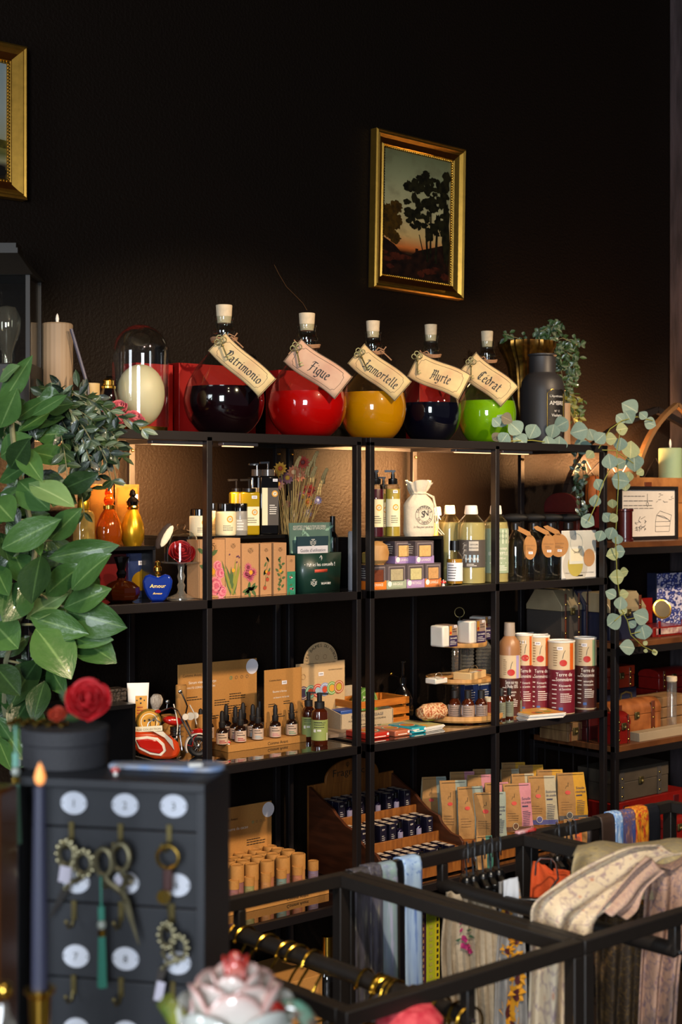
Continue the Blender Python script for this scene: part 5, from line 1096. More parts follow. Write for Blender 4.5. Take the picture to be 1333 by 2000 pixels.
# amber bottles with grey labels
TPE = mat('taupe_label', '#9a8578', .6, 0, (60, .05)); SGE = mat('sage_grey_label', '#6f7462', .6)
def amber(px, py, wpx, pyt, lab, lm, grp):
    P = z3(px, py-3); P.y = max(P.y, .02+wpx*mpp(P)/2); t, r, h = bottle('amber_bottle', lab, 'bottle', P, wpx, pyt, [('glass_body', [(0, 0), (.95, 0), (1, .02), (1, .58), (.85, .66), (.48, .74), (.46, .76)], AMBB), ('cap', [(0, .76), (.55, .76), (.55, .99), (.5, 1), (0, 1)], RUB)], grp)
    band(t, r, h*.06, h*.56, lm, lambda m, w_, w, z0, z1: (lines(m, w_, -w*.25, w*.3, z0+h*.12, z1-.004, 5, INK, .1), patch(m, w_, -w*.46, z0+h*.2, -w*.34, z1, PRICE, 1)), 1.4)
amber(888.5, 1413, 25, 1348, 'left amber bottle with taupe label before the tiered stand', TPE, 'taupe labelled amber bottles'); amber(914.5, 1416, 25, 1348, 'middle amber bottle with taupe label before the tiered stand', TPE, 'taupe labelled amber bottles'); amber(940.5, 1414, 25, 1348, 'right amber bottle with taupe label left of the middle post', TPE, 'taupe labelled amber bottles')
amber(980, 1408, 17, 1344, 'amber bottle with sage label half behind the middle post', SGE, 'sage labelled amber bottles'); amber(995.5, 1405, 17, 1343, 'middle amber bottle with sage label, right of the post', SGE, 'sage labelled amber bottles'); amber(1012, 1402, 17, 1342, 'right amber bottle with sage label beside the booklets', SGE, 'sage labelled amber bottles')
# plastic bottle and canisters
BURG = mat('burgundy_print', '#6a1426', .45, coat=.2); BRWN = mat('brown_print', '#48201a', .45, coat=.2); BGE = mat('beige_print', '#cdb794', .5); REDL = mat('red_badge', '#b82a1c', .5)
def cleaner(m, w_, w, z0, z1, title, sub, stripe, base, x0=-.5):
    hh = z1-z0; zs = z0+hh*.62
    patch(m, w_, -w*.5, z0, w*.5, zs, base, 28); patch(m, w_, -w*.5, zs, w*.5, z1, BGE, 28); patch(m, (lambda X, Zq: tuple(Vector(w_(X, Zq))*1.0+Vector((0, -.0003, 0)))), w*.22, zs, w*.34, z1, stripe, 3)
    w2 = lambda X, Zq: tuple(Vector(w_(X, Zq))+Vector((0, -.0006, 0)))
    disc(m, w2, w*.05, zs+hh*.10, .010, REDL, 16, sx=1.2); lines(m, w2, -w*.2, -w*.08, zs+.01, z1-.01, 8, CREST, .15); m.tube([w2(w*.03, zs+hh*.16), w2(w*.06, zs+hh*.24), w2(w*.10, zs+hh*.28)], .0009, INK, 4)
    m.text(title[0], w*.08, z0+hh*.53, .016, WINK, warp=w2, lim=w*.42); m.text(title[1], w*.08, z0+hh*.46, .016, WINK, warp=w2, lim=w*.42); m.text(sub[0], w*.1, z0+hh*.38, .010, WINK, warp=w2, lim=w*.3); m.text(sub[1], w*.1, z0+hh*.33, .010, WINK, warp=w2, lim=w*.3)
    lines(m, w2, -w*.02, w*.3, z0+hh*.15, z0+hh*.29, 5, WINK, .18); patch(m, w2, -w*.06, z0+hh*.045, w*.04, z0+hh*.085, mat('eu_blue_print', '#3a5a9c', .5), 2); lines(m, w2, -w*.24, -w*.1, z0+.01, z0+hh*.5, 7, WINK, .1)
def canister(px, Y, wpx, pyt, lab, title, sub, stripe, base):
    P = col(px, Y, Z3); t, r, h = bottle('cardboard_canister', lab, 'canister', P, wpx, pyt, [('rim', [(1.0, .975), (1.04, .98), (1.04, 1), (.94, 1), (.92, .985), (0, .985)], WHITE), ('tube', [(0, 0), (1, 0), (1, .98)], BGE)], 'cardboard cleaning canisters', n=32)
    m = MB(); cleaner(m, wrap(r*1.012), r*pi, h*.01, h*.97, title, sub, stripe, base); m.build('printed_label', t); price(t, -r*.1, h*.90, .011, warp=wrap(r*1.02))
TS = (('Terre de', 'Sommières'), ('Kleinaarde', 'uit Sommières')); DI = (('Terre de', 'Diatomée'), ('amorphe', 'diatomeeënaarde'))
OR_ = mat('orange_stripe', '#c85a14', .5); GS = mat('green_stripe', '#7f9c78', .5)
canister(1097, .055, 52, 1250, 'front canister of Terre de Sommières with orange stripe', *TS, OR_, BURG)
canister(1144, .075, 43, 1244, 'brown canister of Terre de Diatomée with green stripe, rightmost', *DI, GS, BRWN)
canister(1053, .115, 42, 1240, 'burgundy canister left of the front orange striped one', *TS, OR_, BURG)
canister(1024, .125, 34, 1237, 'burgundy canister beside the plastic bottle', *TS, OR_, BURG)
canister(1094, .20, 42, 1240, 'rear canister between the front two, only its rim showing', *TS, OR_, BURG)
canister(1052, .25, 40, 1236, 'rear canister behind the left burgundy one, rim showing', *TS, OR_, BURG)
P = col(996, .10, Z3); t, r, h = bottle('plastic_bottle', 'translucent brown liquid soap bottle with frosted cap behind the middle post', 'bottle', P, 42, 1216, [('bottle_body', [(0, 0), (.95, 0), (1, .01), (1, .72), (.92, .80), (.5, .86)], mat('brown_soap', '#a87850', .35, transl=.15)), ('cap', [(0, .86), (.50, .86), (.52, .87), (.48, 1), (0, 1)], mat('frosted_cap2', '#b8a898', .4, transl=.2))])
m = MB(); cleaner(m, wrap(r*1.006), r*pi*.95, h*.02, h*.66, ('Savon noir mou', 'à l\u2019huile 100%'), ('Savon', 'noir'), mat('lilac_stripe', '#a89ac8', .5), BRWN); m.build('printed_label', t)
# ---------------------------------------------------------------- third shelf, left bay: toy motorbike and shaving things
t, r, h = bottle('cologne_bottle', 'square cologne bottle labelled SOCIAL CLUB with black cap', 'perfume bottle', z3(231, 1478), 36, 1410, [('glass_body', [(0, 0), (.95, 0), (1, .03), (1, .50), (.8, .58), (.5, .60)], AMB_), ('cologne', [(0, .02), (.9, .02), (.9, .44), (0, .44)], mat('honey_oil', '#b8862c')), ('cap', [(0, .60), (.80, .60), (.80, 1), (0, 1)], BLK2)], n=4, rz=facing(z3(231, 1478))+pi/4)
P = t.location; o = thing('cologne_badge', 'round cream SOCIAL CLUB badge on the square cologne bottle', 'label', P+Vector((0, 0, 0)), facing(P)); m = MB(); yb = -r*.78
disc(m, flat(yb), .006, r*.95, .0165, CREAM, 24); m.text('SOCIAL', .006, r*.98, .0078, INK, y=yb-.0004); m.text('CLUB', .006, r*.62, .0078, ORI, y=yb-.0004); m.build('badge', o)
MK = mat('toy_red_paint', '#a8180f', .15, 0, coat=1); MW = mat('toy_cream_paint', '#d8cfc0', .25, coat=.6); MO = mat('toy_orange_paint', '#b83a10', .25, coat=.6); SIL = mat('toy_silver', '#b0aca8', .25, 1); TYR = mat('tyre_rubber', '#0e0d0f', .5)
P = z3(330, 1480); k = mpp(P)
t = thing('toy_motorbike', 'red and white toy motorbike with sidecar left of the front post', 'toy motorbike', P)
# local frame: pictured side-on; x to the right of the camera, z up, y away (built to real size from its own centre)
MF = Matrix.Rotation(CAMRZ+.25, 4, 'Z')
q = lambda px, py, y=0: MF @ Vector(((px-330)*k, y, (1480-py)*k))
def mm(): m_ = MB(MF); return m_
X_ = lambda px: (px-330)*k
H_ = lambda py: (1484-py)*k
def sidecar():
    m = mm(); n = 22; prof = []
    # pod: rounded capsule profile
    pts = [(256, 1432), (262, 1428), (285, 1428), (310, 1430), (330, 1438), (346, 1452), (350, 1466), (345, 1480), (330, 1484), (300, 1482), (270, 1470), (258, 1458), (254, 1445)]
    pl = [(X_(a), H_(b)) for a, b in pts]; m.prism(pl, -.030, .030, MO); m.build('sidecar_body', t, bevel=.008)
    m = mm(); pts = [(259, 1438), (285, 1436), (305, 1440), (318, 1452), (322, 1466), (312, 1476), (290, 1472), (268, 1460)]; m.prism([(X_(a), H_(b)) for a, b in pts], -.034, -.028, MW); m.build('cream_trim', t, bevel=.002)
    m = mm(); pts = [(263, 1442), (285, 1441), (303, 1445), (313, 1455), (316, 1465), (308, 1471), (290, 1467), (270, 1456)]; m.prism([(X_(a), H_(b)) for a, b in pts], -.037, -.030, MATS['toy_red_paint']); m.build('red_side', t, bevel=.002)
    m = mm(); m.prism([(X_(296), H_(1427)), (X_(315), H_(1428)), (X_(333), H_(1445)), (X_(337), H_(1465)), (X_(330), H_(1455)), (X_(318), H_(1440))], -.036, -.02, MW); m.build('cream_flash', t)
    m = mm(); m.tube([(X_(282), -.02, H_(1438)), (X_(288), -.02, H_(1412)), (X_(300), -.02, H_(1404)), (X_(311), -.02, H_(1412)), (X_(313), -.02, H_(1432))], .0018, SIL, 6)
    for a in (292, 302): m.tube([(X_(a), -.02, H_(1430)), (X_(a), -.02, H_(1408))], .001, SIL, 5)
    m.build('wire_rail', t)
    m = mm(); m.tube([(X_(262), -.034, H_(1474)), (X_(300), -.04, H_(1484)), (X_(335), -.03, H_(1487)), (X_(352), -.01, H_(1482))], .0022, SIL, 6); m.build('lower_rail', t)
sidecar()
def wheel(cx, cy, R_, y, nm):
    m = mm(); c = Vector((X_(cx), y, H_(cy)))
    m.tube([c+Vector((cos(a*pi/16)*R_, 0, sin(a*pi/16)*R_)) for a in range(32)], .0075, TYR, 8, closed=True); o_ = m.build(nm, t)
    m = MB(MF); m.tube([c+Vector((cos(a*pi/16)*R_*.76, 0, sin(a*pi/16)*R_*.76)) for a in range(32)], .0024, SIL, 6, closed=True)
    for a in range(14): m.tube([c, c+Vector((cos(a*pi/7)*R_*.76, 0, sin(a*pi/7)*R_*.76))], .0009, SIL, 4)
    m.ball(c, .007, SIL, 10); m.build('spokes', o_)
wheel(388, 1463, .0215, .0, 'front_wheel'); wheel(300, 1463, .0215, .035, 'rear_wheel')
def fender(cx, cy, R_, y, a0, a1, m1, m2, nm):
    m = mm(); c = (X_(cx), y, H_(cy))
    def fn(u, v): a = a0+(a1-a0)*u; b = (v-.5)*2; rr = R_*(1-.10*b*b); return (c[0]+cos(a)*rr, c[1]+b*.011, c[2]+sin(a)*rr)
    m.grid(fn, 16, 6, m1); m.build(nm, t, solid=.0015)
fender(388, 1463, .035, 0, -.1+.2, pi+.5, MW, MW, 'front_fender'); 
m = mm(); m.prism([(X_(372), H_(1438)), (X_(378), H_(1430)), (X_(392), H_(1428)), (X_(406), H_(1436)), (X_(409), H_(1440)), (X_(392), H_(1437))], -.010, .010, MK); m.build('fender_crest', t, bevel=.002)
m = mm(); m.tube([(X_(354), -.006, H_(1408)), (X_(383), -.012, H_(1464))], .0028, SIL, 8); m.tube([(X_(362), .008, H_(1408)), (X_(388), .010, H_(1463))], .0028, SIL, 8); m.build('front_fork', t)
m = mm(); m.tube([(X_(357), -.002, H_(1410)), (X_(345), -.02, H_(1390)), (X_(332), -.03, H_(1382)), (X_(322), -.035, H_(1384)), (X_(305), -.045, H_(1390))], .0020, SIL, 8); m.tube([(X_(362), .004, H_(1408)), (X_(370), .03, H_(1388)), (X_(366), .045, H_(1376)), (X_(360), .055, H_(1362))], .0020, SIL, 8); m.build('handlebar', t)
m = mm(); m.ball((X_(304), -.045, H_(1388)), .0052, MK, 8, (1.6, 1, 1)); m.ball((X_(324), -.036, H_(1371)), .0062, SIL, 10, (1, .4, 1)); m.ball((X_(358), .052, H_(1361)), .0055, SIL, 10, (1, .4, 1)); m.tube([(X_(324), -.036, H_(1371)), (X_(322), -.036, H_(1384))], .001, SIL, 5); m.build('mirrors', t)
for a, rr, y in ((360, .0085, -.020), (371, .0105, -.012), (382, .0085, -.002)):
    m = mm(); m.T = MF @ Matrix.Translation((X_(a), y, H_(1403))) @ Matrix.Rotation(pi/2, 4, 'X'); m.lathe([(1e-6, -.012), (rr*.6, -.010), (rr, 0), (rr, .003), (rr*.9, .0045), (1e-6, .005)], MW, 18); m.build('headlight', t)
m = mm(); m.T = MF @ Matrix.Translation((X_(338), 0, H_(1412))) @ Matrix.Rotation(.2, 4, 'Y') @ Matrix.Diagonal((.026, .013, .012, 1)); m.ball((0, 0, 0), 1, MK, 18); m.build('fuel_tank', t)
m = mm(); m.T = MF @ Matrix.Translation((X_(308), .01, H_(1416))) @ Matrix.Diagonal((.020, .012, .006, 1)); m.ball((0, 0, 0), 1, BLK2, 14); m.build('saddle', t)
m = mm()
for j in range(5): m.T = MF @ Matrix.Translation((X_(342), 0, H_(1440)+.0045*j)); m.lathe([(1e-6, 0), (.013-.001*(j % 2), 0), (.013-.001*(j % 2), .003), (1e-6, .003)], mat('engine_metal', '#3a3634', .3, .8), 14)
m.T = MF; m.ball((X_(340), 0, H_(1450)), .012, MATS['engine_metal'], 12); m.build('engine', t)
m = mm(); m.tube([(X_(338), -.012, H_(1378)), (X_(343), -.014, H_(1400)), (X_(346), -.012, H_(1420)), (X_(344), -.01, H_(1445))], .0016, MW, 6); m.tube([(X_(371), .0, H_(1382)), (X_(378), -.004, H_(1395)), (X_(384), -.006, H_(1420))], .0016, MW, 6); m.build('windscreen_frame', t)
m = mm(); m.tube([(X_(362), -.006, H_(1458)), (X_(374), -.012, H_(1462)), (X_(378), -.012, H_(1445)), (X_(384), -.012, H_(1440))], .0014, MK, 6); m.tube([(X_(356), 0, H_(1470)), (X_(352), .002, H_(1440)), (X_(352), .0, H_(1415))], .0022, SIL, 6); m.build('frame_struts', t)
# comb, tin, tube and brush inside the sidecar
def inq(px, py, y): return P+MF @ Vector((X_(px), y, H_(py)))
t2 = thing('cream_tube', 'white squeeze tube with yellow bee label standing in the toy sidecar', 'tube', inq(271, 1425, .012), CAMRZ+.15); w = 43*k; h = 88*k
def tb(u, v): a = 2*pi*u; th_ = .013*(1-v)**.8+.0006; return (w/2*(.80+.2*v)*math.copysign(abs(cos(a))**.6, cos(a)), th_*sin(a), h*v)
m = MB(); m.grid(tb, 24, 12, WHITE); m.build('tube_body', t2)
m = MB(); yl = lambda X, Zq: (X, -(.013*(1-min(1, Zq/h))**.8+.0015), Zq); BEE = mat('bee_yellow_label', '#c98f20', .5)
for j in range(8): patch(m, yl, -w*.12, h*(.12+.075*j), w*.40, h*(.12+.075*(j+1)), BEE, 1)
w3 = lambda X, Zq: tuple(Vector(yl(X, Zq))+Vector((0, -.0006, 0)))
for x, z, s_ in ((-.05, .62, 3), (.28, .62, 3), (.12, .66, 5), (.12, .56, 4)): disc(m, w3, x*w, z*h, .0006*s_, INK, 8)
lines(m, w3, -w*.05, w*.33, h*.25, h*.50, 4, STRB, .2); m.build('yellow_label', t2)
t2 = thing('shaving_brush', 'pale bristled shaving brush standing in the toy sidecar', 'brush', inq(303, 1412, .02), CAMRZ); m = MB(); m.T = Matrix.Rotation(.12, 4, 'Y')
m.lathe([(.008, .028), (.011, .034), (.0165, .046), (.0165, .056), (.010, .066), (1e-6, .068)], mat('badger_bristles', '#8f7f70', .9, 0, (60, .3, (6, 6, 1)), c2='#c0b4a4'), 20); m.build('bristles', t2)
m = MB(); m.T = Matrix.Rotation(.12, 4, 'Y'); m.lathe([(1e-6, 0), (.010, 0), (.007, .012), (.0085, .024), (.009, .030)], CREAM, 18); m.build('handle', t2)
t2 = thing('round_balm_tin', 'round gold rimmed yellow bee tin standing in the toy sidecar', 'tin', inq(290, 1434, -.014), CAMRZ+.2); Rt = 24*k
m = MB(); dsk(m, -.004, .012, Rt, mat('tin_gold', '#a8842c', .3, .8), Rt); m.build('tin', t2, bevel=.001); m = MB(); disc(m, flat(-.0048), 0, Rt, Rt*.86, BEE, 28); ring(m, flat(-.005), 0, Rt, Rt*.62, Rt*.68, CREAM, 28)
for x in (-.3, 0, .3): disc(m, flat(-.0053), x*Rt*1.2, Rt*(1.15-.2*abs(x)), Rt*.09, INK, 8)
m.build('printed_lid', t2)
t2 = thing('comb', 'pale folding comb lettered VINTAGE COLLECTION lying before the tin', 'comb', inq(282, 1428, -.026), CAMRZ); m = MB(); m.T = Matrix.Rotation(-.06, 4, 'Y'); m.box(0, 0, 0, 66*k, .003, .013, CREAM); m.text('VINTAGE COLLECTION', 0, .003, .0075, CREST, y=-.002, w=60*k); m.build('comb_back', t2)
zz = aty(225, 1380, .14).z
t2 = thing('shelf_riser', 'low black riser behind the square cologne bottle', 'riser', col(215, .24, Z3)-Vector((.062, 0, 0))); MB().box(0, 0, zz-Z3-.01, .16, .18, .01, BLK2).build('riser_top', t2); MB().box(.075, 0, 0, .008, .18, zz-Z3-.01, BLK2).build('side_panel', t2)
t2 = thing('ornate_box', 'small black filigree box on the riser behind the foliage', 'box', col(222, .24, zz)); MB().box(0, 0, 0, .05, .04, .022, mat('filigree_black', '#1c1816', .4, .3, (150, .4), (150, 1), c2='#4a4038')).build('box_body', t2); MB().box(0, 0, .0225, .053, .043, .008, MATS['filigree_black']).build('lid', t2, bevel=.002)
# ================================================================ fourth shelf
A = col(420, .30, Z4); B = col(531, .30, Z4)
board(A, B, 1573, 'tall kraft board for cocoa balm behind the kraft tubes on the fourth shelf', ('Comme Avant', [('Beurre de cacao', -.12, .72, .0115)], [(.05, .50, .35, 3), (-.35, .3, .3, 3), (-.1, .26, .4, 2)]), badge=True)
A = z3(477, 1783, Z4); B = z3(640, 1744, Z4); B.y = A.y = max(A.y, .03)
tw0 = (B-A).length; tray(A, B, .10, .020, 'shallow kraft tray with coloured tubes at the edge of the fourth shelf')
Yt = A.y
A_ = Vector(A)+Vector((-.17, 0, 0)); tray(A_, Vector(A)+Vector((-.012, 0, 0)), .10, .020, 'kraft tray on the fourth shelf, left of the black rack post')
cols4 = ('#8a5c5c', '#8a8a58', '#b07c48', '#6c8480', '#a86c50', '#80708a')
gi = 0
posn = ('near the left cabinet edge', 'second from the left', 'third from the left', 'fourth from the left', 'fifth from the left', 'sixth from the left')
for j, (px, py) in enumerate(((457, 1722), (487, 1715), (519.6, 1707), (550, 1700), (581, 1694), (612, 1684))):
    P = col(px, Yt+.035, Z4+.021)
    ktube(P, 20, py-3, 'slim kraft tube with coloured base in the front row, '+posn[j], 'slim kraft tubes in the front row', mt=mat('tube_col%d' % j, cols4[j], .6))
for row, (Yr, pts, w) in enumerate(((.155, ((463, 1692), (491.6, 1690), (522, 1684), (553, 1677), (583, 1670)), 27), (.20, ((447, 1684), (475, 1683), (503.5, 1676), (534, 1670), (563, 1663)), 26), (.245, ((457, 1678), (486, 1674), (513, 1668), (543, 1660)), 25), (.285, ((470, 1669), (499, 1662), (528, 1655)), 25))):
    for j, (px, py) in enumerate(pts):
        P = col(px, Yr, Z4)
        ktube(P, w, py-3, 'wide kraft tube, row %s from the front, %s' % (('two', 'three', 'four', 'five')[row], posn[j]), 'wide kraft tubes before the cocoa board', mt=(KRAFT, mat('tube_col%d' % ((j*2+row) % 6), cols4[(j*2+row) % 6], .6))[row == 0])
# --- stepped wooden display with small boxes
DW = mat('dark_stained_wood', '#4a2410', .45, 0, (10, .3, (1, 1, 8)), c2='#351808', coat=.15); LW = mat('mid_stained_wood', '#86521f', .5, 0, (14, .3, (8, 1, 1)), c2='#6a3c14')
Pb = aty(606, 1600, .335); x0 = Pb.x; x1 = aty(767, 1600, .335).x; Wd = x1-x0; yb_, yfr = .335, .035; Dd = yb_-yfr
t = thing('stepped_wooden_display', 'stepped brown wooden display for fragrance boxes, lettered Fragrances', 'display stand', ((x0+x1)/2, yfr, Z4))
Hb = aty(606, 1536, .335).z-Z4; tiers = [(.195, aty(770, 1573, .035+.185).z-Z4), (.10, aty(790, 1640, .035+.095).z-Z4), (.008, .030)]
def sprof():
    z1_, z2_, z3_ = Hb, Hb*.74, Hb*.46
    return [(0, 0), (0, .085), (.015, .098), (.05, .103), (.085, .125), (.10, .145), (.14, .155), (.18, .178), (.20, .195), (.25, .215), (Dd, Hb), (Dd, 0)]
for s_ in (-1, 1): MB().prism(sprof(), s_*Wd/2-.005, s_*Wd/2+.005, DW, 'yz').build('side_panel', t, bevel=.001)
MB().prism([(-Wd/2-.004, 0), (Wd/2+.004, 0), (Wd/2+.004, Hb+.006), (-Wd/2-.004, Hb+.002)], Dd, Dd+.008, LW).build('back_board', t)
m = MB(); Rl = Wd*.32; cz = Hb+.01; m.prism([(-Rl, cz-.012)]+[(-Rl*cos(pi*j/16), cz+Rl*.52*sin(pi*j/16)) for j in range(17)]+[(Rl, cz-.012)], Dd-.002, Dd+.006, LW); m.build('arched_sign', t, bevel=.001)
m = MB(); m.text('Fragrances', 0, cz+Rl*.06, .030, INK, y=Dd-.0032, w=Rl*1.5); m.text('\u03c6', -Rl*.2, cz+Rl*.32, .02, INK, y=Dd-.0032); m.build('burned_lettering', t)
NAV = mat('navy_box', '#161428', .35, 0, (40, .1), coat=.3); TOPW = mat('pale_lid_print', '#b8aca0', .5); VGL = mat('violet_glass', '#100a28', .1, coat=1); GLAB = mat('grey_violet_label', '#8480a0', .5)
tz = [.150, .088, .020]; ty = [.195, .100, .010]
for i in range(3):
    MB().box(0, ty[i]+.045, tz[i]-.005, Wd-.011, .088, .005, LW).build('step', t)
    MB().box(0, ty[i]-.003, tz[i]-.016, Wd-.011, .006, .030, LW).build('front_lip', t, bevel=.001)
proto = None; bproto = None; bw = (Wd-.03)/8
tl = t.location
for i in range(3):
    hb_ = .058 if i < 2 else .048
    for r_ in range(3):
        for c in range(8):
            if r_ == 0 and c in (1, 4, 6): 
                loc = tl+Vector((-Wd/2+.015+bw*(c+.5), ty[i]+.016, tz[i]+.0005))
                lab = 'violet tester bottle before the small boxes, %s tier, %s' % (('top', 'middle', 'bottom')[i], {1: 'left end', 4: 'centre', 6: 'right side'}[c])
                if bproto is None:
                    b_ = bproto = thing('tester_bottle', lab, 'bottle', loc, 0, 'tester bottles on the stepped display')
                    MB().lathe([(1e-6, 0), (.0095, 0), (.010, .002), (.010, .030), (.007, .035), (.0045, .037), (.0045, .040)], VGL, 14).build('glass_body', b_); MB().lathe([(.006, .039), (.006, .054), (1e-6, .055)], BLK2, 12).build('cap', b_)
                    m = MB(); m.lathe([(.0103, .004), (.0103, .028)], GLAB, 10, a0=-pi/2-1.2, a1=-pi/2+1.2); m.build('label', b_)
                else: dup(bproto, loc, 0, lab)
                continue
            loc = tl+Vector((-Wd/2+.015+bw*(c+.5), ty[i]+.016+.0265*r_, tz[i]+.0005))
            lab = 'small navy boxed fragrance, %s tier, %s row, place %s from the left' % (('top', 'middle', 'bottom')[i], ('front', 'centre', 'rear')[r_], ('one', 'two', 'three', 'four', 'five', 'six', 'seven', 'eight')[c])
            if proto is None:
                b_ = proto = thing('fragrance_box', lab, 'box', loc, 0, 'small fragrance boxes on the stepped display')
                MB().box(0, 0, 0, .0245 if bw > .026 else bw*.93, .0245, .056, NAV).build('box_body', b_, bevel=.0006)
                m = MB(); patch(m, (lambda X, Zq: (X, Zq, .0564)), -.010, -.0095, .010, .0095, TOPW, 1); m.text('EDP', 0, .043, .006, WINK, y=-.0128); lines(m, flat(-.0128), -.006, .006, .008, .030, 4, WINK, .12); m.build('printed_panel', b_)
            else: dup(proto, loc, 0, lab)
# --- wooden crate under paper sacks and the sacks
Zc = Z4+.075
A = col(885, .05, Z4); B = col(1152, .05, Z4)
t = thing('low_wooden_crate', 'low brown wooden crate under the paper sacks on the fourth shelf', 'crate', (A+B)/2, 0); w = (B-A).length
for j in range(2): MB().box(0, .004, .003+.037*j, w, .008, .032, LW).build('front_slat', t, bevel=.001)
MB().box(0, .145, .066, w, .27, .008, LW).build('crate_top', t); 
for s_ in (-1, 1): MB().box(s_*(w/2-.006), .145, 0, .012, .265, .066, LW).build('side_board', t)
SK = mat('sack_kraft', '#a27a48', .85, 0, (60, .15), (60, .5)); SKF = mat('sack_paper_shade', '#a99878', .85, 0, (60, .15), (60, .6))  # sack sides use a paler, greyer paper
def sack(px, Y, wpx, pyt, side, word, badge, lab, i, base=None, zb=None):
    P = col(px, Y, zb or Zc); k = mpp(P); w = wpx*k; h = ht(P, pyt); r = random.Random(i); t = thing('paper_sack', lab, 'sack', P, -.12+r.uniform(-.08, .08)+facing(P)*.5, 'kraft sacks of cleaning powder'); D_ = min(.036, w*.33)
    sm = mat('sack_'+side.strip('#'), side, .7, 0, (60, .1), (60, .4))
    def fr(u, v):
        x = (u-.5)*w*(1+.04*sin(v*5+i)); dd = D_*(1-v)**.7+.0015; bul = .006*sin(pi*u)*sin(pi*min(1, v*1.2))
        return (x, -dd-bul+.0022*sin(u*9+v*14+i)*(1-v), h*v)
    def bk(u, v): x, y, z = fr(1-u, v); return (x, -y*.55, z)
    m = MB(); n = 12
    m.grid(lambda u, v: fr(u*.58, v), 7, n, SK); m.grid(lambda u, v: fr(.58+u*.42, v), 5, n, sm); m.grid(bk, 8, n, SK)
    for s_ in (0, 1):
        def sd(u, v, s_=s_):
            a = Vector(fr(s_, v)); b = Vector(bk(1-s_, v)); p = a.lerp(b, u); p.x += (-1 if s_ else 1)*.012*sin(pi*u)*v*(1 if v < .98 else .3)*1.2
            return p
        m.grid(sd if s_ else (lambda u, v: sd(1-u, v, 0)), 4, n, SKF)
    m.build('paper_body', t, smooth=50)
    wp_ = lambda X, Zq: (X, fr(X/w+.5, Zq/h)[1]-.0012, Zq)
    m = MB(); NV = mat('sack_ink', '#2c3050', .6); disc(m, wp_, -w*.17, h*.60, w*.065, REDL, 12, sx=1.5); m.tube([wp_(-w*.24, h*.68), wp_(-w*.19, h*.74), wp_(-w*.14, h*.72), wp_(-w*.12, h*.80)], .0006, INK, 4)
    if word:
        m.text(word[0], w*.29, h*.66, .0115, NV, warp=wp_, lim=w*.36); m.text(word[1], w*.29, h*.585, .0115, NV, warp=wp_, lim=w*.36); lines(m, wp_, w*.12, w*.44, h*.50, h*.56, 1, NV, .25); lines(m, wp_, w*.12, w*.44, h*.12, h*.44, 9, NV, .18); lines(m, wp_, -w*.42, -w*.02, h*.22, h*.42, 4, CREST, .12)
    m.tube([wp_(-w*.44, h*.965), wp_(w*.44, h*.965)], .0006, INK, 4)
    m.build('print', t)
    if badge:
        m = MB(); bc = mat('band_'+badge.strip('#'), badge, .6); patch(m, wp_, -w*.5, .002, w*.5, h*.11, bc, 6); w4 = lambda X, Zq: (X, wp_(X, Zq)[1]-.0006, Zq); disc(m, w4, -w*.15, h*.12, w*.12, bc, 16); ring(m, lambda X, Zq: (X, wp_(X, Zq)[1]-.0009, Zq), -w*.15, h*.12, w*.10, w*.11, CREAM, 16); m.build('bottom_band', t)
YEL = '#c08e14'; PNK = '#b87888'; GRB = '#84928c'; BEG = '#a8a088'
sk = [(1114, .07, 58, 1509, YEL, ('Soude', 'caustique'), '#4c4c50', 'yellow sided sack at the right end, front'), (1058, .085, 56, 1515, BEG, ('Bicarbonate', 'de soude'), '#4a4c86', 'cream sided sack lettered Bicarbonate de soude'), (1009, .075, 56, 1530, PNK, ('Soude', 'en cristaux'), '#5a3c28', 'pink sided sack lettered Soude en cristaux, front row'),
      (956, .065, 62, 1547, GRB, ('Percarbonate', 'de soude'), None, 'crumpled grey-green sided sack at the front by the middle post'), (1074, .16, 50, 1503, YEL, None, None, 'yellow sided sack behind the cream sided one'), (1021, .16, 46, 1511, BEG, None, None, 'cream sided sack behind the front pink one'), (918, .10, 54, 1536, GRB, ('Percarbonate', 'de soude'), None, 'grey-green sided sack, second from the wooden display, front'),
      (1037, .235, 50, 1494, YEL, None, None, 'yellow sided sack in the rear row, right'), (1003, .30, 46, 1489, YEL, None, None, 'yellow sided sack rearmost beside the middle post'), (885, .14, 52, 1524, GRB, ('Percarbonate', 'de soude'), None, 'grey-green sided sack close to the wooden display'), (970, .15, 46, 1528, PNK, None, None, 'pink sided sack just behind the middle post'), (936, .20, 48, 1513, PNK, None, None, 'pink sided sack in the middle row left of the post'),
      (848, .22, 50, 1517, GRB, None, None, 'grey-green sided sack leftmost, rising behind the wooden display'), (903, .255, 50, 1507, PNK, None, None, 'pink sided sack in the rear row, left'), (945, .29, 42, 1502, BEG, None, None, 'cream sided sack in the rear row left of the post'), (996, .235, 36, 1502, BEG, None, None, 'cream sided sack with price sticker right of the post')]
for i, a in enumerate(sk):
    sack(a[0], a[1], a[2], a[3], a[4], a[5], a[6], a[7], i)
sack(946, .022, 32, 1632, '#2c6a60', ('Lessive', 'poudre'), None, 'small teal pouch with orange patch before the low crate', 30, zb=Z4)
sack(1118, .022, 34, 1600, '#c85a24', ('Sachet', 'net'), '#4c4c50', 'small grey and orange pouch before the low crate, left of the pair', 31, zb=Z4)
sack(1143, .022, 26, 1596, '#4a4648', ('Sachet', 'net'), None, 'small charcoal pouch before the low crate, right of the pair', 32, zb=Z4)
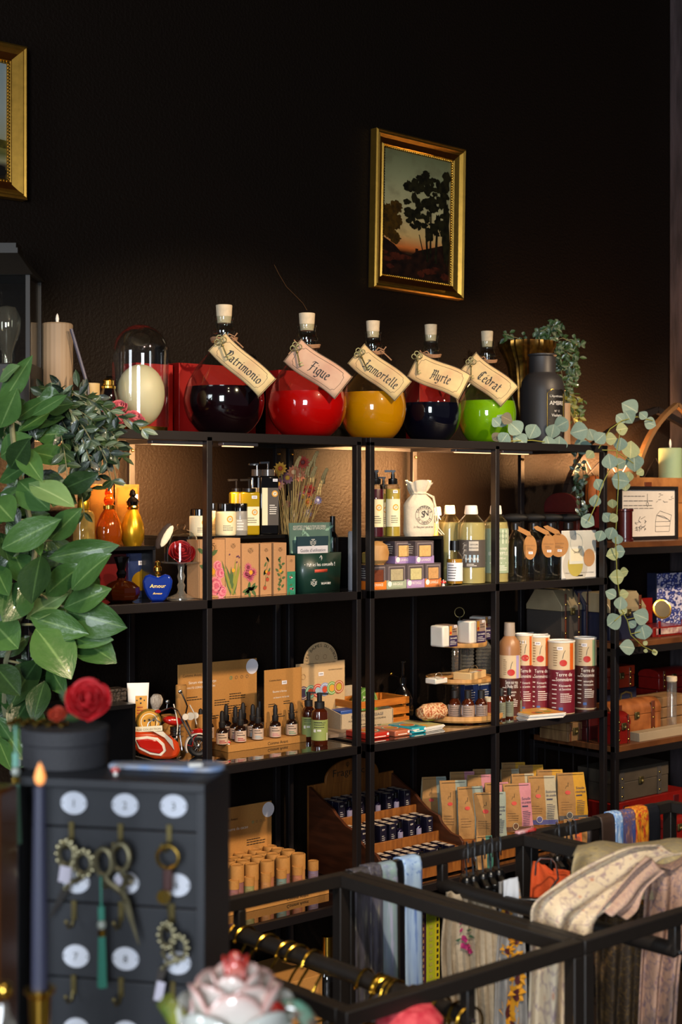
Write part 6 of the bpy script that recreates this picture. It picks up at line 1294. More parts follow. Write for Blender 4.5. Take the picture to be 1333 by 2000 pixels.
# --- bottom shelf, glimpsed behind the rack
tag(MB().box(0, 0, 0, .30, .2, .20, KRAFT).build('cardboard_box', loc=col(500, .2, Z5), bevel=.002), 'plain kraft box on the bottom shelf behind the gold hangers', 'box')
for i, (px, c, wd, lab) in enumerate(((842, '#8f9a1c', .035, 'lime yellow book spine seen between the rack ties and the skirt'), (855, '#a8a018', .02, 'mustard book right of the lime yellow one'), (826, '#3a1c2c', .03, 'dark plum book left of the lime yellow one'))):
    P = onz(px, 1900, Z5+.0); P = col(px, .14, Z5); t = thing('book', lab, 'book', P, 0, 'books on the bottom shelf'); MB().box(0, .08, 0, wd, .16, .30, mat('book_%d' % i, c, .5)).build('cover', t, bevel=.001); m = MB(); [patch(m, flat(-.0008), -wd*.18, .03+.018*j, wd*.18, .04+.018*j, (OLV, INK, CREST)[i], 1) for j in range(14)]; m.build('spine_print', t)
t, r, h = bottle('reed_bottle', 'clear bottle with gold cap on the bottom shelf behind the gold hangers', 'bottle', col(640, .10, Z5), 46, 1828, [('glass_body', [(0, 0), (1, 0), (1, .6), (.8, .7), (.5, .75)], CLEAR), ('cap', [(0, .75), (.5, .75), (.5, 1), (0, 1)], GOLD)])
# ================================================================ wooden shelved unit at the right
UX = 1.035; ZR = [1.447, 1.13, .805, .46, .12]; RW = mat('reddish_shelf_wood', '#6a3f20', .45, 0, (8, .3, (1, 9, 1)), c2='#4a2812', coat=.15)
t = thing('wire_sided_shelving', 'black wire sided shelving with wooden shelves, right of the glass shelving', 'shelving unit', (UX, 0, 0)); Wr, Dr = 1.0, .36; ZT = 1.447
for x in (.011, Wr-.011):
    for y in (.011, Dr-.011): MB().bar((x, y, 0), (x, y, ZT-.02), .020, BLK).build('post', t, bevel=.001)
    for z in ZR: MB().bar((x, .02, z-.035), (x, Dr-.02, z-.035), .014, BLK).build('side_rail', t)
    for j in range(5):
        y = .06+.06*j; MB().tube([(x, y, ZR[-1]-.03), (x, y, ZT-.04)], .0022, BLK, 6).build('side_wire', t)
for z in ZR:
    MB().box(Wr/2, Dr/2, z-.018, Wr-.002, Dr-.004, .018, RW).build('wooden_shelf', t, bevel=.001); MB().bar((.0, .004, z-.029), (Wr, .004, z-.029), .010, BLK, h=.022).build('front_rail', t)
    MB().bar((.0, Dr-.004, z-.029), (Wr, Dr-.004, z-.029), .010, BLK, h=.022).build('rear_rail', t)
def chest(p0, p1, Y, z, pyt, depth, body, trim, lab, lid='flat', rivets=True, grp='trunks and cases on the wooden shelves', strap=None, handle=False, lidm=None, latch=True, zb=None, depth_extra=0):
    A = col(p0, Y, z); B = col(p1, Y, z); A.x = max(A.x, UX+.030); B.x = min(B.x, UX+.965); w = (B-A).length; h = ht((A+B)/2, pyt) if not zb else zb; t = thing('trunk', lab, 'trunk', (A+B)/2, 0, grp); lm = lidm or body; hb_ = h*.58
    MB().box(0, depth/2, 0, w, depth, hb_, body).build('trunk_body', t, bevel=.002)
    m = MB(); hl = h-hb_
    if lid == 'flat': m.box(0, depth/2, hb_+.001, w+.002, depth+.002, hl, lm)
    elif lid == 'dome': m.prism([(-.001, hb_+.001), (-.001, hb_+hl*.35)]+[(depth/2-depth/2*cos(pi*j/12), hb_+hl*.35+hl*.65*sin(pi*j/12)) for j in range(1, 12)]+[(depth+.001, hb_+hl*.35), (depth+.001, hb_+.001)], -w/2-.001, w/2+.001, lm, 'yz')
    elif lid == 'bevel': m.prism([(-.001, hb_+.001), (-.001, hb_+hl*.25), (depth*.25, hb_+hl), (depth*.75, hb_+hl), (depth+.001, hb_+hl*.25), (depth+.001, hb_+.001)], -w/2-.001, w/2+.001, lm, 'yz')
    m.build('lid', t, bevel=.0015)
    for x in (-.33, .33):
        m = MB(); m.box(x*w, -.0015, 0, w*.07, .003, h*.93, trim); m.build('strap', t, bevel=.0008)
    if rivets:
        for x in (-.33, .33):
            for z_ in (.15, .45, .72): m = MB(); m.ball((x*w, -.004, z_*h), .004, BRASS, 8, (1, .5, 1)); m.build('rivet', t)
    if latch: m = MB(); m.box(0, -.003, hb_-.012, .022, .005, .022, OLDBR); m.ball((0, -.007, hb_-.004), .006, OLDBR, 8); m.build('latch', t, bevel=.001)
    if handle: m = MB(); m.tube([(-.03, depth/2, h), (-.026, depth/2, h+.018), (0, depth/2, h+.024), (.026, depth/2, h+.018), (.03, depth/2, h)], .003, OLDBR, 6); m.build('handle', t)
    return t, w, h, A, B
MAP = mat('old_map_cover', '#a06a38', .5, 0, (14, .4), (80, .2), c2='#7a4a24'); REDT = mat('cherry_leatherette', '#7c140f', .35, 0, (60, .2), coat=.3); DRED = mat('oxblood_leatherette', '#4a0a10', .4, 0, (60, .2)); NVY = mat('navy_leatherette', '#141a34', .5, 0, (60, .2)); GRT = mat('grey_canvas', '#3a3430', .8, 0, (200, .2)); SIVL = mat('champagne_lid', '#a89878', .35, .3, (30, .15)); BRN = mat('tan_leather', '#7a4420', .4, 0, (20, .35), c2='#9a5c30', coat=.2); TRM = mat('brown_strap', '#5a2812', .45, coat=.2); TPS = mat('tapestry_panel', '#6a4c34', .8, 0, (30, .4), c2='#8a6a48')
chest(1232, 1420, .19, ZR[0], 934, .14, MAP, TRM, 'old map covered box standing behind the framed drawing', rivets=False, latch=False)
A = col(1208, .10, ZR[0]); B = col(1322, .10, ZR[0]); t = thing('framed_drawing', 'black framed line drawing of a piano and an open chest', 'picture', (A+B)/2+Vector((0, 0, 0)), .0); w = (B-A).length; h = ht((A+B)/2, 950)
m = MB()
for a, b in (((-w/2, 0), (w/2, .012)), ((-w/2, h-.012), (w/2, h)), ((-w/2, .012), (-w/2+.012, h-.012)), ((w/2-.012, .012), (w/2, h-.012))): m.box((a[0]+b[0])/2, 0, a[1], b[0]-a[0], .016, b[1]-a[1], BLK)
m.build('frame', t)
m = MB(); quad(m, -w/2+.011, .011, w/2-.011, h-.011, -.002, mat('paper_sheet', '#cfc6bc', .5)); y = -.003; r = random.Random(4); sk_ = lambda pts: m.tube([(a*w, y, b*h) for a, b in pts], .0007, INK, 3)
lines(m, flat(y), -w*.42, w*.1, h*.60, h*.86, 3, INK, .06); lines(m, flat(y), -w*.42, w*.32, h*.56, h*.62, 1, INK, .08)
sk_([(.12, .15), (.36, .15), (.38, .34), (.12, .34), (.12, .15)]); sk_([(.12, .34), (.14, .46), (.34, .38), (.38, .34)]); sk_([(.14, .46), (.20, .54), (.40, .46), (.38, .34)]); sk_([(.12, .25), (.37, .25)]); sk_([(.14, .46), (.26, .44), (.34, .38)])
for j in range(18): a = r.uniform(-.22, -.05); b = r.uniform(.18, .42); sk_([(a, b), (a+r.uniform(-.04, .04), b+r.uniform(-.05, .05)), (a+r.uniform(-.04, .04), b+r.uniform(-.05, .05))])
for j in range(10): a = r.uniform(.15, .42); b = r.uniform(.68, .86); sk_([(a, b), (a+r.uniform(-.05, .05), b+r.uniform(-.04, .04))])
sk_([(-.02, .86), (-.02, .72), (-.04, .68), (-.02, .62), (.0, .68), (-.02, .72)]); m.build('drawing', t)
P = col(1222, .045, ZR[0]); bottle('thread_spool', 'dark red spool shaped box beside the framed drawing', 'box', P, 32, 994, [('spool_body', [(0, 0), (1, 0), (1, .07), (.88, .09), (.88, .91), (1, .93), (1, 1), (0, 1)], mat('oxblood_lacquer', '#4a1012', .3, 0, (30, .2), coat=.4))])
def led_candle(P, wpx, pyt, pyf, mt, lab, flute=None, name='pillar_candle'):
    k = mpp(P); r = wpx*k/2; h = ht(P, pyt); t = thing(name, lab, 'candle', P)
    MB().lathe([(1e-6, 0), (r, 0), (r, h-.003), (r-.003, h), (r*.8, h-.004), (1e-6, h-.006)], mt, 64 if flute else 28, flute=flute).build('wax_body', t)
    f = ht(P, pyf); MB().lathe([(1e-6, h-.006), (.0022, h-.005), (.0045, h+(f-h)*.45), (.003, h+(f-h)*.8), (1e-6, f)], mat('led_flame', '#e8e4dc', .4), 12).build('flame_tip', t)
    return t, r, h
ztm = aty(1308, 935, .24).z
led_candle(col(1310, .26, aty(1308, 936, .25).z), 45, 875, 857, mat('sage_wax', '#8aa07c', .6, 0, (20, .1), sss=.1), 'short sage green pillar candle standing on the map covered box')
# pointed arch frames leaning at the wall
def archframe(px0, px1, Y, z0, pyt, mt, lab, n=4, wb=.022, cross=True):
    A = col(px0, Y, z0); B = col(px1, Y, z0); w = (B-A).length; h = ht(A, pyt); t = thing('arched_window_frame', lab, 'frame', (A+B)/2, 0); pts = []
    for j in range(13): a = j/12*pi/3; pts.append((w/2-w*cos(a), h*.25+h*.75*sin(a)/.866))
    out = [(-w/2, 0)]+pts; full = [(a, 0, b) for a, b in out]; fr = [(-a, 0, b) for a, b in out]
    m = MB()
    for L_ in (full, fr):
        for p, q_ in zip(L_, L_[1:]): m.bar(p, q_, wb, mt, h=.02, up=Vector((0, 1, 0)))
    m.bar((-w/2, 0, 0), (w/2, 0, 0), wb, mt, h=.02); m.build('arch', t)
    if cross:
        for j in range(-3, 4):
            m = MB(); x = j*w/7; m.tube([(x-h*.22, 0, h*.05) if x-h*.22 > -w/2 else (-w/2, 0, h*.3), (min(w*.40, x+h*.3), 0, h*.62)], .003, mt, 5); m.tube([(-min(w*.40, x+h*.3), .004, h*.62), (h*.22-x if h*.22-x < w/2 else w/2, .004, h*.05)], .003, mt, 5); m.build('lattice_bar', t)
    return t
archframe(1105, 1440, .335, ZR[0], 790, BLK, 'black arched lattice frame leaning behind the right shelving top')
archframe(1238, 1402, .315, ZR[0], 785, mat('raw_arch_wood', '#8a6238', .6, 0, (10, .2), (60, .3)), 'plain wooden pointed arch frame before the black lattice one', cross=False, wb=.016)
t = thing('wire_lantern', 'small orange paper lantern in a wire cage beyond the top shelf end', 'lantern', col(1160, .20, ZR[0]+.11)); MB().lathe([(1e-6, 0), (.026, .0), (.028, .03), (.026, .085), (.016, .10), (1e-6, .104)], mat('orange_paper', '#b8621c', .6, 0, (20, .3), c2='#8a4414', transl=.2), 20).build('shade', t)
m = MB(); [m.tube([(.029*cos(a), .029*sin(a), .0), (.031*cos(a), .031*sin(a), .05), (.02*cos(a), .02*sin(a), .105)], .001, BLK, 4) for a in [j*pi/3 for j in range(6)]]; m.build('wire_cage', t); MB().box(0, 0, -.11, .05, .05, .108, MATS['oxblood_leatherette']).build('pedestal', t)
chest(1066, 1128, .17, ZR[0], 962, .14, DRED, TRM, 'dark oxblood trunk seen through the second shelf behind the spray bottles', lid='dome', rivets=False)
# middle shelf of trunks
zz = ZR[1]
chest(1044, 1098, .16, zz, 1152, .15, GRT, TRM, 'grey trunk with champagne riveted lid seen through the wires', lid='bevel', lidm=SIVL); chest(1108, 1172, .15, zz, 1152, .15, NVY, TRM, 'plain navy trunk seen through the wires beside the grey one', lid='bevel')
chest(1192, 1262, .06, zz, 1157, .15, NVY, TRM, 'navy trunk with champagne lid behind the hanging eucalyptus', lid='bevel', lidm=SIVL)
t, w, h, A, B = chest(1276, 1345, .045, zz, 1209, .11, REDT, REDT, 'red box with floral panel, its lid standing open', lid='none', rivets=False, latch=False)
m = MB(); quad(m, -w*.42, .008, w*.46, h*.50, -.003, mat('floral_panel', '#b8a898', .6, 0, (40, .4), c2='#7a4450')); m.build('floral_panel', t)
m = MB(); m.box(-.03, .125, h*.58, w*.92, .012, .085, REDT); m.build('open_lid', t)
t = thing('pocket_mirror', 'round gold rimmed pocket mirror leaning in the red box', 'mirror', aty(1293, 1210, .08), -.5); m = MB(); m.T = Matrix.Translation((0, 0, .034)) @ Matrix.Rotation(pi/2-.3, 4, 'X'); m.lathe([(1e-6, 0), (.033, 0), (.033, .005), (.028, .006)], GOLD, 28); m.build('rim', t); m = MB(); m.T = Matrix.Translation((0, 0, .034)) @ Matrix.Rotation(pi/2-.3, 4, 'X'); m.lathe([(.028, .0065), (1e-6, .0066)], mat('old_mirror', '#b8a888', .12, .9), 24); m.build('glass', t)
def mos(N, L, u, v, uv):
    c = ramp(N, L, voro(N, L, uv, 16), [(0, '#c8c4d4'), (.25, '#8c90b8'), (.32, '#2c3a84'), (.55, '#202a60'), (.7, '#b8b4c8')]); return c
A = col(1283, .20, zz); B = col(1380, .20, zz); t, w, h = carton('mosaic_box', 'blue and white star patterned box at the right photo edge', 'box', A, B, 1117, .04, NVY); m = MB(); quad(m, -w/2+.002, .002, w/2-.002, h-.002, -.001, uvmat('star_mosaic', mos, .4)); m.build('mosaic_front', t)
# lower shelf of trunks
zz = ZR[2]
chest(1186, 1243, .20, zz, 1345, .10, NVY, NVY, 'flat navy case under the small orange-red case', rivets=False, latch=False); hN = ht(col(1215, .20, zz), 1345)
chest(1188, 1240, .20, zz+hN+.002, 1304, .10, mat('orange_red_leatherette', '#8f2a12', .35, coat=.4), TRM, 'small orange-red case stacked on the flat navy one', zb=.072)
chest(1194, 1292, .105, zz, 1368, .085, BRN, TRM, 'tan vintage suitcase with round ends and brass handles', lid='dome', handle=True, lidm=BRN); chest(1196, 1232, .02, zz, 1392, .075, REDT, TRM, 'glossy red-brown case before the tan suitcase', lid='dome')
chest(1284, 1345, .26, zz, 1345, .09, REDT, TRM, 'cherry red flat box under another at the right edge', rivets=False); chest(1288, 1345, .26, zz+ht(col(1315, .26, zz), 1345)+.002, 1307, .09, REDT, TRM, 'small cherry red case stacked at the right edge', lid='dome', zb=.07)
OWD = mat('weathered_box_wood', '#6a4c30', .6, 0, (10, .3, (1, 8, 1)), c2='#8a6a44')
for j, (a, b, lab) in enumerate(((1262, 1345, 'bottom flat weathered wooden box behind the glass vial'), (1268, 1345, 'middle flat weathered wooden box behind the glass vial'), (1262, 1345, 'top flat weathered wooden box behind the glass vial'))):
    A = col(a, .13, zz+.036*j); B = col(b, .13, zz+.036*j); tag(MB().box(0, .05, 0, (B-A).length, .10, .034, OWD).build('flat_wooden_box', loc=(A+B)/2, bevel=.003), lab, 'box', 'flat weathered boxes')
t, r, h = bottle('glass_vial', 'tall corked glass test tube standing before the weathered boxes', 'vial', col(1313, .07, zz), 19, 1321, [('glass_tube', [(0, 0), (.8, 0), (1, .03), (1, .92)], glass('pressed_glass')), ('cork', [(0, .88), (.9, .9), (1.08, .92), (1.08, 1), (0, 1)], CORK)])
A = col(1250, .012, zz); B = col(1360, .012, zz); tag(MB().box(0, .02, 0, (B-A).length, .04, .028, mat('pale_block_wood', '#a89478', .6, 0, (8, .2, (1, 10, 1)))).build('wooden_block', loc=(A+B)/2, bevel=.001), 'long pale wooden block at the shelf edge before the tan suitcase', 'block')
A = col(1195, .012, zz)
chest(1116, 1178, .14, zz, 1400, .15, mat('deep_red_box', '#3c080c', .4), DRED, 'plain deep red box seen through the wires under the canisters', rivets=False, latch=False); chest(1050, 1110, .16, zz, 1412, .12, OWD, TRM, 'dark wooden box seen through the wires by the deep red one', rivets=False)
zz = ZR[3]
t_, w_, h_, A, B = chest(1196, 1345, .06, zz, 1556, .18, REDT, DRED, 'long cherry red chest under the grey-brown one at the right'); 
chest(1196, 1306, .07, zz+h_+.002, 1490, .14, mat('grey_brown_wood', '#4c4236', .6, 0, (20, .3)), GRT, 'grey-brown wooden chest stacked on the long red one', zb=.10); chest(1302, 1352, .015, zz, 1596, .04, REDT, TRM, 'small red dome lidded chest at the lower right photo edge', lid='dome')
# things on the top shelf besides the flasks
DK = mat('matt_charcoal_jar', '#2e2b2c', .5, 0, (40, .05)); P = col(1060, .15, Z1)
t, r, h = bottle('apothecary_jar', 'matt charcoal apothecary jar with a gold edged label', 'jar', P, 86, 692, [('jar_body', [(0, 0), (.92, 0), (.98, .03), (1, .15), (1, .60), (.94, .70), (.74, .77), (.62, .79), (.60, .80), (.60, .97), (.66, .985), (.66, 1), (.5, 1), (.5, .96), (0, .96)], DK)], n=40)
def apo(m, w_, w, z0, z1):
    w2 = lambda X, Zq: tuple(Vector(w_(X, Zq))*1.004); hh = z1-z0
    pts = [(-.5, 0), (-.5, .9), (-.38, .95), (-.3, 1), (.3, 1), (.38, .95), (.5, .9), (.5, 0), (.3, -.06), (-.3, -.06)]
    m.tube([w2(a*w*.96, z0+b*hh) for a, b in pts], .0012, GOLD, 4, closed=True)
    for s_, z, sz in (("L'Apothicaire", .80, .010), ('AMBRE', .60, .018), ('N° 12', .42, .009), ('Violette', .30, .013), ('Parfum', .04, .009)): m.text(s_, 0, z0+z*hh, sz, WINK, warp=w2, lim=w*.8)
    for z in (.74, .22, .14): m.tube([w2(-w*.42, z0+z*hh), w2(0, z0+z*hh), w2(w*.42, z0+z*hh)], .0005, GOLD, 4)
band(t, r, h*.18, h*.60, mat('black_label', '#1a1819', .4), apo, .52, .72, 'gold_edged_label', 1.006)
P = col(1030, .27, Z1); t, r, h = bottle('urn', 'antique gold fluted urn holding ivy behind the charcoal jar', 'urn', P, 110, 668, [('base', [(0, 0), (.45, 0), (.45, .04), (.2, .10), (.18, .16)], mat('antique_gold', '#8a6224', .3, .85, (40, .3), c2='#4a3414'))])
MB().lathe([(a*r, b*h) for a, b in ((.18, .15), (.42, .25), (.55, .40), (.58, .6), (.68, .78), (.86, .88), (.95, .93), (1, .95), (1, 1), (.9, 1), (.8, .94), (1e-6, .9))], MATS['antique_gold'], 64, flute=(26, .03)).build('fluted_bowl', t)
URN = (P, r, h)
tag(MB().lathe([(1e-6, 0), (27/2*mpp(col(1101, .2, Z1)), 0), (27/2*mpp(col(1101, .2, Z1)), ht(col(1101, .2, Z1), 788)), (1e-6, ht(col(1101, .2, Z1), 788))], mat('ivory_wax', '#b09070', .5, sss=.15), 24).build('pillar_candle', loc=col(1101, .2, Z1)), 'narrow ivory pillar candle right of the charcoal jar', 'candle')
# glass dome with ostrich egg
P = col(275, .13, Z1); k = mpp(P); t = thing('glass_cloche', 'tall glass cloche on a gold base over a large pale egg', 'cloche', P); h = ht(P, 634); R_ = 55*k; hb_ = .012
MB().lathe([(1e-6, 0), (R_*.96, 0), (R_*.96, hb_), (1e-6, hb_)], GOLD, 40).build('gold_base', t, bevel=.001)
MB().lathe([(R_, hb_), (R_, h-R_)]+[(R_*cos(a*pi/20), h-R_+R_*sin(a*pi/20)) for a in range(1, 10)]+[(1e-6, h)], glass('cloche_glass', '#f2f2f0', .16), 48).build('glass_dome', t)
he = ht(P, 712)-hb_; pr = [(1e-6, 0)]
for j in range(1, 20):
    a = pi*j/20; pr.append((47*k*sin(a)*(1-.06*cos(a)), he/2*(1-cos(a))))
pr.append((1e-6, he)); tag(MB().lathe(pr, mat('pale_egg_shell', '#cdc9a8', .45, 0, (12, .06), sss=.1), 36).build('ostrich_egg', loc=P+Vector((0, 0, hb_+.0005))), 'large pale cream egg standing under the glass cloche', 'egg')
# other things at the left of the top shelf
led_candle(col(112, .17, Z1), 60, 632, 612, mat('ribbed_taupe_wax', '#8f7a62', .6, 0, (8, .1)), 'tall ribbed taupe pillar candle beside the black lantern', flute=(44, .018))
t = thing('incense_stick', 'slanting grey incense stick beside the ribbed candle', 'incense stick', (0, 0, 0)); MB().tube([aty(139, 642, .12), aty(156, 700, .115), aty(171, 752, .11), aty(180, 836, .10)], .0042, mat('grey_stick', '#4a4a5c', .4), 6).build('stick', t)
P = col(178, .14, Z1); bottle('small_jar', 'small dark jar with a cream lid among the foliage', 'jar', P, 34, 748, [('jar_body', [(0, 0), (1, 0), (1, .70), (.9, .74)], BGL), ('lid', [(0, .74), (1, .74), (1, .99), (0, 1)], mat('cream_lid', '#b8a070', .5))])
P = col(212, .12, Z1); t, r, h = bottle('oil_lantern', 'tiny brass topped oil lantern left of the glass cloche', 'lantern', P, 40, 738, [('brass_top', [(0, .80), (.62, .78), (.72, .80), (.72, .84), (.55, .86), (.55, .94), (.6, .95), (.2, 1), (0, 1)], BRASS), ('glass_globe', [(.62, .3), (.95, .45), (.9, .62), (.66, .79)], glass('pink_glass', '#d8a090', .15)), ('oil_tank', [(0, 0), (.85, 0), (.9, .2), (.62, .3), (0, .3)], mat('dark_copper', '#5a2a1c', .3, .8))])
P = col(14, .17, Z1); k = mpp(P); t = thing('black_lantern', 'tall black metal lantern with glass panes at the left edge', 'lantern', P, -.72); w = .066; h = ht(P, 545); hz = ht(P, 700)
BG = mat('bronze_black', '#15120f', .5, .3)
m = MB(); m.box(0, 0, 0, w*2.1, w*2.1, hz*.9, BG); m.build('base', t, bevel=.003)
for a in (-1, 1):
    for b in (-1, 1): MB().bar((a*w*.95, b*w*.95, hz*.9), (a*w*.95, b*w*.95, h), .010, BG).build('corner_post', t)
for rz_ in range(4):
    m = MB(); m.T = Matrix.Rotation(rz_*pi/2, 4, 'Z'); m.box(0, -w*.95, hz*.9, w*1.8, .002, h-hz*.9, glass('lantern_pane', '#e8e8e4', .1)); m.build('glass_pane', t)
m = MB(); m.box(0, 0, h, w*2.3, w*2.3, ht(P, 498)-h, BG, top=.42); m.build('roof', t); m = MB(); m.box(0, 0, ht(P, 498), w*.95, w*.95, .012, BG); m.box(0, 0, ht(P, 498)+.012, w*.8, w*.8, .012, BG); m.build('chimney', t)
m = MB(); m.lathe([(1e-6, hz*.9), (.012, hz*.9), (.012, hz*.9+.03), (.016, hz*.9+.04), (.03, hz*.9+.08), (.032, hz*.9+.11), (.02, hz*.9+.135), (1e-6, hz*.9+.14)], glass('pressed_glass'), 20); m.build('bulb', t)
# peony buds
PEO = mat('raspberry_petal', '#a83248', .55, 0, (40, .3), c2='#c8707c', transl=.15)
for j, (px, py, s_, lab) in enumerate(((191, 806, 15, 'raspberry peony bud leftmost, near the dark foliage'), (232, 799, 14, 'raspberry peony bud uppermost, before the little lantern'), (231, 822, 16, 'raspberry peony bud at the shelf edge, middle one'), (261, 822, 16, 'raspberry peony bud touching the glass cloche base'))):
    P = aty(px, py, .06-.01*j); k = mpp(P); t = thing('peony_bud', lab, 'flower', P, facing(P), 'raspberry peony buds'); rose(t, s_*k*1.15, PEO, seed=20+j, name='petals', tilt=(.7, .2*(j-1)), n=3, elong=1.1); MB().tube([(0, .01, -.005), (-.02, .03, -.0), (-.05, .03, .01)], .0015, GR, 5).build('stem', t)
# ================================================================ plants
def leafcol(a, b, rib, rough=.35, coat=.35, name='leaf', stripes=14):
    def f(N, L, u, v, uv):
        m1 = N.new('ShaderNodeMath'); m1.operation = 'SUBTRACT'; m1.inputs[1].default_value = .5; L.new(u, m1.inputs[0])
        m2 = N.new('ShaderNodeMath'); m2.operation = 'ABSOLUTE'; L.new(m1.outputs[0], m2.inputs[0])
        c = mixc(N, L, noise(N, L, uv, 4), a, b)
        r_ = ramp(N, L, m2.outputs[0], [(0, '#ffffff'), (.02, '#cccccc'), (.045, '#000000')])
        return mixc(N, L, r_, c, rib)
    return uvmat(name, f, rough, coat, bump=(9, .25), transl=.12)
MAG = [leafcol('#2c4a24', '#3a602c', '#5a7a44', .32, .4, name='magnolia_leaf'), leafcol('#36582c', '#4a7038', '#6c8c54', .30, .5, name='magnolia_leaf_mid'), leafcol('#1a3018', '#28421e', '#3c5830', name='magnolia_leaf_dark'), leafcol('#5a7a48', '#6c8c58', '#8aa472', .55, .05, name='magnolia_leaf_pale')]
def leaf(m, B, T_, W, mt, nrm=None, fold=.25, bend=.12, nl=7, shape=1.0, wav=0.0, ph=0):
    B = Vector(B); T_ = Vector(T_); d = T_-B; L_ = d.length; d = d/L_ if L_ else ZV
    n = nrm or -FV; s = d.cross(n); s = s.normalized() if s.length > 1e-5 else RV; n = s.cross(d).normalized()
    def fn(u, v):
        w = W*.5*(sin(pi*min(1, max(0, v))**shape)**.85 if 0 < v < 1 else .015); a = (u-.5)*2
        return B+d*(L_*v)+s*(a*w)+n*(abs(a)*w*fold-bend*L_*(v-.0)**2+wav*L_*sin(v*9+ph)*abs(a))
    m.grid(fn, 4, nl, mt)
rnd = random.Random(12)
def nrmr(r, k=.55): return (-FV+Vector((r.uniform(-k, k), r.uniform(-k, k), r.uniform(-k*.4, k*1.4)))).normalized()
LV = [(0, 795, 62, 695, 34, 1), (0, 745, 28, 712, 26, 3), (0, 835, 32, 762, 42, 1), (28, 822, 88, 775, 24, 0), (62, 812, 128, 772, 20, 1), (0, 892, 48, 850, 46, 1), (20, 915, 52, 862, 40, 2), (35, 872, 78, 930, 38, 1), (0, 942, 50, 906, 28, 0), (56, 944, 141, 976, 46, 3), (36, 938, 94, 994, 54, 1), (-12, 975, 22, 1012, 52, 1), (2, 1072, 114, 1014, 50, 1), (98, 1054, 152, 996, 40, 1), (118, 957, 187, 928, 36, 2), (95, 1090, 226, 1066, 40, 0), (64, 1035, 80, 1082, 20, 0),
      (28, 1082, 52, 1132, 46, 0), (80, 1085, 58, 1176, 60, 2), (140, 1152, 198, 1080, 50, 1), (90, 1162, 148, 1104, 46, 0), (125, 1187, 206, 1150, 44, 1), (54, 1136, 8, 1212, 56, 0), (50, 1208, 122, 1156, 40, 3), (132, 1194, 238, 1226, 60, 0), (58, 1204, 168, 1238, 48, 1), (70, 1228, 140, 1312, 74, 1), (140, 1240, 220, 1284, 56, 0), (118, 1236, 210, 1248, 40, 1), (78, 1286, 12, 1372, 62, 2), (-5, 1350, 72, 1398, 40, 0), (-10, 1300, 34, 1352, 46, 2), (-8, 1400, 44, 1478, 42, 1), (60, 1362, 20, 1422, 44, 2), (88, 1330, 62, 1402, 40, 2), (-10, 1218, 30, 1262, 60, 1), (-12, 1150, 26, 1182, 42, 1), (0, 1040, 18, 1092, 40, 2), (-5, 1440, 20, 1500, 30, 0), (96, 1300, 122, 1352, 34, 0), (-10, 1105, 14, 1160, 40, 0)]
P0 = cp(60, 1400, 3.25); t = thing('magnolia_plant', 'tall artificial plant of broad glossy green leaves at the left edge', 'plant', (P0.x, P0.y, 0))
O = Vector(t.location); m = MB()
for i, (a, b, c, d, w, k_) in enumerate(LV):
    dd = 3.22+rnd.uniform(-.06, .06); k = dd/FPX
    leaf(m, cp(a, b, dd+.03)-O, cp(c, d, dd-.03)-O, w*k*1.25, MAG[k_], nrmr(rnd, .45), fold=.22, bend=rnd.uniform(.04, .22), nl=9, wav=.014, ph=i)
ext = [(740, 60), (800, 120), (900, 120), (950, 160), (1000, 120), (1070, 180), (1150, 165), (1230, 180), (1290, 150), (1320, 110), (1380, 80), (1450, 40), (1500, 20)]
def xr(y):
    for (a, b), (c, d) in zip(ext, ext[1:]):
        if a <= y <= c: return b+(d-b)*(y-a)/(c-a)
    return 20
for i in range(75):
    y = rnd.uniform(760, 1480); x = rnd.uniform(-20, xr(y)-10); a = rnd.uniform(-2.6, .6); Lp = rnd.uniform(55, 85); dd = 3.30+rnd.uniform(0, .07); k = dd/FPX
    ex_ = min(x+cos(a)*Lp, xr(y)+22)
    leaf(m, cp(x, y, dd)-O, cp(ex_, y-sin(a)*Lp*.8, dd-.02)-O, rnd.uniform(36, 52)*k, MAG[2 if i % 3 else 0], nrmr(rnd, .5), nl=6)
m.build('foliage', t, smooth=60)
BRK = mat('pale_branch', '#7a7a58', .8, 0, (40, .3)); m = MB()
for pts in (((30, 1500), (8, 1380), (12, 1290), (34, 1220), (60, 1150), (70, 1060), (50, 980), (30, 900), (20, 800), (10, 720)), ((34, 1220), (90, 1220), (130, 1230)), ((60, 1150), (110, 1180), (140, 1190)), ((70, 1060), (100, 1055), (120, 1000)), ((12, 1290), (60, 1300), (80, 1340)), ((50, 980), (90, 960), (130, 950))):
    m.tube([cp(a, b, 3.27)-O for a, b in pts], .006 if len(pts) > 5 else .003, BRK, 6)
q0 = cp(30, 1500, 3.27)-O; m.tube([q0, Vector((0, 0, .35))], .008, BRK, 6)
m.build('branches', t)
MB().lathe([(1e-6, 0), (.10, 0), (.13, .28), (.135, .30), (.12, .30), (.11, .27), (1e-6, .27)], mat('dark_planter', '#2a2422', .6), 24).build('planter', t)
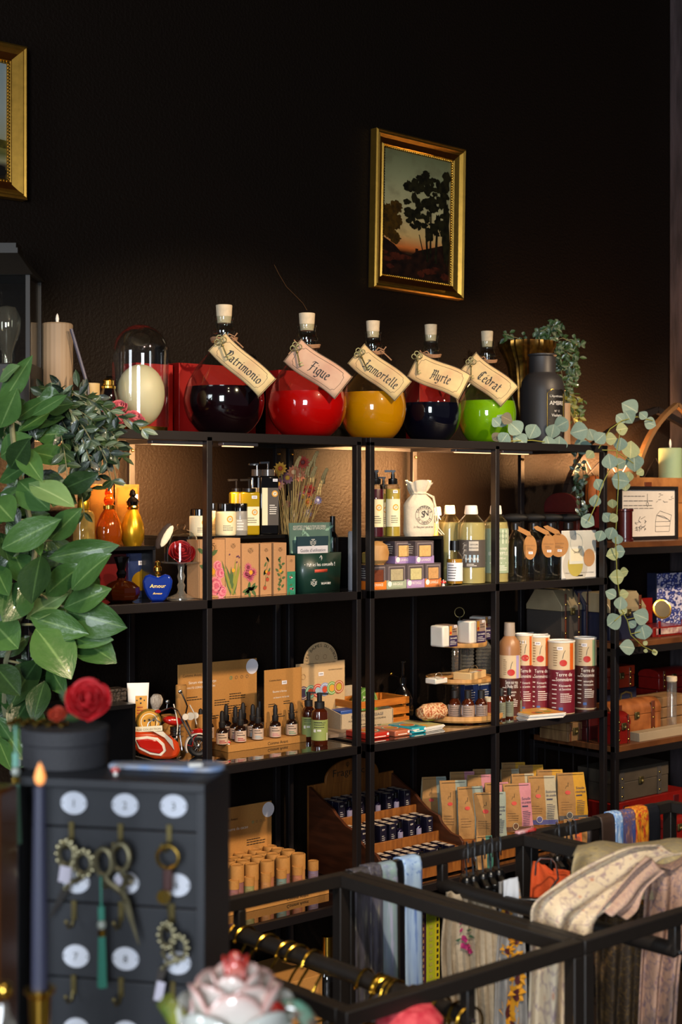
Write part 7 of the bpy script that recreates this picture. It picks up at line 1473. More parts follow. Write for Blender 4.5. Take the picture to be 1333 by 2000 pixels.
# finer leaved dark foliage trailing over the shelf end
FIN = [leafcol('#1e3018', '#2e4424', '#6a7c5c', .4, .3, name='fine_leaf'), leafcol('#4a5c48', '#607460', '#b0bcac', .3, .5, name='fine_leaf_silver'), leafcol('#101c16', '#182a1e', '#38503c', name='fine_leaf_dark')]
Pc = col(140, .02, Z1); t = thing('trailing_foliage', 'dark fine leaved artificial foliage spilling over the left shelf end', 'plant', Pc); O = Vector(Pc)
m = MB(); st = MB()
for i in range(34):
    x, y = rnd.uniform(85, 175), rnd.uniform(765, 850); Yp = rnd.uniform(-.03, .10); pts = []
    ang = rnd.uniform(-.3, 1.25); ln = rnd.uniform(50, 110) if i > 8 else rnd.uniform(90, 140)
    for s_ in range(7):
        f = s_/6; pts.append(aty(x+cos(ang)*ln*f*.8+(8*f if i % 2 else -8*f), y+ln*f*f*1.0*max(.25, sin(ang)+.25)+18*f, Yp-.10*f)-O)
    st.tube(pts, .0012, BRK, 4)
    for s_ in range(1, 7):
        for sd in (-1, 1):
            a = rnd.uniform(.2, 1.3)*sd; base = pts[s_]; dr = (pts[s_]-pts[s_-1]).normalized(); si = dr.cross(-FV).normalized()
            tip = base+(dr*cos(a)+si*sin(a))*rnd.uniform(.024, .040); leaf(m, base, tip, rnd.uniform(.012, .019), FIN[(0, 0, 1, 2, 0)[(i+s_) % 5]], nrmr(rnd, .8), nl=5, bend=.15)
for i in range(150):
    x, y = rnd.gauss(120, 32), rnd.gauss(800, 26); 
    if not (62 < x < 200 and 742 < y < 870): continue
    b = aty(x, y, rnd.uniform(.0, .10))-O; a = rnd.uniform(0, 2*pi); leaf(m, b, b+(RV*cos(a)+ZV*sin(a))*rnd.uniform(.028, .045), rnd.uniform(.014, .022), FIN[(0, 2, 2, 0, 1)[i % 5]], nrmr(rnd, .8), nl=5)
m.build('foliage', t, smooth=60); st.build('stems', t)
# eucalyptus garland
EUC = [leafcol('#6c8478', '#7f9688', '#a8b49c', .6, .0, name='eucalyptus_leaf'), leafcol('#8a9468', '#9aa274', '#c0bc84', .6, 0, name='eucalyptus_leaf_yellow'), leafcol('#5a5648', '#6a6250', '#8a7c60', .7, 0, name='eucalyptus_leaf_brown')]
EL = [(981, 821, 13, 0), (970, 824, 10, 0), (1007, 835, 16, 0), (991, 818, 12, 2), (971, 853, 10, 2), (985, 857, 13, 0), (1041, 843, 15, 0), (1016, 860, 15, 0), (1080, 843, 14, 0), (1097, 829, 15, 0), (1072, 864, 13, 0), (1093, 867, 15, 0), (1132, 842, 17, 0), (1156, 849, 12, 0), (1139, 872, 17, 0), (1173, 855, 13, 0), (1194, 857, 12, 1), (1231, 796, 17, 0), (1229, 815, 14, 0), (1216, 838, 12, 1), (1213, 818, 11, 0), (1257, 811, 9, 0), (1271, 827, 12, 0), (1212, 868, 13, 0), (1233, 878, 17, 1), (1192, 901, 15, 0), (1240, 904, 17, 0), (1212, 905, 12, 0), (1213, 938, 17, 0), (1227, 932, 11, 1), (1153, 888, 9, 1), (1251, 922, 8, 1), (1222, 950, 9, 1),
      (1170, 947, 12, 0), (1163, 978, 12, 0), (1149, 1018, 14, 0), (1197, 984, 9, 1), (1194, 1042, 12, 0), (1173, 1047, 11, 0), (1207, 1053, 10, 0), (1197, 1083, 12, 1), (1209, 1077, 12, 0), (1205, 1127, 14, 1), (1220, 1117, 9, 1), (1194, 1160, 11, 0), (1220, 1160, 9, 1), (1213, 1178, 13, 0), (1217, 1192, 9, 1), (1201, 1213, 16, 0), (1253, 1204, 16, 0), (1236, 1219, 8, 0), (1257, 1233, 16, 0), (1226, 1264, 15, 0), (1261, 1256, 5, 1), (1280, 1274, 6, 1), (1262, 1271, 4, 1), (1186, 1010, 10, 0), (1199, 1012, 9, 1)]
Pc = col(1180, -.03, Z1); t = thing('eucalyptus_garland', 'silver green eucalyptus garland trailing off the right end of the top shelf', 'garland', Pc); O = Vector(Pc); m = MB()
def gY(px, py): return .03 if py < 880 and px < 1165 else -.03
for i, (px, py, r_, c) in enumerate(EL):
    Y = gY(px, py)+rnd.uniform(-.015, .015); C_ = aty(px, py, Y); k = mpp(C_); a = rnd.uniform(0, 2*pi); dv = (RV*cos(a)+ZV*sin(a)+FV*rnd.uniform(-.2, .2)).normalized()*r_*k*1.05
    leaf(m, C_-dv-O, C_+dv-O, r_*k*2.2, EUC[c], nrmr(rnd, .35), fold=.1, bend=.08, nl=8, shape=.85)
m.build('leaves', t, smooth=60); m = MB(); YST = mat('yellow_green_stem', '#8a8a3c', .6)
for pts in (((985, 862), (1040, 860), (1100, 868), (1150, 878), (1205, 880)), ((1170, 876), (1192, 838), (1215, 822), (1245, 814), (1276, 822)), ((1205, 880), (1213, 840)), ((1205, 880), (1209, 940), (1203, 1050), (1206, 1125), (1214, 1190), (1226, 1212), (1233, 1240), (1256, 1262), (1282, 1274)), ((1205, 882), (1238, 905)), ((1226, 1210), (1253, 1204)), ((1233, 1238), (1257, 1233)), ((1220, 1196), (1201, 1213)), ((1205, 890), (1180, 940), (1165, 985), (1150, 1018))):
    m.tube([aty(a, b, gY(a, b))-O for a, b in pts], .0016, YST, 5)
m.build('stems', t)
# ivy in the urn and a thin hanging strand
IVY = [leafcol('#22381e', '#34522a', '#5c7a44', name='ivy_leaf'), leafcol('#4a5a24', '#646c2c', '#8a8a44', name='ivy_leaf_glow_lit')]
P, ru, hu = URN; t = thing('ivy_plant', 'artificial ivy growing out of the gold urn and trailing to its right', 'plant', P+Vector((0, 0, hu*.92))); O = Vector(t.location); m = MB(); st = MB()
for pts, n in ((((1040, 672), (1010, 660), (985, 652)), 14), (((1050, 672), (1055, 650), (1070, 640)), 16), (((1060, 672), (1080, 640), (1088, 628)), 22), (((1065, 672), (1100, 660), (1135, 676)), 20), (((1075, 675), (1105, 690), (1118, 730), (1112, 780), (1128, 812)), 60), (((1078, 680), (1092, 700), (1100, 740), (1105, 790)), 40), (((1070, 672), (1100, 680), (1122, 700), (1120, 745)), 36), (((1112, 770), (1135, 778)), 6), (((1110, 790), (1125, 830)), 8)):
    for Yv in (.24, .30):
        V_ = [aty(a, b, Yv)-O for a, b in pts]; st.tube(V_, .0012, BRK, 4)
        for j in range(n):
            s_ = rnd.random()*(len(V_)-1); i0 = int(s_); b = V_[i0].lerp(V_[min(i0+1, len(V_)-1)], s_-i0)+Vector((rnd.uniform(-.012, .012), rnd.uniform(-.02, .02), rnd.uniform(-.01, .01))); a = rnd.uniform(0, 2*pi)
            leaf(m, b, b+(RV*cos(a)+ZV*sin(a)*.8-ZV*.25)*rnd.uniform(.016, .028), rnd.uniform(.010, .016), IVY[1 if b.z+O.z < 1.93 and rnd.random() < .6 else 0], nrmr(rnd, .7), nl=4)  # lower leaves often yellower: warm glow from below put into their colour
m.build('leaves', t, smooth=60); st.build('stems', t)
t = thing('hanging_vine', 'thin dark vine strand hanging behind the spray bottles', 'vine', aty(1128, 885, .08)); O = Vector(t.location); m = MB(); st = MB()
for pts in (((1126, 880), (1122, 930), (1128, 980), (1134, 1008)), ((1130, 880), (1140, 925), (1136, 970), (1150, 1000))):
    V_ = [aty(a, b, .10)-O for a, b in pts]; st.tube(V_, .001, BRK, 4)
    for j in range(22):
        s_ = rnd.random()*(len(V_)-1); i0 = int(s_); b = V_[i0].lerp(V_[min(i0+1, len(V_)-1)], s_-i0); a = rnd.uniform(0, 2*pi); leaf(m, b, b+(RV*cos(a)+ZV*sin(a))*.02, .013, FIN[(0, 1)[j % 2]], nrmr(rnd, .6), nl=4)
m.build('leaves', t, smooth=60); st.build('stems', t)
# ================================================================ garment rack in front
ZK = .95; RWD, RDP, BW = .459, .535, .021
K2 = onz(1143, 1838, ZK); X2 = K2.x; Y1 = K2.y; YR = Y1+RDP
RK = mat('rack_black', '#1a1410', .5, 0, (60, .15), spec=.5)
def rackbay(x0, lab, bar=True):
    t = thing('garment_rack', lab, 'garment rack', (x0, Y1, 0), 0, 'black square tube garment racks')
    z = ZK-BW/2; g = .0012
    for x in (BW/2+g, RWD-BW/2-g):
        for y in (BW/2, RDP-BW/2): MB().bar((x, y, 0), (x, y, ZK-BW), BW, RK).build('post', t, bevel=.0015)
        MB().bar((x, BW, z), (x, RDP-BW, z), BW, RK).build('side_rail', t, bevel=.0015)
        MB().bar((x, BW, .10), (x, RDP-BW, .10), BW, RK).build('side_rail', t, bevel=.0015)
    for y in (BW/2, RDP-BW/2): MB().bar((g, y, z), (RWD-g, y, z), BW, RK).build('cross_rail', t, bevel=.0015)
    if bar:
        zb = ZK-BW-.040
        for y in (BW/2+.002, RDP-BW/2-.002): MB().bar((RWD/2, y, ZK-BW), (RWD/2, y, zb-.008), .016, RK).build('bar_bracket', t, bevel=.002)
        m = MB(); m.tube([(RWD/2, BW/2, zb), (RWD/2, RDP-BW/2, zb)], .0125, RK, 14); m.build('hanging_bar', t)
        m = MB(); m.ball((RWD/2, BW/2-.009, zb-.002), .004, CHROME, 8); m.build('screw', t)
    return t
xL = X2-RWD; xM = X2; xN = X2+RWD
rackbay(xL, 'black square tube rack carrying the gold hangers, nearest the teapot'); rackbay(xM, 'black square tube rack under the cream floral scarf, middle of the row')
YN = YR-RDP  # the third bay shares the rear line
rackbay(xN, 'black square tube rack at the right edge behind the floral scarf', True)
GW = mat('gold_wire', '#c99a34', .2, 1)
ZB = ZK-BW-.040; XT = xL+RWD/2
def hanger(P, mt, lab, grp, rz=0, arms=True, wid=.17, body=None, R=.0215):
    t = thing('coat_hanger', lab, 'hanger', P, rz, grp); m = MB(); rt = R-.0125
    pts = [(R*cos(a), 0, R*sin(a)-.006) for a in [radians(x) for x in range(-20, 190, 14)]]
    pts = pts[::-1]; pts += [(R*.95, 0, -R*.9), (R*.3, 0, -R*1.7), (0, 0, -R*2.2), (0, 0, -R*3.0)]
    m.tube(pts, .0022, mt, 7); m.ball(pts[0], .0034, mt, 8); m.build('hook', t)
    if arms:
        m = MB(); m.tube([(-wid, 0, -R*5.4), (-wid*.4, 0, -R*3.6), (0, 0, -R*3.0), (wid*.4, 0, -R*3.6), (wid, 0, -R*5.4)], .0028, body or mt, 7); m.tube([(-wid, 0, -R*5.4), (wid, 0, -R*5.4)], .002, body or mt, 6); m.build('arms', t)
    return t
names = ('first', 'second', 'third', 'fourth', 'fifth', 'sixth', 'seventh', 'eighth', 'ninth', 'tenth', 'eleventh', 'twelfth', 'thirteenth', 'fourteenth', 'fifteenth', 'sixteenth', 'seventeenth')
for i, px in enumerate((464, 480, 524, 564, 582, 612, 714, 741, 749, 757, 765, 773, 805, 829, 862, 892, 918)):
    P = atx(px, HY, XT); P.z = ZB+.0125-.0215+.0085; hanger(P, GW, 'gold wire hanger, %s along the bar counted from the rear' % names[i], 'gold hangers on the rack bar', rz=rnd.uniform(-.25, .25), wid=.13)
# strips draped over the rear rails
def fabric(name, a, b, c=None, sc=3, rough=.7, feat=0, bl='#a8643c'):
    def f(N, L, u, v, uv):
        x = mixc(N, L, ramp(N, L, noise(N, L, uv, sc, 4, (1, 4, 1)), [(.35, '#000000'), (.65, '#ffffff')]), a, b)
        if c: x = mixc(N, L, ramp(N, L, noise(N, L, uv, sc*2.2, 3, (1.3, 4, 1)), [(.56, '#000000'), (.66, '#ffffff')]), x, c)
        return x
    return uvmat(name, f, rough, bump=(40, .2))
def strip(pxa, pxb, x0_, Lf, Lb, mt, lab, name='scarf_strip', grp='ties draped over the rear rail', lift=.0, yr=None):
    yr = yr or YR-BW/2; A = aty(pxa, HY, yr-.014); B = aty(pxb, HY, yr-.014); w = B.x-A.x; t = MB(); e = BW/2+.003+lift; zt = ZK+.0025+lift
    prof = [(-e-.004, -Lf), (-e-.008, -Lf*.7), (-e-.003, -Lf*.35), (-e-.001, -.03), (-e, -.012), (-e*.7, -.002), (0, 0), (e*.7, -.002), (e, -.012), (e+.001, -.05), (e+.004, -Lb)]
    def fn(u, v):
        s_ = v*(len(prof)-1); i = min(int(s_), len(prof)-2); f = s_-i; y = prof[i][0]*(1-f)+prof[i+1][0]*f; z = prof[i][1]*(1-f)+prof[i+1][1]*f
        return ((u-.5)*w, y+.0015*sin(u*7)*(1 if z < -.05 else 0), z)
    t.grid(fn, 8, 40, mt); tag(t.build(name, loc=((A.x+B.x)/2, yr, zt), solid=.0016, smooth=60), lab, 'tie', grp)
strip(694, 726, 0, .62, .2, fabric('charcoal_damask', '#221e1c', '#48424a', '#6a6458', 4), 'dark charcoal patterned tie, leftmost over the rack rail')
strip(722, 746, 0, .60, .2, fabric('plum_damask', '#2e2830', '#54505c', '#7a7464', 4), 'plum grey patterned tie beside the charcoal one', lift=.0022)
strip(745, 777, 0, .58, .2, fabric('lilac_wash', '#7a849c', '#8fa8a0', '#a8a4c0', 2), 'lilac and teal watercolour tie over the rack rail')
strip(776, 794, 0, .55, .2, mat('black_satin', '#0c0a0c', .3, coat=.3), 'narrow black tie between the two pale ones')
strip(789, 823, 0, .56, .2, fabric('sky_wash', '#8fa8d0', '#b0c8dc', '#5c7ab8', 2), 'pale blue watercolour tie, rightmost of the left group', lift=.0022)
strip(1176, 1203, 0, .30, .2, mat('brown_tie', '#3a281e', .6, 0, (200, .2)), 'plain dark brown tie, leftmost of the right group', grp='ties over the far right rail')
strip(1201, 1216, 0, .30, .2, fabric('azure_tie', '#4a7ac0', '#a0c0e0', '#e0e4ec', 3), 'bright azure and white tie next to the brown one', grp='ties over the far right rail', lift=.0022)
strip(1214, 1244, 0, .30, .2, fabric('storm_tie', '#3a4a86', '#6a4c50', '#a87860', 3), 'stormy blue and rust painted tie', grp='ties over the far right rail')
strip(1241, 1266, 0, .30, .2, fabric('flame_tie', '#b81c10', '#e0a018', '#18080a', 5), 'flame red and yellow printed tie', grp='ties over the far right rail', lift=.0022)
strip(1263, 1290, 0, .30, .2, mat('midnight_tie', '#14161e', .5, 0, (100, .2)), 'midnight navy tie, rightmost of the right group', grp='ties over the far right rail')
# silver hooked clip hangers on the rear rails
def cliphanger(px, yr, lab, rz=.9, z0=None):
    P = aty(px, HY, yr-BW/2); P.z = ZK+.003; t = thing('clip_hanger', lab, 'hanger', (P.x, yr, P.z), rz, 'black clip hangers on the rear rail'); m = MB(); r_ = .0165
    m.tube([(-r_*1.15, 0, -.03), (-r_*1.05, 0, -.008), (-r_*.6, 0, .001), (r_*.6, 0, .001), (r_*1.05, 0, -.008), (r_*1.3, 0, -.035), (r_*.6, 0, -.05), (r_*.2, 0, -.065)], .0018, CHROME, 6); m.build('hook', t)
    m = MB(); m.bar((-.06, 0, -.075), (.06, 0, -.075), .012, BLK2); m.ball((r_*.2, 0, -.072), .012, BLK2, 10); m.build('bar_body', t, bevel=.003)
    for s_ in (-1, 1): m = MB(); m.bar((s_*.045, 0, -.075), (s_*.045, 0, -.125), .016, BLK2); m.ball((s_*.045, 0, -.085), .010, BLK2, 8); m.build('clip', t, bevel=.003)
for i, px in enumerate((921, 934, 953, 968, 984)): cliphanger(px, YR-BW/2, 'black clip hanger above the cream skirt, %s from the left' % names[i])
for i, px in enumerate((1098, 1120, 1130)): cliphanger(px, YR-BW/2, 'black clip hanger over the right rail, %s from the left' % names[i])
SUN = [mat('sunflower_ground', '#8c8884', .7, 0, (60, .2)), mat('sunflower_petal', '#c98a10', .7), mat('sunflower_heart', '#4a1216', .7)]
def sheet(name, rows, mt, lab, cat, grp=None, folds=(6, .006), n=(24, 28), draw=None, thing_name=None):
    """cloth through rows of (left px,py,d, right px,py,d)"""
    pts = [(cp(a, b, d), cp(e, f, g)) for a, b, d, e, f, g in rows]; O = pts[0][0].copy(); K = len(pts)
    def cr(p0, p1, p2, p3, t_): return .5*((2*p1)+(p2-p0)*t_+(2*p0-5*p1+4*p2-p3)*t_*t_+(3*p1-p0-3*p2+p3)*t_**3)
    def at_(v, k):
        s_ = v*(K-1); i = min(int(s_), K-2); f = s_-i; g = lambda j: pts[max(0, min(K-1, j))][k]
        return cr(g(i-1), g(i), g(i+1), g(i+2), f)
    def fn(u, v, off=0):
        a, b = at_(v, 0), at_(v, 1); p = a.lerp(b, u)-O; nf, am = folds
        return p-FV*(am*sin(u*nf*2*pi+v*2.2)*(.4+v*.8)+am*.5*sin(u*nf*4.4+v*5)+off)+ZV*(am*.3*sin(u*nf*3))
    m = MB(); m.grid(fn, n[0], n[1], mt)
    if draw:
        t = thing(thing_name or name, lab, cat, O, 0, grp); m.build('cloth', t, solid=.0015, smooth=70); m = MB(); draw(m, fn); m.build('pattern', t)
    else: tag(m.build(name, loc=O, solid=.0018, smooth=70), lab, cat, grp)
def onsheet(m, fn, cu, cv, ru, rv, mt, n=10, off=.002, star=0):
    pts = [fn(cu, cv, off)]
    for i in range(n): a = 2*pi*i/n; k = 1-(star if i % 2 else 0); pts.append(fn(min(1, max(0, cu+ru*cos(a)*k)), min(1, max(0, cv+rv*sin(a)*k)), off))
    m.add(pts, [(0, i+1, (i+1) % n+1) for i in range(n)], mt)
PLM = mat('magenta_embroidery', '#a01a5c', .7); GEM = mat('green_embroidery', '#3a5a3c', .7)
def emb(m, fn):
    for cu, cv, s_ in ((.40, .42, 1), (.46, .47, 1), (.38, .47, .9), (.34, .36, .6), (.5, .5, .8), (.33, .30, .5)):
        onsheet(m, fn, cu, cv, .06*s_, .026*s_, PLM, 10, .008, .2)
    for cu, cv in ((.52, .40), (.30, .42), (.48, .35)): onsheet(m, fn, cu, cv, .06, .012, GEM, 8, .008, .3)
sheet('skirt', [(872, 1742, 2.66, 962, 1752, 2.66), (866, 1790, 2.66, 972, 1790, 2.64), (862, 1860, 2.66, 975, 1850, 2.62), (868, 1950, 2.66, 978, 1940, 2.6), (880, 2080, 2.66, 985, 2080, 2.6)], mat('cream_lace', '#cdb99c', .85, 0, (100, .2), (150, .4), transl=.25), 'cream lace skirt with magenta embroidered roses on clip hangers', 'skirt', folds=(7, .008), draw=emb, thing_name='lace_skirt')
def sunf(m, fn):
    r = random.Random(6)
    for j in range(16):
        cu, cv = r.uniform(.1, .9), .10+.055*j; onsheet(m, fn, cu, cv, .30, .045, SUN[1], 16, .004, .35); onsheet(m, fn, cu, cv, .13, .022, SUN[2], 10, .006)
sheet('trousers', [(975, 1722, 2.62, 1014, 1722, 2.64), (974, 1800, 2.62, 1022, 1800, 2.6), (968, 1900, 2.6, 1028, 1890, 2.56), (965, 2060, 2.58, 1032, 2060, 2.54)], SUN[0], 'grey garment printed with sunflowers, right of the cream skirt', 'garment', folds=(3, .006), draw=sunf, thing_name='sunflower_garment')
sheet('folded_white_garment', [(984, 1720, 2.60, 1012, 1712, 2.61), (984, 1745, 2.59, 1014, 1740, 2.59), (985, 1768, 2.59, 1014, 1764, 2.59)], mat('white_cotton', '#b8bcc4', .8), 'short white cotton waistband above the sunflower garment', 'garment', folds=(2, .002), n=(8, 10))
ORG = mat('orange_wool', '#c8480c', .85, 0, (80, .15), (200, .4)); sheet('orange_knit', [(1042, 1682, 2.72, 1064, 1688, 2.70), (1038, 1700, 2.71, 1088, 1706, 2.68), (1036, 1730, 2.70, 1118, 1712, 2.66), (1034, 1790, 2.69, 1118, 1790, 2.66)], ORG, 'folded orange knitted garment clipped behind the scarf', 'garment', folds=(2, .006), n=(14, 14))
sheet('orange_fold', [(1082, 1696, 2.68, 1114, 1702, 2.68), (1082, 1740, 2.68, 1116, 1740, 2.68)], ORG, 'right folded edge of orange knitwear beside the black clip', 'garment', folds=(1, .003), n=(8, 8))
cliphanger(1076, YR-BW/2-.17, 'large black clip gripping the orange knitwear', rz=-.8)
def flor(name, a, b, c, d_):
    def f(N, L, u, v, uv):
        x = mixc(N, L, noise(N, L, uv, 3, 3, (1, 3, 1)), a, b)
        e = noise(N, L, uv, 5, 2, (1, 2.6, 1)); f1 = voro(N, L, uv, 7, sc=(1, 2.6, 1)); n = noise(N, L, uv, 9, 3, (1, 2.6, 1))
        x = mixc(N, L, ramp(N, L, n, [(.52, '#000000'), (.58, '#888888')]), x, a)
        x = mixc(N, L, ramp(N, L, e, [(.46, '#000000'), (.485, '#aaaaaa'), (.505, '#aaaaaa'), (.53, '#000000')]), x, c)
        x = mixc(N, L, ramp(N, L, f1, [(.10, '#dddddd'), (.16, '#666666'), (.22, '#000000')]), x, d_)
        return mixc(N, L, ramp(N, L, noise(N, L, uv, 16, 2, (1, 2.6, 1)), [(.58, '#000000'), (.63, '#bbbbbb')]), x, c)
    return uvmat(name, f, .75, bump=(60, .3), transl=.08)
CRF = flor('cream_floral', '#dccaae', '#cbb594', '#7a5c74', '#b06a50'); TPF = flor('taupe_damask_cloth', '#8a7c60', '#a09070', '#b8a064', '#6a5c40'); RSF = flor('rose_floral', '#a88470', '#90705c', '#3c3a56', '#6a4a5c'); BRF = flor('brown_brocade', '#2e2010', '#463018', '#6a4c1c', '#1c140c')
sheet('patterned_shawl', [(1118, 1672, 2.62, 1345, 1668, 2.72), (1128, 1650, 2.60, 1345, 1640, 2.70), (1122, 1665, 2.52, 1345, 1652, 2.62), (1116, 1702, 2.50, 1345, 1690, 2.56), (1120, 1740, 2.50, 1345, 1760, 2.52)], TPF, 'taupe and gold damask shawl heaped over the rail behind the cream scarf', 'shawl', folds=(3, .008), n=(30, 22))
sheet('floral_scarf', [(1268, 1650, 2.46, 1345, 1668, 2.5), (1215, 1656, 2.42, 1290, 1684, 2.44), (1140, 1690, 2.36, 1245, 1732, 2.38), (1080, 1728, 2.30, 1200, 1772, 2.32), (1040, 1764, 2.27, 1166, 1800, 2.29), (1036, 1815, 2.28, 1158, 1836, 2.28), (1035, 1900, 2.30, 1154, 1910, 2.30), (1030, 2060, 2.32, 1150, 2060, 2.32)], CRF, 'long cream scarf with faded floral print falling behind the rack rail', 'scarf', folds=(2.4, .013), n=(40, 50))
sheet('scarf_fold', [(1262, 1672, 2.40, 1300, 1700, 2.42), (1232, 1700, 2.36, 1262, 1735, 2.38), (1196, 1745, 2.32, 1245, 1772, 2.35), (1165, 1785, 2.29, 1225, 1788, 2.33)], flor('cream_floral_pink', '#c8a890', '#b89480', '#8a6c78', '#a87060'), 'twisted pink edged fold lying over the cream scarf', 'scarf', folds=(2, .010), n=(24, 24))
sheet('rose_shawl', [(1240, 1700, 2.52, 1345, 1672, 2.56), (1256, 1720, 2.50, 1345, 1700, 2.50), (1254, 1800, 2.50, 1345, 1790, 2.48), (1250, 1900, 2.50, 1330, 1900, 2.46), (1244, 2060, 2.50, 1320, 2060, 2.46)], RSF, 'dusty rose shawl with blue paisley print hanging at the right edge', 'shawl', folds=(2.6, .012), n=(34, 40))
sheet('brocade_shawl', [(1158, 1790, 2.60, 1262, 1770, 2.60), (1160, 1860, 2.60, 1258, 1850, 2.60), (1164, 1960, 2.60, 1254, 1950, 2.6), (1168, 2060, 2.60, 1250, 2060, 2.6)], BRF, 'dark brown and gold brocade shawl hanging between the cream and rose ones', 'shawl', folds=(3, .012), n=(30, 24))
P = onz(870, 1648, ZK); P = onz(1030, 1627, ZK); tag(MB().box(0, 0, 0, .05, .012, .006, mat('red_white_paper', '#c8a0a0', .5, 0, (60, .3), c2='#b82018')).build('price_paper', loc=(P.x, YR-BW/2, ZK+.0005), bevel=.002), 'crumpled red and white paper slip on the rack rail', 'paper')
# ================================================================ the near table with cabinet, candle and teapot
ZTB = .90
TBW = mat('golden_table_wood', '#5c4020', .4, 0, (10, .3, (1, 8, 1)), c2='#7a5a30', coat=.2)
TC = onz(330, 2060, ZTB)
th_ = radians(12); EW = RV*cos(th_)-FV*sin(th_); EN = -(FV*cos(th_)+RV*sin(th_))
DC = 1.70; C0 = cp(220, 1525, DC); ztop = C0.z
def onpl(px, py, off=0):
    d = ray(px, py); n = EN; P0_ = C0+EN*(-off); return CAM+d*((P0_-CAM).dot(n)/d.dot(n))
cl = onpl(22, 1520); cr_ = onpl(400, 1531); cw = (cr_-cl).dot(EW); cm = (cl+cr_)/2; cm.z = ZTB
TF = face_frame((0, 0, 0), EW, ZV); CRZ = math.atan2(EW.y, EW.x)
t = thing('display_table', 'small gold brown wooden table under the key cabinet and teapot', 'table', (cm.x, cm.y, 0), CRZ); 
MB().box(.06, -.10, ZTB-.03, .62, .62, .03, TBW).build('table_top', t, bevel=.003)
for a in (-.22, .34):
    for b in (-.38, .18): MB().box(a, b, 0, .04, .04, ZTB-.03, TBW).build('leg', t, bevel=.003)
CAB = mat('graphite_cabinet_paint', '#24262c', .5, 0, (50, .08)); CABP = mat('graphite_board', '#1c1f26', .55, 0, (50, .1))
hc = ztop-ZTB; dpt = .10; t = thing('key_cabinet', 'open graphite key cabinet with numbered oval plates and brass hooks', 'cabinet', cm, CRZ); fw = .010
for x in (-cw/2+fw/2, cw/2-fw/2): MB().box(x, dpt/2, 0, fw, dpt, hc-fw, CAB).build('side_board', t, bevel=.001)
MB().box(0, dpt/2, hc-fw, cw, dpt, fw, CAB).build('top_board', t, bevel=.001); MB().box(0, dpt/2, 0, cw-2*fw, dpt, fw, CAB).build('bottom_board', t, bevel=.001)
RC = .028; zb = hc
for py0, py1 in ((1540, 1618), (1619, 1766), (1767, 1914), (1915, 2045), (2046, 2200)):
    z1_ = (onpl(220, py0, RC).z-ZTB); z0_ = max((onpl(220, py1, RC).z-ZTB), fw); z1_ = min(z1_, hc-fw-.0005)
    if z1_ > z0_: MB().box(0, RC+.004, z0_, cw-2*fw-.001, .008, z1_-z0_-.0006, CABP).build('back_board', t, bevel=.0015)
ENM = mat('white_enamel', '#d4d8e4', .2, coat=.8)
def loc_(px, py, off): p = onpl(px, py, off)-cm; return Vector((p.dot(EW), -p.dot(EN), p.z))
for px, py, n in ((145, 1568, '1'), (245, 1572, '2'), (340, 1574, '3'), (150, 1722, '4'), (246, 1724, '5'), (346, 1728, '6'), (149, 1867, '7'), (246, 1872, '8'), (347, 1880, '9'), (150, 2010, '10'), (247, 2016, '11'), (346, 2024, '12')):
    c = loc_(px, py, RC-.001); k = DC/FPX; m = MB(); m.prism([(c.x+27.5*k*cos(a*pi/16), c.z+22.5*k*sin(a*pi/16)) for a in range(32)], c.y-.0012, c.y+.0006, ENM)
    m.text(n, c.x, c.z-.0045, .0125, INK, y=c.y-.0016); disc(m, flat(c.y-.0015), c.x-24*k, c.z, .0012, INK, 8); disc(m, flat(c.y-.0015), c.x+24*k, c.z, .0012, INK, 8); m.build('number_plate', t, bevel=0, smooth=0)
    h_ = loc_(px-5 if n in '147' else px-9, py+57, RC-.002); m = MB(); m.box(h_.x, h_.y, h_.z-.010, .006, .0025, .022, OLDBR); m.tube([(h_.x, h_.y-.001, h_.z-.006), (h_.x, h_.y-.006, h_.z-.016), (h_.x-.001, h_.y-.014, h_.z-.016), (h_.x-.002, h_.y-.019, h_.z-.008)], .0016, OLDBR, 6); m.ball((h_.x-.002, h_.y-.019, h_.z-.008), .0026, OLDBR, 8); m.build('hook', t)
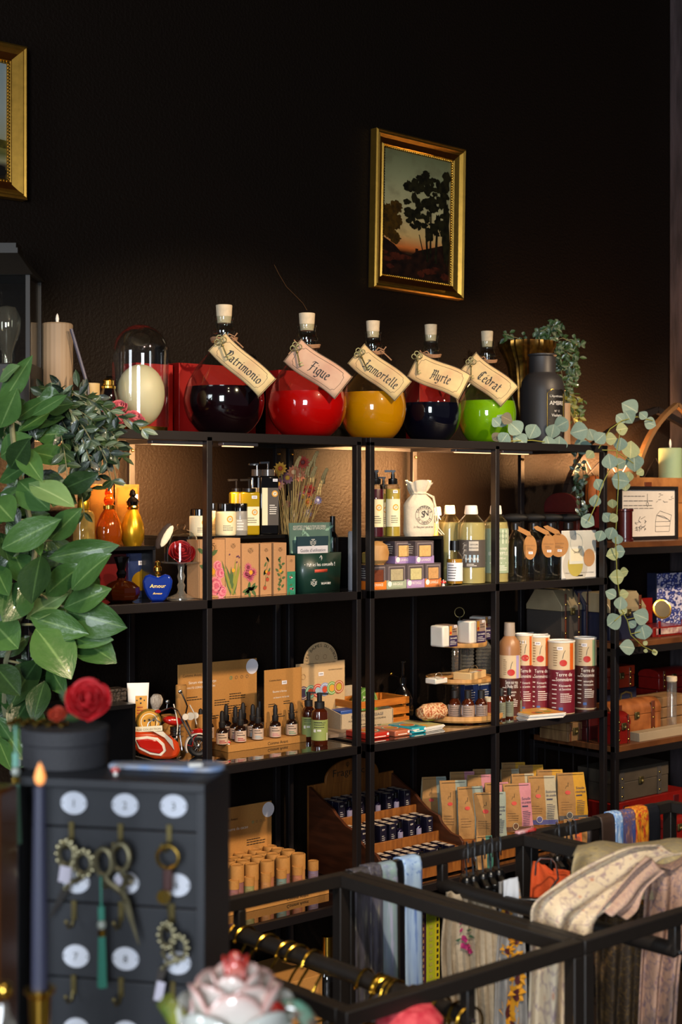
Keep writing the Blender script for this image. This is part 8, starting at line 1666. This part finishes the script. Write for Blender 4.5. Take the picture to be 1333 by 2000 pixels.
# things hanging in the cabinet (centred on their hook point, hanging in the cabinet plane)
def hp(px, py, off=.006): return onpl(px, py, off)
BRZ = mat('bronze_scissors', '#a09878', .36, .9, (80, .3)); STL = mat('dull_steel', '#8a8684', .3, 1)
def scissors(r1, r2, piv, tips, lab, off, ornate=False, size=.0032, open_=False):
    O = hp(*piv, off); t = thing('scissors', lab, 'scissors', O, 0, 'antique scissors hung in the key cabinet'); L0 = lambda x, y, o=0: hp(x, y, off+o)-O
    for i, (cx, cy, rx, ry) in enumerate((r1, r2)):
        m = MB(); c = L0(cx, cy); k = DC/FPX
        m.tube([c+EW*rx*k*cos(a*pi/12)+ZV*ry*k*sin(a*pi/12) for a in range(24)], size*.95, BRZ, 7, closed=True)
        if ornate:
            for a in range(12): m.ball(c+EW*(rx+5)*k*cos(a*pi/6)+ZV*(ry+5)*k*sin(a*pi/6), size*.95, BRZ, 7)
        sgn = -1 if i == 0 else 1
        a0 = c+ZV*(-ry*k)*.9; pv = L0(*piv); m.tube([a0, a0.lerp(pv, .35)+EW*(.004*sgn), a0.lerp(pv, .7)-EW*(.003*sgn), pv], size*1.05, BRZ, 7)
        if not ornate: m.tube([a0.lerp(pv, .35)+EW*(.007*sgn)+Vector((cos(q_)*.005, 0, sin(q_)*.005)) for q_ in [j*pi/5 for j in range(10)]], size*.6, BRZ, 6, closed=True)
        m.build('handle', t)
        tp = L0(tips[i][0], tips[i][1]); d = (tp-pv).normalized(); s_ = d.cross(EN).normalized(); m = MB()
        w = .0048; y = EN*(.0012*sgn); vs = [pv-s_*w+y, pv+s_*w+y, tp+y, pv-s_*w+y+EN*.002, pv+s_*w+y+EN*.002, tp+y+EN*.001]
        m.add(vs, [(0, 2, 1), (3, 4, 5), (0, 1, 4, 3), (1, 2, 5, 4), (2, 0, 3, 5)], STL if ornate else BRZ); m.build('blade', t)
    m = MB(); m.ball(L0(*piv)+EN*.003, .003, BRZ, 8); m.build('pivot', t); return t
def ptag(px, py, w, h, rz, lab, off=-.004):
    O = hp(px, py, off); k = DC/FPX; m = MB(); m.T = face_frame((0, 0, 0), EW*cos(rz)+ZV*sin(rz), ZV*cos(rz)-EW*sin(rz)); m.box(0, 0, -h*k/2, w*k, .0008, h*k, mat('white_tag_card', '#b8b4c4', .6)); tag(m.build('price_tag', loc=O), lab, 'tag', 'white price tags in the key cabinet')
scissors((130, 1668, 16, 22), (163, 1686, 17, 21), (130, 1735), ((97, 1798), (94, 1796)), 'ornate bronze scissors hanging from the first hook', .008, True)
scissors((203, 1684, 17, 26), (236, 1674, 18, 26), (246, 1757), ((271, 1848), (274, 1846)), 'plain looped antique scissors hanging from the second hook', .002, False, .0036)
scissors((326, 1827, 13, 20), (350, 1851, 14, 20), (320, 1890), ((299, 1962), (297, 1960)), 'small ornate scissors at the end of the key ring chain', .004, True, .0024)
ptag(127, 1708, 24, 32, -.15, 'white price tag on the ornate bronze scissors'); ptag(312, 1936, 17, 38, -.2, 'white price tag on the smallest scissors'); ptag(240, 1722, 30, 22, .1, 'white price tag behind the looped scissors', .01)
k = DC/FPX; O = hp(328, 1674, .004); t = thing('key_ring', 'brass key ring with a brown leather tab and coin charm', 'key ring', O, 0); L0 = lambda x, y, o=0: hp(x, y, .004+o)-O
m = MB(); m.tube([EW*22*k*cos(a*pi/14)+ZV*22*k*sin(a*pi/14) for a in range(28)], .0022, BRASS, 7, closed=True); m.build('ring', t)
m = MB(face_frame(L0(328, 1716), EW, ZV)); m.box(0, 0, -.014, .011, .004, .026, mat('red_brown_leather', '#3c1814', .6)); m.build('leather_tab', t, bevel=.002)
m = MB(face_frame(L0(320, 1752), EW, ZV)); m.prism([(.0082*cos(a*pi/10), .0082*sin(a*pi/10)) for a in range(20)], -.001, .001, BRASS); m.build('coin_charm', t); m = MB(); m.tube([L0(328, 1730), L0(322, 1742), L0(328, 1770), L0(332, 1800), L0(330, 1812)], .0013, OLDBR, 6); m.build('chain', t)
TQ = mat('turquoise_cord', '#3c8a78', .8, 0, (300, .2, (8, 8, 1))); TQ2 = mat('pale_turquoise_cord', '#78b0a0', .8, 0, (300, .2, (8, 8, 1)))
def tassel(pts, off, mt, lab, w=.0055):
    O = hp(*pts[0], off); t = thing('tassel', lab, 'tassel', O, 0, 'turquoise cord tassels'); V_ = [hp(a, b, off)-O for a, b in pts]
    MB().tube([V_[0], V_[1]], .0012, mt, 5).build('cord', t); m = MB(); m.tube([V_[1], V_[1].lerp(V_[2], .45)], .004, mt, 8); m.build('knot', t)
    m = MB(); m.ball(V_[1].lerp(V_[2], .62), .0058, mat('pearl_bead', '#a8b0a8', .2, coat=1, noise=(300, .3)), 10); m.build('bead', t); m = MB(); m.tube([V_[1].lerp(V_[2], .8), V_[2]], .0046, GOLD, 8); m.build('gold_wrap', t)
    m = MB()
    for j in range(16): a = j*pi/8; o_ = EW*cos(a)*w*.7+EN*sin(a)*w*.7; m.tube([V_[2]+o_*.6, V_[3]+o_*1.0], .0017, mt, 4)
    m.build('fringe', t)
tassel(((197, 1712), (198, 1770), (199, 1828), (200, 1928)), -.004, TQ, 'green turquoise tassel on the looped scissors'); tassel(((30, 1418), (31, 1470), (31, 1530), (33, 1648)), -.02, TQ2, 'pale turquoise tassel hanging from the buckle over the cabinet edge')
# on top of the cabinet
k = 1.74/FPX; HBX = mat('graphite_card', '#2b2b30', .7, 0, (120, .1), (300, .3)); P = onz(127, 1492, ztop+.0005)
t = thing('round_box', 'round dark grey lidded box on the key cabinet', 'box', P); hb = ht(P, 1418); rb = 86*mpp(P)
MB().lathe([(1e-6, 0), (rb*.97, 0), (rb*.97, hb*.60), (1e-6, hb*.60)], HBX, 56).build('box_body', t, bevel=.001); MB().lathe([(rb, hb*.60), (rb, hb), (1e-6, hb)], HBX, 56).build('lid', t, bevel=.0015); zbx = ztop+hb
RR = mat('scarlet_petal', '#e0202a', .55, 0, (40, .25), transl=.2); P = onz(172, 1402, zbx+.012); P = cp(172, 1372, mpp(P)*FPX); t = thing('red_rose', 'large scarlet fabric rose on the round dark box', 'rose', P, CAMRZ); rose(t, 40*mpp(P), RR, seed=9, name='flower_head', n=5, tilt=(.95, .15))
m = MB(); leaf(m, (-.018, .01, -.006), (-.034, .0, .014), .012, IVY[0], Vector((0, -1, 0))); leaf(m, (-.01, .01, -.02), (-.03, .0, -.018), .010, IVY[0], Vector((0, -1, .5))); m.build('sepals', t)
P = cp(113, 1398, 1.80); t = thing('small_rose', 'small coral rose lying behind the scarlet one', 'rose', P, CAMRZ); rose(t, .010, mat('coral_petal', '#b83a20', .55, transl=.2), seed=3, name='flower_head', n=3, tilt=(.8, 0))
m = MB(); P = onz(70, 1412, zbx+.004)
for j in range(9):
    c = onz(22+j*12.5, 1412-(j % 2)*6+j*.4, zbx+.0035)-P; m.tube([c+RV*.0052*cos(a*pi/5)+FV*.009*sin(a*pi/5) for a in range(10)], .0018, BRASS, 6, closed=True)
tag(m.build('chain_belt', loc=P), 'antique gold chain belt lying across the round dark box', 'belt')
# pale blue paddle
A = onz(212, 1502, ztop+.001); B = onz(436, 1506, ztop+.001); d = (B-A).normalized(); L_ = (B-A).length; s_ = Vector((-d.y, d.x, 0)); m = MB()
pl = []
for j in range(13): f = j/12; pl.append((f*L_*.86, .009+.014*f))
for j in range(1, 10): a = pi/2-pi*j/10; pl.append((L_*.86+.020*cos(a), .023*sin(a)))
for j in range(13): f = 1-j/12; pl.append((f*L_*.86, -(.009+.014*f)))
m.T = Matrix(((d.x, s_.x, 0, 0), (d.y, s_.y, 0, 0), (0, 0, 1, 0), (0, 0, 0, 1))); m.prism(pl, 0, .006, mat('blue_stone_pattern', '#6c86b0', .5, 0, (40, .3), c2='#8a8a90'), 'xy'); o = m.build('paddle', loc=A+s_*.010, bevel=.0012); tag(o, 'pale blue speckled paddle shaped board on top of the key cabinet', 'paddle')
P = onz(382, 1497, ztop+.008); tag(MB().box(0, 0, 0, .016, .010, .004, WHITE).build('paper_tag', loc=P, bevel=.001), 'small folded white paper on the blue paddle', 'tag').rotation_euler = (0, 0, -.5)
mushroom(onz(226, 1514, ztop+.0003), .0085, 'tiny red mushroom on the key cabinet before the blue paddle')
# candle in a brass holder
P = cp(78, 1930, 1.45); P0_ = Vector((P.x, P.y, ZTB)); t = thing('candle_holder', 'brass candle holder at the lower left corner', 'candle holder', P0_); k = mpp(P0_); zc = P.z-ZTB
MB().lathe([(1e-6, 0), (.045, 0), (.045, .006), (.02, .012), (.008, .03), (.010, zc-.08), (.006, zc-.06), (.009, zc-.045), (20*k, zc-.030), (22*k, zc-.008), (30*k, zc-.004), (31*k, zc), (20*k, zc), (18*k, zc-.02), (1e-6, zc-.02)], GOLD, 28).build('holder_body', t)
cz = P.z-.018; P1 = Vector((P.x, P.y, cz)); t = thing('taper_candle', 'tall slate grey taper candle with a glowing flame tip', 'candle', P1); h1 = ht(P1, 1537); hf = ht(P1, 1488)
MB().lathe([(1e-6, 0), (16.5*k, 0), (15*k, h1*.5), (11*k, h1), (6*k, h1+.002), (1e-6, h1+.002)], mat('slate_wax', '#34364a', .45, 0, (20, .05), coat=.1), 24).build('wax_body', t)
MB().lathe([(1e-6, h1+.001), (8*k, h1+.004), (11*k, h1+(hf-h1)*.38), (6*k, h1+(hf-h1)*.75), (1e-6, hf)], mat('glowing_flame', '#e8a060', .5, emit=('#ff9a4a', 1.1)), 14).build('flame_tip', t)
# rose teapot
P = onz(455, 2120, ZTB); P = cp(460, 2000, 1.42); P.z = ZTB; t = thing('rose_teapot', 'white ceramic teapot shaped as a rose with pink tipped petals', 'teapot', P, CAMRZ); k = mpp(P); zl = ht(P, 1865)
PORC = mat('white_porcelain', '#cfd2cc', .15, 0, (10, .05), coat=1); 
def blush(N, L, u, v, uv): return ramp(N, L, v, [(0, '#d8d4cc'), (.75, '#dcd8d0'), (.95, '#dccac2'), (1, '#d8a8a0')])
def blush2(N, L, u, v, uv): return ramp(N, L, v, [(0, '#dcd4cc'), (.5, '#dcc0b8'), (.85, '#cc7468'), (1, '#c03028')])
PB = uvmat('blushed_porcelain', blush, .15, 1); PB2 = uvmat('red_tipped_porcelain', blush2, .15, 1); rw = 78*k
def petalring(m, r0, z0, r1, z1, n, ph, mt, wd=1.5, curl=.012):
    for i in range(n):
        a0 = 2*pi*i/n+ph
        def fn(u, v, a0=a0):
            a = a0+(u-.5)*wd*2*pi/n; e = 1-.30*(abs(u-.5)*2)**2.5; rr = r0+(r1-r0)*sin(v*pi/2)+curl*v**4; return (rr*cos(a), rr*sin(a), z0+(z1-z0)*v*e)
        m.grid(fn, 10, 8, mt)
m = MB(); m.lathe([(1e-6, 0), (rw*.5, 0), (rw*.55, .006), (rw*.85, .05), (rw*.98, .10), (rw*.9, zl*.66), (rw*.6, zl*.72), (1e-6, zl*.74)], PORC, 40); m.build('pot_body', t)
m = MB(); petalring(m, rw*.8, .06, rw*1.02, zl*.84, 5, .4, PORC, 1.5, .016); petalring(m, rw*.7, .10, rw*.84, zl*.91, 5, 1.0, PB, 1.4, .012); m.build('outer_petals', t, solid=.003, smooth=70)
m = MB(); petalring(m, rw*.55, zl*.66, rw*.72, zl*.92, 5, .2, PB, 1.5, .008); petalring(m, rw*.30, zl*.7, rw*.52, zl*.95, 5, .8, PB, 1.4, .004); petalring(m, rw*.12, zl*.72, rw*.3, zl*1.0, 4, .1, PB2, 1.5, .0); m.build('lid_petals', t, solid=.002, smooth=70)
m = MB(); m.tube([(-rw*.7, 0, zl*.40), (-rw*1.1, 0, zl*.56), (-rw*1.4, 0, zl*.76), (-rw*1.75, -.005, zl*.84)], .015, mat('green_glaze', '#2c5a2c', .15, 0, (30, .3), c2='#8a8a30', coat=1), 14, r2=.009); m.build('spout', t, smooth=80)
m = MB(); c = Vector((rw*1.36, 0, zl*.72)); m.tube([c+Vector((cos(a)*rw*.50, 0, sin(a)*rw*.60)) for a in [radians(x) for x in range(-150, 155, 20)]], .0085, mat('rose_brown_glaze', '#6a2c24', .15, 0, (40, .4), c2='#6a9a84', coat=1), 12); m.ball((rw*1.0, -.012, zl*.80), .012, mat('red_tip_glaze', '#a8241c', .15, coat=1), 12); m.build('handle', t, smooth=80)
# odds at the very edges
P = cp(5, 1700, 1.62); z1_ = cp(5, 1538, 1.62).z; tag(MB().box(-.03, 0, 0, .075, .05, z1_-ZTB, mat('copper_wood', '#6a3a14', .35, .2, (8, .3, (6, 1, 1)), coat=.4))  .build('copper_cabinet', loc=(P.x, P.y, ZTB), bevel=.004), 'copper brown wooden cabinet side cut by the left edge beside the candle', 'cabinet').rotation_euler = (0, 0, CRZ)
P = cp(8, 1935, 1.40); t = thing('crystal_stopper', 'glass crystal stopper with brass knob at the lower left edge', 'ornament', (P.x, P.y, ZTB)); hh = ht(t.location, 1908); MB().lathe([(1e-6, 0), (.02, 0), (.012, hh*.5), (.014, hh*.8), (.006, hh*.86), (.004, hh*.9)], glass('pressed_glass'), 8).build('crystal', t); m = MB(); m.ball((0, 0, hh*.95), .009, GOLD, 12); m.build('brass_knob', t)
P = cp(800, 2018, 1.95); tag(MB().lathe([(1e-6, .0), (.045, 0), (.044, .02), (.030, .036), (1e-6, .042)], mat('pink_felt', '#a8182c', .8, 0, (60, .3), c2='#c84a50'), 24).build('felt_hat', loc=(P.x, P.y, P.z)), 'crimson pink felt hat just under the front rack rail', 'hat')
tag(MB().lathe([(1e-6, 0), (.03, 0), (.012, .01), (.008, .03), (.008, P.z-.001), (1e-6, P.z-.001)], RK, 16).build('hat_stand', loc=(P.x, P.y, 0)), 'thin black stand holding the crimson felt hat', 'stand')
